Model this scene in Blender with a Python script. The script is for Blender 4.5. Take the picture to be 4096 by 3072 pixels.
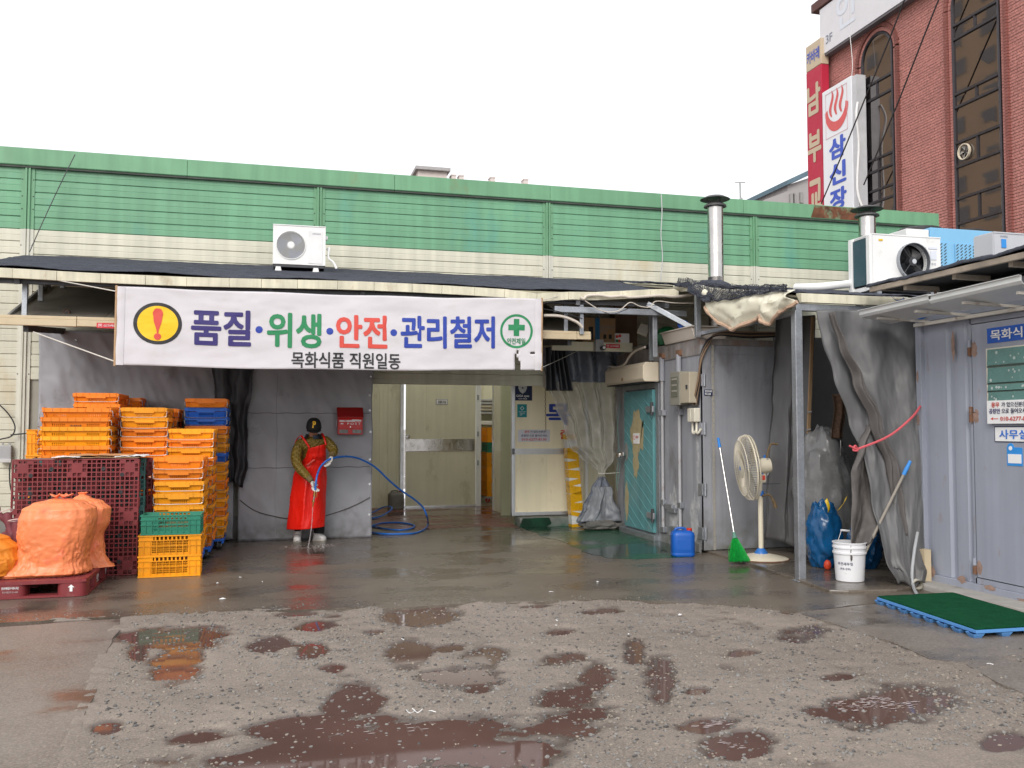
import bpy, bmesh, math, random
from mathutils import Vector, Matrix, noise as mnoise
R = math.radians
sc = bpy.context.scene
for o in list(bpy.data.objects): bpy.data.objects.remove(o)
col = sc.collection
rng = random.Random(7)

# ---------------------------------------------------------------- camera, sky, sun, exposure
FPX, CXP, CYP, CAM_H = 3640.0, 2048.0, 1536.0, 1.42          # focal length in photo pixels, principal point, lens height in metres
YAW, PITCH = math.atan(973 / FPX), math.atan(179 / FPX)
cam = bpy.data.cameras.new('camera'); cam.sensor_width = 36; cam.lens = FPX / 4096 * 36
cam.clip_start = 0.05; cam.clip_end = 2000
camo = bpy.data.objects.new('camera', cam); col.objects.link(camo)
camo.location = (0, 0, CAM_H); camo.rotation_euler = (R(90) + PITCH, 0, -YAW)
sc.camera = camo

SUN_EL, SUN_AZ = R(34), R(208)         # azimuth measured from +Y towards +X: behind the camera, to the left
world = bpy.data.worlds.new('World'); sc.world = world; world.use_nodes = True
wn, wl = world.node_tree.nodes, world.node_tree.links
bg = wn['Background']
sky = wn.new('ShaderNodeTexSky'); sky.sky_type = 'NISHITA'; sky.sun_disc = False
sky.sun_elevation = SUN_EL; sky.sun_rotation = SUN_AZ; sky.air_density = 1.0; sky.dust_density = 6.0; sky.ozone_density = 1.0
hs = wn.new('ShaderNodeHueSaturation'); hs.inputs['Saturation'].default_value = 0.3; hs.inputs['Value'].default_value = 1.0
cloud = wn.new('ShaderNodeMix'); cloud.data_type = 'RGBA'; cloud.inputs['Factor'].default_value = 0.85; cloud.inputs['B'].default_value = (5.0, 5.05, 5.2, 1)   # even cloud cover over most of the clear sky's gradient
wl.new(sky.outputs[0], hs.inputs['Color']); wl.new(hs.outputs[0], cloud.inputs['A']); wl.new(cloud.outputs['Result'], bg.inputs['Color'])
bg.inputs['Strength'].default_value = 0.15
sun = bpy.data.lights.new('sun', 'SUN'); sun.energy = 0.9; sun.angle = R(28); sun.color = (1.0, 0.965, 0.91)
suno = bpy.data.objects.new('sun', sun); col.objects.link(suno)
suno.rotation_euler = Vector((-math.sin(SUN_AZ) * math.cos(SUN_EL), -math.cos(SUN_AZ) * math.cos(SUN_EL), -math.sin(SUN_EL))).to_track_quat('-Z', 'Y').to_euler()
suno.location = (0, 0, 30)
sc.view_settings.view_transform = 'Standard'; sc.view_settings.look = 'None'; sc.view_settings.gamma = 1; sc.view_settings.use_curve_mapping = False
sc.view_settings.exposure = 0.80
sc.render.engine = 'CYCLES'; sc.cycles.use_denoising = True; sc.cycles.max_bounces = 8; sc.cycles.transparent_max_bounces = 12

# ---------------------------------------------------------------- measuring: a photo point on a plane at a known place
_fw = Vector((math.sin(YAW) * math.cos(PITCH), math.cos(YAW) * math.cos(PITCH), math.sin(PITCH)))
_rt = Vector((math.cos(YAW), -math.sin(YAW), 0)); _up = _rt.cross(_fw)
def _ray(x, y): return _fw + _rt * ((x - CXP) / FPX) + _up * ((CYP - y) / FPX)
def on_ground(x, y, z=0.0):
    r = _ray(x, y); return Vector((0, 0, CAM_H)) + r * ((z - CAM_H) / r.z)
def on_y(x, y, Y):
    r = _ray(x, y); return Vector((0, 0, CAM_H)) + r * (Y / r.y)
def on_x(x, y, X):
    r = _ray(x, y); return Vector((0, 0, CAM_H)) + r * (X / r.x)

# ---------------------------------------------------------------- materials
MATS = {}
def mat(name, c, rough=0.6, metal=0.0, var=0.12, vs=3.0, bump=0.0, bs=80.0, streak=0.0, dirt=None, da=0.0, ds=2.5, spec=0.5,
        trans=0.0, alpha=1.0, coat=0.0, ior=1.45, inst=0.0, rvar=0.1, mottle=0.0, zdirt=None, sss=0.0):
    """procedural principled material: colour with soft variation, optional streaks, dirt patches, relief"""
    if name in MATS: return MATS[name]
    m = bpy.data.materials.new(name); m.use_nodes = True; MATS[name] = m
    N, L = m.node_tree.nodes, m.node_tree.links; b = N['Principled BSDF']
    geo = N.new('ShaderNodeNewGeometry'); pos = geo.outputs['Position']
    def noise(scale, detail=4, vec=None, rough=.55):
        n = N.new('ShaderNodeTexNoise'); n.inputs['Scale'].default_value = scale; n.inputs['Detail'].default_value = detail; n.inputs['Roughness'].default_value = rough
        L.new(vec or pos, n.inputs['Vector']); return n.outputs[0]
    def rng_(v, a, b_, c_, d):
        n = N.new('ShaderNodeMapRange'); L.new(v, n.inputs[0])
        for i, x in enumerate((a, b_, c_, d)): n.inputs[i + 1].default_value = x
        return n.outputs[0]
    def mul(a, bb):
        n = N.new('ShaderNodeMath'); n.operation = 'MULTIPLY'; L.new(a, n.inputs[0]); L.new(bb, n.inputs[1]); return n.outputs[0]
    f = rng_(noise(vs), .25, .75, 1 - var, 1 + var)
    if mottle: f = mul(f, rng_(noise(vs * 9, 3), .3, .7, 1 - mottle, 1 + mottle))
    if streak:
        mp = N.new('ShaderNodeMapping'); mp.inputs['Scale'].default_value = (9, 9, .5); L.new(pos, mp.inputs['Vector'])
        f = mul(f, rng_(noise(1.0, 5, mp.outputs[0]), .35, .65, 1 - streak, 1 + streak * .4))
    if inst:
        oi = N.new('ShaderNodeObjectInfo'); f = mul(f, rng_(oi.outputs['Random'], 0, 1, 1 - inst, 1 + inst))
    rgb = N.new('ShaderNodeRGB'); rgb.outputs[0].default_value = (*c, 1)
    vm = N.new('ShaderNodeVectorMath'); vm.operation = 'SCALE'; L.new(rgb.outputs[0], vm.inputs[0]); L.new(f, vm.inputs['Scale'])
    out = vm.outputs[0]
    if dirt:
        mx = N.new('ShaderNodeMix'); mx.data_type = 'RGBA'; L.new(out, mx.inputs['A']); mx.inputs['B'].default_value = (*dirt, 1)
        mp = N.new('ShaderNodeMapping'); mp.inputs['Scale'].default_value = (1, 1, .45) if streak else (1, 1, 1); L.new(pos, mp.inputs['Vector'])
        L.new(rng_(noise(ds, 8, mp.outputs[0], .65), .62 - da * .3, .80 - da * .2, 0, .9), mx.inputs['Factor']); out = mx.outputs['Result']
    if zdirt:                                   # splash dirt near the ground: (colour, height)
        sx = N.new('ShaderNodeSeparateXYZ'); L.new(pos, sx.inputs[0])
        mx = N.new('ShaderNodeMix'); mx.data_type = 'RGBA'; L.new(out, mx.inputs['A']); mx.inputs['B'].default_value = (*zdirt[0], 1)
        a = rng_(sx.outputs['Z'], 0.0, zdirt[1], 1.0, 0.0)
        L.new(mul(a, rng_(noise(5, 6), .35, .65, .1, 1)), mx.inputs['Factor']); out = mx.outputs['Result']
    L.new(out, b.inputs['Base Color'])
    L.new(rng_(noise(vs * 2.3, 4), .3, .7, max(.02, rough - rvar), min(1, rough + rvar)), b.inputs['Roughness'])
    b.inputs['Metallic'].default_value = metal; b.inputs['Specular IOR Level'].default_value = spec; b.inputs['IOR'].default_value = ior
    b.inputs['Transmission Weight'].default_value = trans; b.inputs['Alpha'].default_value = alpha; b.inputs['Coat Weight'].default_value = coat
    if sss: b.inputs['Subsurface Weight'].default_value = sss; b.inputs['Subsurface Radius'].default_value = (.02, .01, .006)
    if bump:
        bp = N.new('ShaderNodeBump'); bp.inputs['Strength'].default_value = min(1, bump); bp.inputs['Distance'].default_value = .01 * max(1, bump)
        L.new(noise(bs, 5), bp.inputs['Height']); L.new(bp.outputs[0], b.inputs['Normal'])
    return m

RUST = (.16, .06, .02)
GREEN = mat('green_paint', (.150, .345, .205), .45, var=.10, vs=1.2, streak=.10, dirt=(.10, .31, .25), da=.18, ds=1.6)
GREENCAP = mat('green_cap_paint', (.145, .33, .185), .45, var=.14, vs=1.0, streak=.12, dirt=(.22, .20, .08), da=.10, ds=1.6)
CREAM = mat('cream_siding', (.61, .595, .485), .5, var=.07, vs=1.5, streak=.10, dirt=(.50, .42, .26), da=.12, ds=1.5)
CREAMTRIM = mat('cream_trim', (.60, .59, .51), .5, var=.08, vs=3, streak=.12, dirt=RUST, da=.06, ds=4)
FASCIA = mat('fascia_cream', (.72, .68, .53), .45, var=.10, vs=5, streak=.2, dirt=(.33, .2, .09), da=.14, ds=5)
NET = mat('shade_net', (.060, .064, .082), .9, var=.25, vs=6, mottle=.35, bump=.8, bs=160, dirt=(.16, .16, .17), da=.12, ds=14, spec=.2)
TARP = mat('grey_tarpaulin', (.315, .318, .345), .42, var=.12, vs=1.6, dirt=(.12, .11, .10), da=.12, ds=2.0, bump=.12, bs=9, zdirt=((.09, .085, .075), .35), rvar=.1)
TARPD = mat('dark_tarpaulin', (.045, .045, .052), .5, var=.25, vs=3, bump=.2, bs=14)
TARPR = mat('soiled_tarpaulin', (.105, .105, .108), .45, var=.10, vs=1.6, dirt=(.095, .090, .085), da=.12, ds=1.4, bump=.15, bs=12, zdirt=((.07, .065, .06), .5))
GALV = mat('galvanised_steel', (.38, .40, .43), .42, .75, var=.15, vs=5, mottle=.12, dirt=RUST, da=.03, ds=5)
STEEL = mat('stainless_steel', (.52, .50, .48), .22, 1.0, var=.1, vs=6, bump=.05, bs=40)
ALU = mat('aluminium', (.62, .63, .65), .38, .8, var=.08, vs=6)
DARKSTEEL = mat('dark_steel', (.07, .07, .075), .55, .4, var=.2, vs=8)
WHITEP = mat('white_paint', (.78, .78, .77), .4, var=.04, vs=3, dirt=(.5, .47, .42), da=.04, ds=5)
BLACKP = mat('black_plastic', (.018, .018, .02), .45, var=.2, vs=6)
GREYP = mat('grey_plastic', (.36, .37, .38), .5, var=.06, vs=6)
SANDW = mat('sandwich_panel', (.68, .65, .49), .38, var=.05, vs=2.5, dirt=(.38, .34, .22), da=.08, ds=3, streak=.06)
SANDWC = mat('cream_panel', (.84, .76, .55), .4, var=.04, vs=2.5, dirt=(.5, .40, .24), da=.05, ds=5, streak=.05)
SOFFIT = mat('old_awning_sheet', (.22, .20, .17), .7, var=.2, vs=3, dirt=RUST, da=.12, ds=3)
CONC = None
FREEZ = mat('freezer_grey_paint', (.30, .305, .335), .5, var=.10, vs=2.2, streak=.14, dirt=(.13, .12, .11), da=.20, ds=2.6, bump=.08, bs=30, zdirt=((.12, .12, .09), .5))
FREEZR = mat('freezer_rusty_top', (.26, .24, .23), .6, var=.15, vs=5, streak=.25, dirt=RUST, da=.40, ds=5)
CONT = mat('container_grey_paint', (.305, .325, .385), .45, var=.06, vs=2, streak=.08, dirt=(.26, .16, .10), da=.05, ds=6, bump=.04, bs=20)
RUSTM = mat('rusty_iron', (.17, .085, .05), .8, var=.3, vs=12, dirt=(.25, .22, .20), da=.3, ds=9)
BRICK = mat('red_brick', (.42, .180, .155), .8, var=.18, vs=7, inst=.26, bump=.3, bs=60)
BRICKD = mat('dark_brick', (.24, .085, .07), .8, var=.18, vs=7, inst=.22, bump=.3, bs=60)
MORTAR = mat('mortar', (.085, .050, .045), .9, var=.1)
GLASSD = mat('bronze_glass', (.25, .235, .235), .03, 1.0, var=.12, vs=.8, rvar=.01)
WOOD = mat('weathered_wood', (.30, .25, .20), .8, var=.25, vs=5, bump=.3, bs=50, dirt=(.12, .10, .08), da=.2, ds=4)
WOODT = mat('raw_timber', (.42, .27, .15), .7, var=.2, vs=5, bump=.2, bs=60)
ORANGE = mat('orange_plastic', (.85, .235, .008), .42, var=.08, vs=5, inst=.16, dirt=(.62, .27, .09), da=.10, ds=8, rvar=.08)
AMBER = mat('amber_plastic', (.87, .345, .006), .42, var=.08, vs=5, inst=.12, dirt=(.60, .30, .06), da=.08, ds=8, rvar=.08)
BLUEC = mat('blue_plastic', (.012, .13, .60), .42, var=.08, vs=5, inst=.06)
GREENC = mat('green_plastic', (.025, .21, .135), .45, var=.1, vs=5)
REDPAL = mat('dark_red_plastic', (.20, .028, .032), .5, var=.12, vs=4, dirt=(.24, .11, .10), da=.16, ds=9)
GREENPAL = mat('teal_pallet_plastic', (.04, .13, .12), .5, var=.12, vs=4, dirt=(.16, .18, .17), da=.14, ds=9)
WIRE = mat('bright_wire', (.42, .41, .40), .35, .9, var=.1)
REDP = mat('red_paint', (.55, .018, .018), .35, var=.06, vs=5)
CARDB = mat('cardboard', (.36, .23, .12), .8, var=.1, vs=4)
CARDD = mat('dark_cardboard', (.20, .12, .075), .85, var=.12, vs=4)
PRINT = {k: mat('print_' + k, c, .55, var=.02) for k, c in dict(violet=(.035, .025, .15), green=(.02, .22, .085), red=(.62, .07, .05), blue=(.02, .05, .33),
         black=(.02, .02, .022), white=(.80, .80, .80), navy=(.012, .022, .075), yellow=(.80, .50, .01), teal=(.01, .24, .27), crimson=(.45, .018, .05),
         tan=(.52, .42, .30), sky=(.03, .26, .68), ghost=(.66, .69, .76), grey=(.22, .24, .30), bright=(.05, .10, .50)).items()}

# ---------------------------------------------------------------- geometry helpers
class MB:
    """collects vertices and faces; build() links them as ONE mesh object"""
    def __init__(s): s.v = []; s.f = []
    def add(s, vs, fs):
        o = len(s.v); s.v += [tuple(p) for p in vs]; s.f += [tuple(i + o for i in q) for q in fs]; return s
    def box(s, x0, x1, y0, y1, z0, z1):
        return s.add([(x0, y0, z0), (x1, y0, z0), (x1, y1, z0), (x0, y1, z0), (x0, y0, z1), (x1, y0, z1), (x1, y1, z1), (x0, y1, z1)],
                     [(0, 3, 2, 1), (4, 5, 6, 7), (0, 1, 5, 4), (1, 2, 6, 5), (2, 3, 7, 6), (3, 0, 4, 7)])
    def bar(s, a, b, w, h=None, up=(0, 0, 1)):
        """square bar from a to b"""
        a, b = Vector(a), Vector(b); h = h or w; d = (b - a).normalized(); u = Vector(up)
        if abs(d.dot(u)) > .99: u = Vector((0, 1, 0))
        sx = d.cross(u).normalized() * (w / 2); sy = sx.cross(d).normalized() * (h / 2)
        return s.add([a - sx - sy, a + sx - sy, a + sx + sy, a - sx + sy, b - sx - sy, b + sx - sy, b + sx + sy, b - sx + sy],
                     [(0, 1, 2, 3), (7, 6, 5, 4), (4, 5, 1, 0), (5, 6, 2, 1), (6, 7, 3, 2), (7, 4, 0, 3)])
    def tube(s, pts, r, n=8, caps=True, closed=False):
        pts = [Vector(p) for p in pts]; k = len(pts); rr = r if isinstance(r, (list, tuple)) else [r] * k
        vs = []; prev = None
        for i, p in enumerate(pts):
            if closed: d = pts[(i + 1) % k] - pts[i - 1]
            else: d = pts[min(i + 1, k - 1)] - pts[max(i - 1, 0)]
            d.normalize()
            u = prev if prev is not None else (Vector((0, 0, 1)) if abs(d.z) < .9 else Vector((1, 0, 0)))
            u = (u - d * u.dot(d)).normalized(); prev = u; w = d.cross(u)
            vs += [p + (u * math.cos(2 * math.pi * j / n) + w * math.sin(2 * math.pi * j / n)) * rr[i] for j in range(n)]
        fs = []
        for i in range(k if closed else k - 1):
            a, b = i * n, ((i + 1) % k) * n
            fs += [(a + j, a + (j + 1) % n, b + (j + 1) % n, b + j) for j in range(n)]
        if caps and not closed: fs += [tuple(range(n - 1, -1, -1)), tuple((k - 1) * n + j for j in range(n))]
        return s.add(vs, fs)
    def lathe(s, prof, c=(0, 0, 0), n=32, axis='z', ring=False):
        """prof: (radius, height) pairs turned round an axis through c"""
        if ring: prof = list(prof) + [prof[0]]          # closed section: an open ring
        vs = []; m = len(prof)
        for (r, h) in prof:
            for j in range(n):
                a = 2 * math.pi * j / n; p = (r * math.cos(a), r * math.sin(a), h)
                if axis == 'y': p = (p[0], p[2], p[1])
                if axis == 'x': p = (p[2], p[0], p[1])
                vs.append((p[0] + c[0], p[1] + c[1], p[2] + c[2]))
        fs = [(i * n + j, i * n + (j + 1) % n, (i + 1) * n + (j + 1) % n, (i + 1) * n + j) for i in range(m - 1) for j in range(n)]
        if prof[0][0] > 1e-5 and not ring: fs.append(tuple(range(n - 1, -1, -1)))
        if prof[-1][0] > 1e-5 and not ring: fs.append(tuple((m - 1) * n + j for j in range(n)))
        return s.add(vs, fs)
    def prism(s, poly, d):
        """closed outline extruded by the vector d"""
        n = len(poly); d = Vector(d); vs = [Vector(p) for p in poly]; vs += [p + d for p in vs]
        return s.add(vs, [tuple(range(n)), tuple(range(2 * n - 1, n - 1, -1))] + [(i, i + n, (i + 1) % n + n, (i + 1) % n) for i in range(n)])
    def surf(s, fn, nu, nv):
        vs = [fn(i / nu, j / nv) for j in range(nv + 1) for i in range(nu + 1)]; w = nu + 1
        return s.add(vs, [(j * w + i, j * w + i + 1, (j + 1) * w + i + 1, (j + 1) * w + i) for j in range(nv) for i in range(nu)])
    def lattice(s, xs, zs, solid, t, place):
        """a plate of thickness t cut into cells; solid(i, j) says which cells stay; place(x, depth, z) -> point"""
        nx, nz = len(xs), len(zs); idx = {}
        def vid(i, j, k):
            if (i, j, k) not in idx: idx[(i, j, k)] = len(vs); vs.append(place(xs[i], t * k, zs[j]))
            return idx[(i, j, k)]
        vs, fs = [], []
        ok = lambda i, j: 0 <= i < nx - 1 and 0 <= j < nz - 1 and solid(i, j)
        for i in range(nx - 1):
            for j in range(nz - 1):
                if not ok(i, j): continue
                fs.append((vid(i, j, 0), vid(i + 1, j, 0), vid(i + 1, j + 1, 0), vid(i, j + 1, 0)))
                fs.append((vid(i, j, 1), vid(i, j + 1, 1), vid(i + 1, j + 1, 1), vid(i + 1, j, 1)))
                if not ok(i - 1, j): fs.append((vid(i, j, 0), vid(i, j + 1, 0), vid(i, j + 1, 1), vid(i, j, 1)))
                if not ok(i + 1, j): fs.append((vid(i + 1, j, 0), vid(i + 1, j, 1), vid(i + 1, j + 1, 1), vid(i + 1, j + 1, 0)))
                if not ok(i, j - 1): fs.append((vid(i, j, 0), vid(i, j, 1), vid(i + 1, j, 1), vid(i + 1, j, 0)))
                if not ok(i, j + 1): fs.append((vid(i, j + 1, 0), vid(i + 1, j + 1, 0), vid(i + 1, j + 1, 1), vid(i, j + 1, 1)))
        return s.add(vs, fs)
    def mesh(s, m, smooth=False, bevel=0.0, fix=True):
        me = bpy.data.meshes.new('m'); me.from_pydata(s.v, [], s.f); me.update()
        if fix or bevel:
            bm = bmesh.new(); bm.from_mesh(me)
            if fix: bmesh.ops.recalc_face_normals(bm, faces=bm.faces)
            if bevel:
                es = [e for e in bm.edges if len(e.link_faces) == 2 and e.calc_face_angle(0) > .6]
                bmesh.ops.bevel(bm, geom=es, offset=bevel, segments=2, affect='EDGES', profile=.6)
            bm.to_mesh(me); bm.free()
        for x in (m if isinstance(m, (list, tuple)) else [m]): me.materials.append(x)
        if smooth:
            me.polygons.foreach_set('use_smooth', [True] * len(me.polygons)); 
            try: me.set_sharp_from_angle(angle=R(40 if smooth is True else smooth))
            except Exception: pass
        return me
    def build(s, name, m, parent=None, world=True, **k):
        o = bpy.data.objects.new(name, s.mesh(m, **k)); link(o, parent, world); return o

def link(o, parent=None, world=True):
    col.objects.link(o)
    if parent is not None:
        o.parent = parent
        if world:
            p = parent; off = Vector((0, 0, 0))
            while p is not None: off += p.location; p = p.parent
            o.location = -off
    return o
def tag(o, label, cat, group=None):
    o['label'] = label; o['category'] = cat
    if group: o['group'] = group
    return o
def struct(o, kind='structure'): o['kind'] = kind; return o
def thing(name, label, cat, loc=(0, 0, 0), rz=0.0, group=None):
    o = bpy.data.objects.new(name, None); o.empty_display_size = .1; col.objects.link(o)
    o.location = loc; o.rotation_euler = (0, 0, rz); return tag(o, label, cat, group)
def copy_tree(o, parent=None):
    c = o.copy(); col.objects.link(c); c.parent = parent
    for ch in list(o.children): copy_tree(ch, c)
    return c
def part(name, me, parent, loc=(0, 0, 0), rot=(0, 0, 0)):
    o = bpy.data.objects.new(name, me); col.objects.link(o); o.parent = parent; o.location = loc; o.rotation_euler = rot; return o
def solidify(o, t=.004):
    md = o.modifiers.new('thickness', 'SOLIDIFY'); md.thickness = t; md.offset = 0; return o

def fbm(x, y=0.0, z=0.0, o=4): return mnoise.fractal(Vector((x, y, z)), 1.0, 2.0, o)
def lerp(a, b, t): return a + (b - a) * t
def interp(t, pts):
    """piecewise smooth through (t, value) pairs"""
    if t <= pts[0][0]: return pts[0][1]
    for (a, va), (b, vb) in zip(pts, pts[1:]):
        if t <= b:
            k = (t - a) / (b - a); k = k * k * (3 - 2 * k); return va + (vb - va) * k
    return pts[-1][1]
def spline(pts, n=8):
    """Catmull-Rom through the points"""
    P = [Vector(p) for p in pts]; out = []
    for i in range(len(P) - 1):
        a, b, c, d = P[max(i - 1, 0)], P[i], P[i + 1], P[min(i + 2, len(P) - 1)]
        for k in range(n):
            t = k / n
            out.append(.5 * ((2 * b) + (c - a) * t + (2 * a - 5 * b + 4 * c - d) * t * t + (3 * b - a - 3 * c + d) * t ** 3))
    out.append(P[-1]); return out

_txt = {}
def text_geo(body, bold=0.0):
    """flat outline of the text, centred: verts (x, y), faces, width, height"""
    if (body, bold) in _txt: return _txt[(body, bold)]
    c = bpy.data.curves.new('t', 'FONT'); c.body = body; c.size = 1; c.resolution_u = 3; c.fill_mode = 'FRONT'
    o = bpy.data.objects.new('t', c); col.objects.link(o)
    me = bpy.data.meshes.new_from_object(o.evaluated_get(bpy.context.evaluated_depsgraph_get()))
    vs = [(v.co.x, v.co.y) for v in me.vertices]; fs = [tuple(p.vertices) for p in me.polygons]
    bpy.data.objects.remove(o); bpy.data.curves.remove(c); bpy.data.meshes.remove(me)
    x0, x1 = min(v[0] for v in vs), max(v[0] for v in vs); y0, y1 = min(v[1] for v in vs), max(v[1] for v in vs)
    base = [(x - (x0 + x1) / 2, y - (y0 + y1) / 2) for x, y in vs]; V, F = [], []
    offs = [(0, 0)] + ([(bold, 0), (-bold, 0), (0, bold * .8), (0, -bold * .8), (bold * .7, bold * .6), (-bold * .7, -bold * .6), (bold * .7, -bold * .6), (-bold * .7, bold * .6)] if bold else [])
    for k, (dx, dy) in enumerate(offs):
        o_ = len(V); V += [(x + dx, y + dy, k * 2e-4) for x, y in base]; F += [tuple(i + o_ for i in f) for f in fs]
    r = (V, F, x1 - x0 + 2 * bold, y1 - y0 + 2 * bold); _txt[(body, bold)] = r; return r
def write(name, body, m, parent, c, w=None, h=None, face='-y', bold=0.0, off=.003, map3=None, tilt=0.0):
    """text centred at c, fitted to width w and / or height h, on a face turned to -y or -x (or through map3(u, v, lift))"""
    V, F, tw, th = text_geo(body, bold)
    sx = (w / tw) if w else (h / th); sy = (h / th) if h else sx
    c = Vector(c); out = []
    ct, st = math.cos(tilt), math.sin(tilt)
    for x, y, z in V:
        x, y = x * sx, y * sy; x, y = x * ct - y * st, x * st + y * ct; z = off + z
        if map3: out.append(map3(x, y, z))
        elif face == '-y': out.append((c.x + x, c.y - z, c.z + y))
        elif face == '-x': out.append((c.x - z, c.y - x, c.z + y))
    mb = MB(); mb.add(out, F); return mb.build(name, m, parent, fix=False)

# ================================================================ GROUND
def surface_mat(name, base, dark, wet_lo, wet_hi, fine, rough_dry, puddle=None):
    """wet concrete / gravel: two colours mixed by noise, water film that follows noise (gloss), fine relief"""
    m = bpy.data.materials.new(name); m.use_nodes = True
    N, L = m.node_tree.nodes, m.node_tree.links; b = N['Principled BSDF']
    geo = N.new('ShaderNodeNewGeometry'); pos = geo.outputs['Position']
    def nz(scale, detail=6, sc3=None, rough=.6):
        v = pos
        if sc3:
            mp = N.new('ShaderNodeMapping'); mp.inputs['Scale'].default_value = sc3; L.new(pos, mp.inputs['Vector']); v = mp.outputs[0]
        n = N.new('ShaderNodeTexNoise'); n.inputs['Scale'].default_value = scale; n.inputs['Detail'].default_value = detail; n.inputs['Roughness'].default_value = rough
        L.new(v, n.inputs['Vector']); return n.outputs[0]
    def mr(v, a, b_, c, d):
        n = N.new('ShaderNodeMapRange'); n.interpolation_type = 'SMOOTHSTEP'; L.new(v, n.inputs[0])
        for i, x in enumerate((a, b_, c, d)): n.inputs[i + 1].default_value = x
        return n.outputs[0]
    def mix(fac, a, bb):
        n = N.new('ShaderNodeMix'); n.data_type = 'RGBA'; L.new(fac, n.inputs['Factor'])
        for k, x in (('A', a), ('B', bb)):
            if isinstance(x, tuple): n.inputs[k].default_value = (*x, 1)
            else: L.new(x, n.inputs[k])
        return n.outputs['Result']
    c = mix(mr(nz(.9, 8), .35, .65, 0, 1), base, dark)
    c = mix(mr(nz(fine, 3), .35, .75, 0, .65), c, tuple(x * 1.7 for x in base))
    c = mix(mr(nz(fine * 2.1, 3), .55, .75, 0, .7), c, tuple(x * .45 for x in base))
    film = mr(nz(.8, 7, (1, 1.6, 1)), wet_lo, wet_hi, 0, 1)       # where water lies on the surface
    c = mix(film, c, tuple(x * .70 for x in dark))
    if puddle:                       # soaked margin round the puddles, by height above the water
        sx = N.new('ShaderNodeSeparateXYZ'); L.new(pos, sx.inputs[0]); soak = mr(sx.outputs['Z'], puddle, puddle + .013, 1, 0)
        c = mix(soak, c, (.082, .058, .048)); mxx = N.new('ShaderNodeMath'); mxx.operation = 'MAXIMUM'; L.new(film, mxx.inputs[0]); hf = N.new('ShaderNodeMath'); hf.operation = 'MULTIPLY'; L.new(soak, hf.inputs[0]); hf.inputs[1].default_value = .75; L.new(hf.outputs[0], mxx.inputs[1]); film = mxx.outputs[0]
    L.new(c, b.inputs['Base Color'])
    rr = N.new('ShaderNodeMix'); rr.data_type = 'FLOAT'; L.new(film, rr.inputs['Factor']); rr.inputs['A'].default_value = rough_dry; rr.inputs['B'].default_value = .11
    L.new(rr.outputs['Result'], b.inputs['Roughness'])
    bp = N.new('ShaderNodeBump'); bp.inputs['Distance'].default_value = .006
    inv = N.new('ShaderNodeMapRange'); L.new(film, inv.inputs[0]); inv.inputs[3].default_value = .55; inv.inputs[4].default_value = .03
    L.new(inv.outputs[0], bp.inputs['Strength']); L.new(nz(fine * .8, 6), bp.inputs['Height']); L.new(bp.outputs[0], b.inputs['Normal'])
    return m
CONC = surface_mat('wet_concrete', (.138, .114, .089), (.102, .083, .065), .38, .68, 70, .38)
CONC2 = surface_mat('damp_concrete', (.185, .160, .138), (.130, .108, .090), .50, .66, 80, .45)
GRAVM = surface_mat('gravelly_sand', (.203, .168, .140), (.150, .123, .101), .62, .80, 95, .72, puddle=-.022)
REDF = surface_mat('red_floor_coating', (.170, .050, .042), (.110, .045, .036), .42, .60, 60, .35)
GREENF = surface_mat('green_floor_coating', (.012, .085, .042), (.020, .050, .032), .40, .56, 50, .3)
WATER = mat('muddy_water', (.105, .060, .050), .03, var=.18, vs=1.3, spec=.5, ior=1.33, rvar=.02)
FOAM = mat('soap_foam', (.42, .35, .34), .6, var=.1, vs=20)

EDGE_L = [on_ground(*p) for p in ((520, 2462), (470, 2520), (430, 2620), (395, 2730), (350, 2850), (310, 2960), (290, 3072), (270, 3400))]   # ramp / gravel border
# puddles in the yard: centre and half axes, measured as (x, y, half width, half height) and laid on the ground
PUD = []
for (px, py, ax, ay) in ((1540, 2985, 640, 90), (1290, 2888, 250, 36), (1420, 2800, 95, 52), (1740, 2892, 130, 24), (820, 2935, 110, 24), (1080, 3020, 240, 45), (2050, 3000, 190, 70),
        (1700, 2450, 125, 42), (1260, 2495, 62, 16), (1180, 2448, 60, 8), (690, 2545, 190, 38), (700, 2640, 95, 62), (1640, 2600, 75, 45), (1950, 2610, 80, 26), (1860, 2692, 140, 40), (1910, 2742, 52, 18),
        (1240, 2590, 55, 26), (1080, 2570, 70, 26), (430, 2895, 50, 22), (1800, 2583, 45, 12), (2245, 2520, 50, 14), (2260, 2628, 90, 26), (2385, 2690, 62, 62), (2280, 2775, 118, 42), (2300, 2872, 152, 56),
        (2540, 2592, 48, 38), (2645, 2690, 62, 88), (2790, 2752, 45, 18), (3560, 2808, 275, 62), (2830, 2885, 110, 24), (2960, 2960, 135, 42), (3225, 2525, 108, 26), (2975, 2602, 48, 12),
        (2410, 2440, 70, 10), (2640, 2400, 50, 8), (3160, 2440, 35, 8), (2150, 2420, 60, 9), (1500, 2520, 40, 9), (4010, 2950, 90, 30), (560, 2600, 40, 30), (1330, 2660, 45, 14), (3350, 2700, 60, 12)):
    c = on_ground(px, py); rx = abs(on_ground(px + ax, py).x - on_ground(px - ax, py).x) / 2
    ry = (on_ground(px, py - ay).y - on_ground(px, py + ay).y) / 2; sk = (on_ground(px, py - ay).x - on_ground(px, py + ay).x) / (2 * ry)
    PUD.append((c.x, c.y, rx, ry, sk))
WZ = -.022
_pb = {}
def near_pud(y):
    k = int(y * 20)
    if k not in _pb: _pb[k] = [p for p in PUD if abs(p[1] - y) < p[3] * 1.7 + .06]
    return _pb[k]
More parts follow.
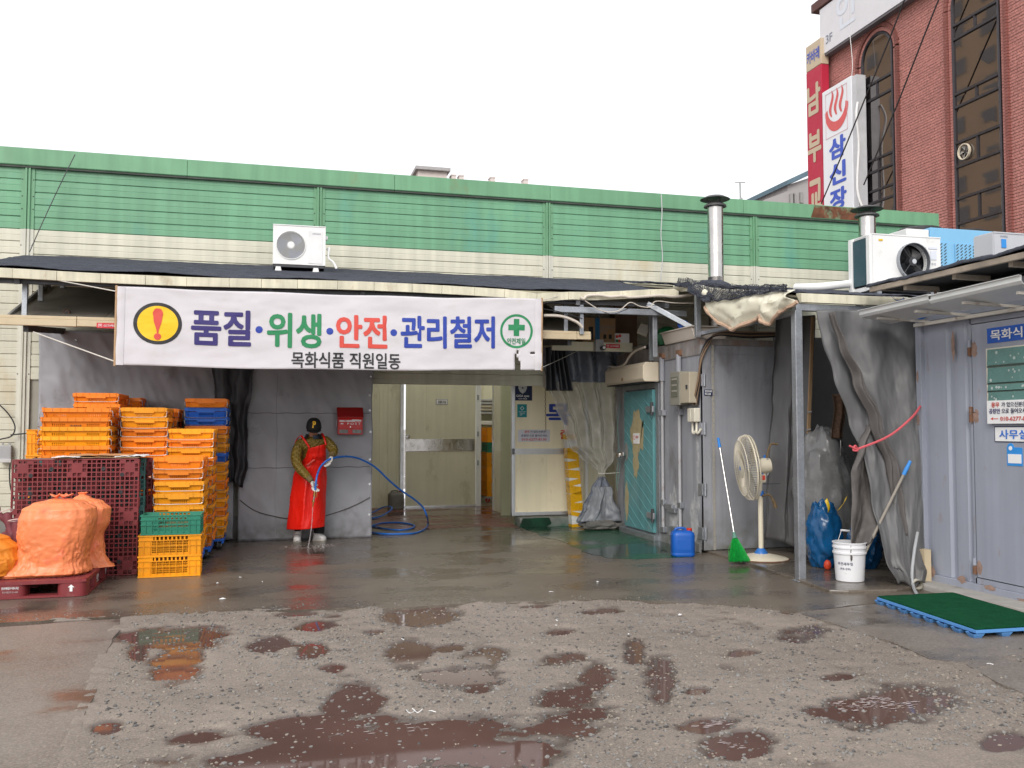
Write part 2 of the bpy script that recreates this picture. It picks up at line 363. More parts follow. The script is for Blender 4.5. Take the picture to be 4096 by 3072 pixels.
def yard_z(x, y):
    z = -.004 + .008 * fbm(x * .8, y * .8, 1) + .011 * fbm(x * 3.1, y * 3.1, 5, 3) + .009 * fbm(x * 8, y * 9, 9, 5)
    d = 0.0
    for (cx, cy, rx, ry, sk) in near_pud(y):
        dy = (y - cy); dx = (x - cx) - sk * dy
        q = (dx / rx) ** 2 + (dy / ry) ** 2
        if q < 2.8: d = max(d, 1.0 - q * .36)
    return z - .031 * d
X0, X1, Y0, Y1 = -5.0, 8.5, 3.0, 8.75
mb = MB()        # the sheet that carries on to the horizon, with a hole where the yard and the slabs lie
for (a, b, c, d) in ((-1500, -5.0, -300, 1500), (8.5, 1500, -300, 1500), (-5.0, 8.5, -300, 3.0), (-5.0, 8.5, 22, 1500)): mb.add([(a, c, -.03), (b, c, -.03), (b, d, -.03), (a, d, -.03)], [(0, 1, 2, 3)])
struct(mb.build('ground', CONC2, fix=False))
mb = MB(); mb.add([(X0, Y0, WZ), (X1, Y0, WZ), (X1, Y1 - .3, WZ), (X0, Y1 - .3, WZ)], [(0, 1, 2, 3)]); struct(mb.build('puddle_water', WATER, fix=False))

def slab(name, m, border, ztop, thick, step=.12, jag=.03, sub=None):
    """flat slab with a ragged outline: border is a list of (x, y)"""
    P = []
    for i, a in enumerate(border):
        b = border[(i + 1) % len(border)]; a2, b2 = Vector((a[0], a[1], 0)), Vector((b[0], b[1], 0)); n = max(1, int((b2 - a2).length / step))
        for k in range(n):
            p = a2.lerp(b2, k / n); j = jag * fbm(p.x * 2.3, p.y * 2.3, 3, 5)
            P.append((p.x + j, p.y + jag * fbm(p.x * 2.1 + 9, p.y * 2.1, 7, 5), ztop))
    mb = MB(); mb.prism(P, (0, 0, -thick)); return struct(mb.build(name, m))
def g2(px, py): p = on_ground(px, py); return (p.x, p.y)
slab('concrete_apron', CONC, [g2(-700, 2520), g2(250, 2476), g2(520, 2462), g2(1000, 2442), g2(1530, 2428), g2(1980, 2414), g2(2500, 2400), g2(2900, 2420), g2(3200, 2448), (8.4, 6.9), (12, 6.9), (12, 18.6), (-6, 18.6), (-6, 8)], .0, .05, jag=.09)
slab('concrete_ramp', CONC2, [g2(-900, 2545), g2(-100, 2512), g2(480, 2472)] + [(p.x, p.y) for p in EDGE_L[1:]] + [(-1.6, 2.9), (-5, 2.9)], -.004, .06)
slab('concrete_path', CONC2, [g2(3190, 2452), g2(3400, 2520), g2(3560, 2570), g2(3720, 2640), g2(3850, 2655), g2(4000, 2740), g2(4200, 2820), (8.4, 4.0), (8.4, 6.92)], .006, .06)
slab('red_floor_coating', REDF, [g2(1380, 2120), g2(1500, 2116), g2(1700, 2118), g2(1900, 2106), g2(2050, 2108), g2(2110, 2104), (3.5, 13.0), (3.8, 14.5), (3.8, 16.45), (1.0, 16.45), (1.0, 12.3)], .0025, .002, jag=.06)
slab('green_floor_coating', GREENF, [(3.50, 12.70), g2(2110, 2118), g2(2190, 2150), g2(2270, 2178), g2(2330, 2205), g2(2420, 2232), g2(2560, 2240), g2(2690, 2235), g2(2760, 2228), (4.85, 9.7), (4.85, 12.72)], .0030, .002, jag=.08)
mb = MB(); mb.prism([(4.72, 7.0, -.02), (4.86, 6.92, -.02), (5.3, 6.86, -.02), (5.7, 7.0, -.02), (6.2, 7.2, -.02), (6.2, 9.7, -.02), (4.88, 9.7, -.02), (4.84, 8.3, -.02)], (0, 0, .045)); struct(mb.build('raised_slab', CONC, bevel=.012))
mb = MB(); mb.prism([(5.62, 7.1, -.02), (5.55, 6.2, -.02), (5.60, 5.2, -.02), (5.62, 3.0, -.02), (6.2, 3.0, -.02), (6.2, 7.1, -.02)], (0, 0, .07)); struct(mb.build('container_footing', mat('pale_concrete', (.36, .34, .31), .8, var=.2, vs=5, bump=.3, bs=40, dirt=(.15, .14, .12), da=.2), bevel=.015))

# loose stones of the yard
def in_gravel(x, y):
    for a, b in zip(EDGE_L, EDGE_L[1:]):
        if b.y <= y <= a.y: return x > lerp(b.x, a.x, (y - b.y) / (a.y - b.y)) + .05
    return True
front = [g2(520, 2462), g2(1000, 2442), g2(1530, 2428), g2(1980, 2414), g2(2500, 2400), g2(2900, 2420), g2(3200, 2448)]
rightb = [g2(3200, 2448), g2(3400, 2520), g2(3560, 2570), g2(3720, 2640), g2(4000, 2740), g2(4200, 2820)]
def yfront(x):
    if x <= front[0][0]: return front[0][1]
    for a, b in zip(front, front[1:]):
        if a[0] <= x <= b[0]: return lerp(a[1], b[1], (x - a[0]) / (b[0] - a[0]))
    for a, b in zip(rightb, rightb[1:]):
        if min(a[0], b[0]) <= x <= max(a[0], b[0]): return lerp(a[1], b[1], (x - a[0]) / (b[0] - a[0] + 1e-6))
    return 5.0
def bed_z(x, y):
    z = yard_z(x, y)
    return z if in_gravel(x + .12, y) and y < yfront(x) + .05 else min(z, -.03)      # the bed drops away under the slabs
mb = MB(); nx, ny = 620, 290
mb.surf(lambda u, v: (lerp(X0, X1, u), lerp(Y0, Y1, v), bed_z(lerp(X0, X1, u), lerp(Y0, Y1, v))), nx, ny)
struct(mb.build('gravel_yard', GRAVM, smooth=180, fix=False))
ico = [(0, 0, 1)] + [(.894 * math.cos(R(72 * k)), .894 * math.sin(R(72 * k)), .447) for k in range(5)] + [(.894 * math.cos(R(72 * k + 36)), .894 * math.sin(R(72 * k + 36)), -.447) for k in range(5)]
icof = [(0, 1 + k, 1 + (k + 1) % 5) for k in range(5)] + [(1 + k, 6 + k, 1 + (k + 1) % 5) for k in range(5)] + [(1 + (k + 1) % 5, 6 + k, 6 + (k + 1) % 5) for k in range(5)]
def stones(name, n, smin, smax, m, seed):
    r = random.Random(seed); mb = MB(); k = 0
    while k < n:
        x, y = r.uniform(-2.2, 6.2), 3.5 + 4.6 * r.random() ** 1.2
        if not in_gravel(x, y): continue
        over = y - yfront(x)
        if over > .0 and (x > 4.6 or r.random() < .25 + over * 2.2): continue
        if fbm(x * 1.3, y * 1.3, seed) < r.uniform(-.6, .5): continue
        s = smin + (smax - smin) * r.random() ** 3 * (1 if over < 0 else .5); z = yard_z(x, y) if over < 0 else .0
        if z < WZ - .004 and r.random() < .62: continue
        if z < WZ - .004: z = WZ - .002
        sx, sy, sz = s * r.uniform(.7, 1.3), s * r.uniform(.7, 1.3), s * r.uniform(.4, .8); a = r.uniform(0, 6.28); ca, sa = math.cos(a), math.sin(a)
        vs = []
        for (p, q, w) in ico:
            t = r.uniform(.75, 1.2); p, q, w = p * sx * t, q * sy * t, w * sz * t
            vs.append((x + p * ca - q * sa, y + p * sa + q * ca, z + w + sz * .25))
        mb.add(vs, icof); k += 1
    return struct(mb.build(name, m, fix=False), 'stuff')
for nm, n, a, b, m, sd in (('grey_gravel', 9500, .003, .014, mat('grey_stone', (.19, .18, .17), .6, var=.45, vs=25), 3), ('dark_gravel', 5000, .003, .0125, mat('dark_stone', (.085, .08, .078), .5, var=.4, vs=25), 4),
                           ('pale_gravel', 8000, .002, .011, mat('pale_stone', (.255, .22, .18), .65, var=.4, vs=25), 5)):
    o = stones(nm, n, a, b, m, sd); o['label'] = {'grey_gravel': 'loose mid grey stones scattered over the yard', 'dark_gravel': 'loose dark slate coloured stones scattered over the yard', 'pale_gravel': 'loose pale sandy grit scattered over the yard'}[nm]; o['category'] = 'gravel'

# soap foam drifting on the big puddle and small white scraps
mb = MB(); r = random.Random(2)
for (px, py, ax, ay, n) in ((3480, 2800, 200, 24, 150), (2840, 2882, 90, 12, 30), (2950, 2962, 70, 14, 12), (1690, 2290, 50, 14, 60), (1500, 2900, 300, 20, 12)):
    for k in range(n):
        a = r.uniform(0, 6.28); q = r.random() ** .6; p = on_ground(px + ax * q * math.cos(a), py + ay * q * math.sin(a) + 8 * math.sin((px + ax * q * math.cos(a)) * .03))
        s = r.uniform(.003, .010); zz = WZ + .002 if py > 2400 else .003
        mb.add([(p.x + s * r.uniform(1.2, 3.0) * math.cos(t * 1.047), p.y + s * .5 * math.sin(t * 1.047), zz + .0005 * k % .002) for t in range(6)], [tuple(range(6))])
o = struct(mb.build('soap_foam', FOAM, fix=False), 'stuff'); o['label'] = 'white soap foam swirling on the puddles'; o['category'] = 'foam'

# ================================================================ FACTORY BUILDING (long wall at y = 12.3)
WY = 12.3
fb = thing('factory_building', 'long low factory building with green and cream ribbed metal siding', 'building', (3.6, 12.6, 0))
PIL = [-6.3, -2.91, .62, 3.815, 7.1, 10.30]
def siding(x0, x1, h=.155):
    mb = MB(); prof = [(0, .014), (.007, .014), (.011, .0), (.074, -.001), (.078, .0015), (.082, .0015), (.086, -.001), (.146, 0), (.150, .004), (h, .008)]
    n = len(prof); vs = [(x0, y, z) for z, y in prof] + [(x1, y, z) for z, y in prof]
    mb.add(vs, [(i, i + n, i + n + 1, i + 1) for i in range(n - 1)]); return mb.mesh([CREAM], fix=False)
mb = MB(); mb.box(-6.4, 1.33 - .03, WY + .03, WY + .2, .0, 4.6).box(1.30, 10.38, WY + .03, WY + .2, 2.55, 4.6).box(4.9, 10.38, WY + .03, WY + .2, 0, 2.55).box(-6.4, 1.0, WY + .2, 18, 4.55, 4.6).box(5.7, 10.38, WY + .2, 18.6, 4.55, 4.6)  # roof left open above the bay so daylight reaches the added sheet
mb.box(10.2, 10.38, WY + .2, 18, 0, 4.6)
mb.build('inner_wall', mat('wall_core', (.35, .33, .28), .8), fb)
mb = MB(); mb.box(-6.4, 1.3, WY - .03, WY + .028, 0, .30); mb.build('plinth', mat('grey_plinth', (.22, .21, .20), .8, var=.25, vs=5, bump=.3, bs=40, zdirt=((.10, .09, .08), .3)), fb, bevel=.01)
for bay in range(5):
    x0, x1 = PIL[bay] + .075, PIL[bay + 1] - .075
    me_c = siding(x0, x1); me_g = me_c.copy(); me_g.materials.clear(); me_g.materials.append(GREEN)
    for r_ in range(29):
        z = 3.88 + .155 * (r_ - 23.2) if False else .315 + .155 * r_
        if z > 4.68: break
        if bay >= 1 and z < (2.0 if bay < 3 else 2.3): continue
        o = bpy.data.objects.new('siding_board', me_g if z > 3.86 else me_c); col.objects.link(o); o.parent = fb; o.location = Vector((0, WY + rng.uniform(-.003, .003), z + rng.uniform(-.0015, .0015))) - fb.location; o.rotation_euler = (R(rng.uniform(-.7, .7)), 0, 0)
for i, x in enumerate(PIL):
    for (z0, z1, m_) in ((.30 if i < 2 else 2.0, 3.88, CREAMTRIM), (3.882, 4.70, GREENCAP)):
        mb = MB(); w = .075
        pr = [(-w, 0.02), (-w, -.012), (-w * .45, -.012), (-w * .40, -.034), (-w * .10, -.034), (-w * .05, -.014), (w * .05, -.014), (w * .10, -.034), (w * .40, -.034), (w * .45, -.012), (w, -.012), (w, .02)]
        mb.prism([(x + a, WY + b, z0) for a, b in pr], (0, 0, z1 - z0)); mb.build('pilaster_cover', m_, fb)
        mb = MB()
        for zz in (z0 + .25, (z0 + z1) / 2, z1 - .2):
            for sx in (-.062, .062): mb.lathe([(.008, 0), (.006, -.006), (.0001, -.007)], (x + sx, WY - .012, zz), 8, 'y')
        q = mb.build('screws', DARKSTEEL, fb); q['kind'] = 'stuff'
x = -6.4
for xe in (-1.05, 1.62, 3.84, 6.9, 10.4):       # parapet flashing in lengths
    mb = MB(); zb = 4.665
    mb.prism([(x, WY + .22, 4.90), (x, WY - .05, 4.885), (x, WY - .055, zb + .01), (x, WY - .045, zb), (x, WY + .02, zb), (x, WY + .02, 4.60), (x, WY + .22, 4.60)], (xe - x - .004, 0, 0)); mb.build('parapet_flashing', GREENCAP, fb, bevel=.003)
    mb = MB(); mb.box(x, xe - .004, WY - .04, WY + .02, zb - .022, zb - .001); mb.build('drip_edge', mat('dark_strip_edge', (.06, .07, .06), .8, var=.3, vs=5), fb); x = xe  # narrow dark strip below each length of flashing
mb = MB(); mb.box(10.33, 10.45, WY - .06, WY + .2, 2.6, 4.66); mb.build('corner_trim', GREENCAP, fb, bevel=.004)
mb = MB(); mb.add([(8.05, WY - .058, 4.68), (8.9, WY - .058, 4.68), (8.86, WY - .058, 4.87), (8.12, WY - .058, 4.872)], [(0, 1, 2, 3)])
mb.build('rust_patch', mat('rust_on_green', (.13, .05, .025), .85, var=.5, vs=9, dirt=(.16, .34, .20), da=.35, ds=6), fb, fix=False)

# recessed loading bay: back wall, side wall with doorway, ceiling, threshold
bay = thing('loading_bay', 'recessed loading bay lined with cream green sandwich panels', 'loading bay', (2.4, 16.5, 0))
for k in range(9):                                # vertical wall panels beside the door
    x0 = .95 + k * .15
    mb = MB(); mb.prism([(x0, 16.45, 0), (x0 + .075, 16.448, 0), (x0 + .079, 16.453, 0), (x0 + .084, 16.448, 0), (x0 + .149, 16.45, 0), (x0 + .149, 16.55, 0), (x0, 16.55, 0)], (0, 0, 2.62)); mb.build('wall_panel', SANDW, bay)
for k in range(10):                                # over the door
    x0 = 2.30 + k * .15; mb = MB(); mb.prism([(x0, 16.45, 2.31), (x0 + .075, 16.448, 2.31), (x0 + .079, 16.453, 2.31), (x0 + .084, 16.448, 2.31), (x0 + .149, 16.45, 2.31), (x0 + .149, 16.55, 2.31), (x0, 16.55, 2.31)], (0, 0, .31)); mb.build('wall_panel', SANDW, bay)
mb = MB(); mb.box(1.0, 4.0, 16.3, 16.5, 2.62, 2.7).box(1.0, 1.2, WY + .25, 16.3, 2.62, 2.7); mb.build('ceiling', mat('bay_ceiling', (.62, .60, .52), .8), bay)
LIGHTSHEET = bpy.data.materials.new('added_translucent_sheet'); LIGHTSHEET.use_nodes = True; _n = LIGHTSHEET.node_tree.nodes; _t = _n.new('ShaderNodeBsdfTranslucent'); _t.inputs[0].default_value = (.78, .77, .68, 1); LIGHTSHEET.node_tree.links.new(_t.outputs[0], _n['Material Output'].inputs[0])  # for an unseen sheet, added to brighten the bay with daylight from above
mb = MB(); mb.add([(1.18, 12.52, 2.66), (5.62, 12.52, 2.66), (5.62, 18.45, 2.66), (1.18, 18.45, 2.66)], [(0, 1, 2, 3)]); mb.build('added_light_sheet', LIGHTSHEET, bay, fix=False)
mb = MB(); mb.box(.88, .95, WY + .2, 16.5, 0, 2.62); mb.build('side_wall', SANDW, bay)
mb = MB(); mb.box(3.80, 3.90, 14.58, 15.52, 0, 2.62).box(3.80, 3.90, 15.52, 16.55, 2.34, 2.62); mb.build('doorway_wall', SANDW, bay)
mb = MB(); mb.box(3.79, 3.91, 15.44, 15.52, 0, 2.34).box(3.79, 3.91, 15.52, 16.44, 2.30, 2.34); mb.build('doorway_trim', ALU, bay)
mb = MB(); mb.box(3.70, 3.86, 14.50, 14.58, 0, 2.62); mb.build('wall_end_post', mat('pale_green_trim', (.50, .52, .36), .4, var=.06), bay, bevel=.004)
mb = MB(); mb.box(3.862, 3.93, 14.52, 14.60, 0, 2.62); mb.build('edge_angle', mat('pale_green_trim', (.5, .52, .36)), bay)
mb = MB(); mb.box(3.765, 3.80, 14.63, 14.74, .98, 1.36); mb.build('door_lock', BLACKP, bay, bevel=.015)
mb = MB(); mb.box(3.74, 3.80, 14.60, 14.63, .96, 1.40); mb.build('lock_plate', ALU, bay)
# the closed door in the back wall
dr = thing('swing_door', 'wide olive cream door with a steel kick band and round knob', 'door', (3.0, 16.43, 0))
mb = MB(); mb.box(2.40, 2.77, 16.41, 16.45, .03, 2.26).box(2.772, 3.68, 16.41, 16.45, .03, 2.26); mb.build('leaf', SANDW, dr)
mb = MB(); mb.box(2.30, 2.36, 16.40, 16.46, 0, 2.30).box(2.36, 3.70, 16.40, 16.46, 2.27, 2.30).box(2.30, 2.352, 16.392, 16.40, 0, 2.30); mb.build('frame', ALU, dr, bevel=.003)
mb = MB(); mb.box(3.70, 3.785, 16.36, 16.46, 0, 2.29); mb.build('hinge_post', WHITEP, dr, bevel=.004)
for z in (.75, 1.28, 1.95):
    mb = MB(); mb.box(3.71, 3.74, 16.345, 16.36, z, z + .09).box(3.715, 3.735, 16.338, 16.345, z + .02, z + .07); mb.build('hinge', GALV, dr)
mb = MB(); mb.box(2.385, 3.672, 16.400, 16.409, 1.01, 1.235); mb.build('kick_band', STEEL, dr, bevel=.002)
mb = MB(); mb.lathe([(.045, 0), (.045, -.008), (.02, -.012), (.018, -.035), (.034, -.045), (.034, -.06), (.0001, -.066)], (2.43, 16.41, 1.275), 20, 'y'); mb.build('knob', STEEL, dr, smooth=True)
mb = MB(); mb.box(2.36, 3.70, 16.395, 16.41, .0, .03); mb.build('bottom_rail', ALU, dr)
sg = thing('room_sign', 'small white plate with grey border on the olive door', 'sign', (3.04, 16.405, 1.9))
mb = MB(); mb.box(2.95, 3.165, 16.40, 16.407, 1.86, 1.96); mb.build('plate', PRINT['grey'], sg)
mb = MB(); mb.box(2.958, 3.157, 16.397, 16.40, 1.868, 1.952); mb.build('face', PRINT['white'], sg)
write('lettering', '입출고실', PRINT['black'], sg, (3.057, 16.397, 1.91), w=.15, h=.055, bold=.015)
# side room glimpsed through the doorway
mb = MB(); mb.box(3.8, 5.7, 18.4, 18.5, 0, 2.6).box(5.6, 5.7, 14.6, 18.4, 0, 2.6).box(3.93, 5.7, 14.4, 14.5, 0, 2.6).box(3.70, 3.80, 16.56, 18.4, 0, 2.6); o = mb.build('side_room_wall', SANDW, bay)

# cream sliding panel with the lettering, curb below
sp = thing('sliding_panel', 'tall cream sliding door panel with a grey rail and blue lettering', 'door', (4.1, 12.95, .16))
for k, (a, b) in enumerate(((3.50, 3.98), (3.981, 4.40), (4.401, 4.56))):
    mb = MB(); mb.box(a, b, 12.93, 12.99, .20, 2.40); mb.build('leaf', SANDWC, sp)
mb = MB(); mb.box(3.45, 3.50, 12.915, 12.995, .15, 2.40); mb.build('edge_post', ALU, sp, bevel=.003)
mb = MB(); mb.box(3.45, 4.57, 12.91, 13.0, .15, .20); mb.build('bottom_rail', ALU, sp, bevel=.003)
for k in range(4):
    mb = MB(); mb.box(3.45, 4.56, 12.915, 12.93, 1.045 + k * .022, 1.062 + k * .022); mb.build('rail_rib', ALU, sp)
write('lettering', '목', PRINT['blue'], sp, (4.17, 12.93, 1.63), w=.38, h=.32, bold=.03)
write('lettering', '출', PRINT['red'], sp, (4.27, 12.93, 1.34), w=.15, h=.15, bold=.03)
mb = MB(); mb.box(4.57, 4.95, 13.05, 13.12, 0, 2.6); mb.build('bay_side_panel', SANDW, bay)
mb = MB(); mb.box(4.62, 4.66, 13.0, 13.05, 0.0, 1.9); mb.build('bay_pipe', WHITEP, bay)
mb = MB(); mb.box(3.52, 4.95, 12.72, 13.04, -.02, .135); o = struct(mb.build('threshold_curb', mat('curb_concrete', (.22, .215, .20), .7, var=.3, vs=6, bump=.3, bs=40, zdirt=((.02, .10, .06), .2)), bevel=.02))
mb = MB(); mb.prism([(3.50, 12.70, .0), (3.56, 12.69, .13), (3.95, 12.69, .135), (3.99, 12.70, .05), (3.9, 12.7, 0)], (0, .03, 0)); o.location.z = 0
mb.build('paint_patch', GREENF, o)

# ================================================================ OLD AWNING AND CANOPY
aw = thing('old_awning', 'weathered brown lean-to awning with a cream front beam', 'awning', (.5, 11.3, 2.5))
def aw_z(y): return 2.56 + (y - 10.38) * (3.18 - 2.56) / (12.28 - 10.38)
for k in range(7):
    x0 = -2.62 + k * .914
    mb = MB(); mb.add([(x0, 10.38, aw_z(10.38)), (x0 + .908, 10.38, aw_z(10.38)), (x0 + .908, 12.26, aw_z(12.26)), (x0, 12.26, aw_z(12.26))], [(0, 1, 2, 3)])
    solidify(mb.build('roof_sheet', SOFFIT, aw, fix=False), .012)
mb = MB(); mb.prism([(-2.64, 10.36, 2.50), (-2.64, 12.26, 2.98), (-2.64, 12.26, 3.25), (-2.64, 10.36, 2.58)], (.025, 0, 0)); mb.build('end_flashing', mat('flashing_grey', (.33, .32, .31), .6, var=.12), aw)
for k, (a, b) in enumerate(((-3.4, -1.95), (-1.946, -.6), (-.596, 1.2), (1.204, 2.6), (2.604, 3.56), (3.564, 3.74))):
    mb = MB(); mb.box(a, b, 10.30 + .004 * (k % 2), 10.36, 2.485 + .004 * (k % 3), 2.555).box(a, b, 10.31, 10.37, 2.556, 2.59); mb.build('front_beam', mat('aged_cream', (.55, .45, .30), .6, var=.12, vs=4, dirt=(.3, .18, .10), da=.1, ds=4), aw, bevel=.006)
for x in (-2.45, -.4, 1.6, 3.5):
    mb = MB(); mb.bar((x, 10.4, 2.46), (x, 12.2, 2.62), .05, .07); mb.build('rafter', DARKSTEEL, aw)

CY = 10.2; ZF = 3.055
def roof_z(y): return ZF + (y - CY) * (3.55 - ZF) / (WY - CY)
cp = thing('canopy', 'lean-to canopy roofed with dark shade net over the loading area', 'canopy', (1.0, 11.3, 3.0))
def net_top(x, y, seed=0.0):
    return roof_z(y) + .012 + .012 * fbm(x * 1.1, y * 2.0, seed) + .004 * fbm(x * 9, y * 9, seed) + (.012 * math.sin(x * 4.1) if y < CY + .1 else 0)
def net_fn(u, v):
    x = lerp(-2.93, 4.86, u); y = lerp(CY + .0, WY - .04 + .03 * fbm(x * 3, 1, 2), v); return (x, y, net_top(x, y))
mb = MB(); mb.surf(net_fn, 260, 40); solidify(mb.build('shade_net', NET, cp, smooth=180, fix=False), .006)
mb = MB(); mb.add([(-2.93, CY + .02, roof_z(CY + .02) - .03), (4.84, CY + .02, roof_z(CY + .02) - .03), (4.84, WY, roof_z(WY) - .03), (-2.93, WY, roof_z(WY) - .03)], [(0, 1, 2, 3)])
solidify(mb.build('roof_sheet', mat('roof_sheet', (.40, .37, .28), .6, var=.1), cp, fix=False), .02)
xs = [-2.93]; r = random.Random(5)
while xs[-1] < 4.6: xs.append(xs[-1] + r.uniform(.33, .44))
xs[-1] = 4.84
def fas_dz(x): return .016 * math.sin(x * 1.3) + interp(x, [(2.6, 0), (3.1, -.03), (3.4, .01), (4.9, .09)])
for a, b in zip(xs, xs[1:]):
    mb = MB(); za, zb = ZF - .006 + fas_dz(a), ZF - .006 + fas_dz(b); t = .004 * r.uniform(-1, 1)
    mb.add([(a, CY - .02 + t, za - .10), (b - .003, CY - .02 + t, zb - .10), (b - .003, CY - .03 + t, zb - .004), (a, CY - .03 + t, za - .004), (a, CY + .05, za), (b - .003, CY + .05, zb), (b - .003, CY + .0, zb - .102), (a, CY + .0, za - .102)],
           [(0, 1, 2, 3), (3, 2, 5, 4), (4, 5, 6, 7), (7, 6, 1, 0), (0, 3, 4, 7), (1, 6, 5, 2)]); mb.build('fascia_panel', FASCIA, cp, bevel=.003)
for x in (-2.5, .0, 1.0, 2.75, 3.55, 4.70):
    mb = MB(); mb.bar((x, CY + .02, ZF - .13), (x, WY - .02, 3.42), .05, .06); mb.build('rafter', GALV if x > 2 else DARKSTEEL, cp)
mb = MB(); mb.box(-2.9, 4.75, CY + .06, CY + .11, 2.91, 2.96); mb.build('purlin', DARKSTEEL, cp)
mb = MB(); mb.box(3.25, 4.95, CY + .0, CY + .06, 2.80, 2.87); mb.build('tie_beam', GALV, cp, bevel=.004)
for (px, y) in ((100, 10.42), (163, 11.3), (250, 12.15), (708, 10.42), (745, 10.9), (785, 11.6), (1258, 10.42), (1714, 10.6), (1775, 11.2), (1830, 11.8), (2262, 10.42), (2325, 10.30), (2395, 11.9)):
    x = on_y(px, 1180, y).x; mb = MB(); mb.box(x - .025, x + .025, y - .02, y + .02, aw_z(y) + .005 if px < 2300 else 2.55, roof_z(y) - .03); mb.build('strut', GALV, cp, bevel=.004)
# diagonal brace and posts by the freezer
mb = MB(); mb.bar(on_y(2590, 1215, 10.25), on_y(2795, 1325, 9.9), .05, .06); mb.build('diagonal_brace', GALV, cp, bevel=.004)
for (px, y, z0, z1) in ((2604, 10.9, 2.30, 3.16), (2618, 10.3, 2.30, 2.82)):
    x = on_y(px, 1300, y).x; mb = MB(); mb.box(x - .03, x + .03, y - .02, y + .02, z0, z1); mb.build('strut', GALV, cp, bevel=.004)
mb = MB(); mb.box(4.74, 4.80, 9.52, 9.57, 2.47, 3.0); mb.build('strut', GALV, cp, bevel=.004)
# white conduit slung under the fascia
mb = MB(); pts = [on_y(x, y, 10.14) for x, y in ((2320, 1190), (2335, 1195), (2350, 1183), (2400, 1181), (2440, 1187), (2490, 1184), (2520, 1189), (2580, 1186), (2640, 1182), (2700, 1187), (2760, 1180), (2800, 1172))]
mb.tube(spline(pts, 6), .017, 8); mb.build('conduit', mat('aged_white_pvc', (.58, .52, .45), .5, var=.1), cp, smooth=True)
for (y0, m_, ptss, rr) in ((10.10, 'aged_white_pvc', ((2340, 1203), (2400, 1240), (2440, 1248), (2480, 1240), (2520, 1210), (2560, 1225), (2600, 1228), (2625, 1205), (2700, 1212), (2790, 1213)), .006),
                           (10.12, 'black_plastic', ((2170, 1213), (2260, 1200), (2340, 1205), (2420, 1250), (2460, 1255), (2500, 1240), (2560, 1220), (2680, 1225), (2790, 1228)), .004),
                           (10.20, 'black_plastic', ((2170, 1235), (2230, 1245), (2290, 1262), (2330, 1275)), .006), (10.22, 'aged_white_pvc', ((2175, 1262), (2230, 1263), (2270, 1272), (2310, 1290), (2330, 1310)), .018),
                           (10.3, 'black_plastic', ((1490, 1150), (1505, 1170), (1520, 1180)), .006), (10.35, 'black_plastic', ((1600, 1155), (1660, 1165), (1720, 1180), (1790, 1190)), .02)):
    mb = MB(); mb.tube(spline([on_y(x, y, y0) for x, y in ptss], 6), rr, 6); mb.build('cable', MATS[m_], cp, smooth=True)

# ---- right hand part of the roof, with the torn edge
RX0, RX1, RYF = 4.86, 7.9, 7.55
def r2z(y): return 2.70 + (y - RYF) * (3.55 - 2.70) / (WY - RYF)
tc = thing('torn_canopy', 'lower canopy with a crumpled torn cream edge sheet and ragged net', 'canopy', (5.6, 8.8, 2.6))
mb = MB(); mb.add([(RX0, RYF + .02, r2z(RYF) - .03), (RX1, RYF + .02, r2z(RYF) - .03), (RX1, WY, r2z(WY) - .03), (RX0, WY, r2z(WY) - .03)], [(0, 1, 2, 3)]); solidify(mb.build('roof_sheet', mat('roof_sheet', (.4, .37, .28)), tc, fix=False), .02)
def n2(u, v):
    x = lerp(RX0 - .02, RX1, u); y = lerp(RYF + .05, WY - .05, v); return (x, y, r2z(y) + .015 + .022 * fbm(x * 2.2, y * 2, 4) + .01 * fbm(x * 9, y * 9, 4))
mb = MB(); mb.surf(n2, 120, 120); solidify(mb.build('shade_net', NET, tc, smooth=180, fix=False), .006)
for a, b in ((4.83, 5.32), (5.324, 5.85), (5.854, 6.5)):
    mb = MB(); mb.prism([(a, RYF - .03, 2.61), (a, RYF - .03, 2.695), (a, RYF + .06, 2.705), (a, RYF + .06, 2.69), (a, RYF + .0, 2.605)], (b - a, 0, 0)); mb.build('fascia_panel', FASCIA, tc, bevel=.003)
mb = MB(); mb.box(4.79, 6.4, RYF + .0, RYF + .06, 2.535, 2.60); mb.build('front_beam', GALV, tc, bevel=.004)
mb = MB(); mb.box(4.775, 4.852, 7.545, 7.62, 0.0, 2.535).box(4.75, 4.875, 7.52, 7.645, -.0, .012); mb.build('post', GALV, tc, bevel=.006)
mb = MB(); mb.box(4.80, 4.86, 7.62, 10.2, 2.50, 2.54); mb.build('side_beam', GALV, tc)
# crumpled cream sheet hanging along the left edge: profile measured on the plane x = 4.75
low = [on_x(px, py, 4.74) for px, py in ((2726, 1168), (2770, 1165), (2800, 1180), (2826, 1208), (2850, 1245), (2880, 1290), (2945, 1326), (2995, 1296), (3055, 1268), (3072, 1285), (3085, 1300), (3110, 1280), (3150, 1245), (3188, 1208))]
top = [on_x(px, py, 4.78) for px, py in ((2726, 1130), (2770, 1130), (2810, 1140), (2850, 1150), (2890, 1155), (2930, 1158), (2970, 1160), (3010, 1160), (3050, 1160), (3080, 1160), (3110, 1160), (3140, 1160), (3165, 1160), (3192, 1162))]
def torn(u, v):
    i = min(int(u * 13), 12); k = u * 13 - i; a = top[i].lerp(top[i + 1], k); b = low[i].lerp(low[i + 1], k); p = a.lerp(b, v)
    c = .07 * abs(fbm(p.y * 3.1, p.z * 5, 2)) + .03 * math.sin(u * 31 + v * 5) * v + .022 * abs(math.sin(p.y * 9 + p.z * 14))
    return (p.x - c - .10 * math.sin(v * 3.0) * (.4 + u * .4), p.y, p.z + .012 * fbm(p.y * 7, v * 4, 6))
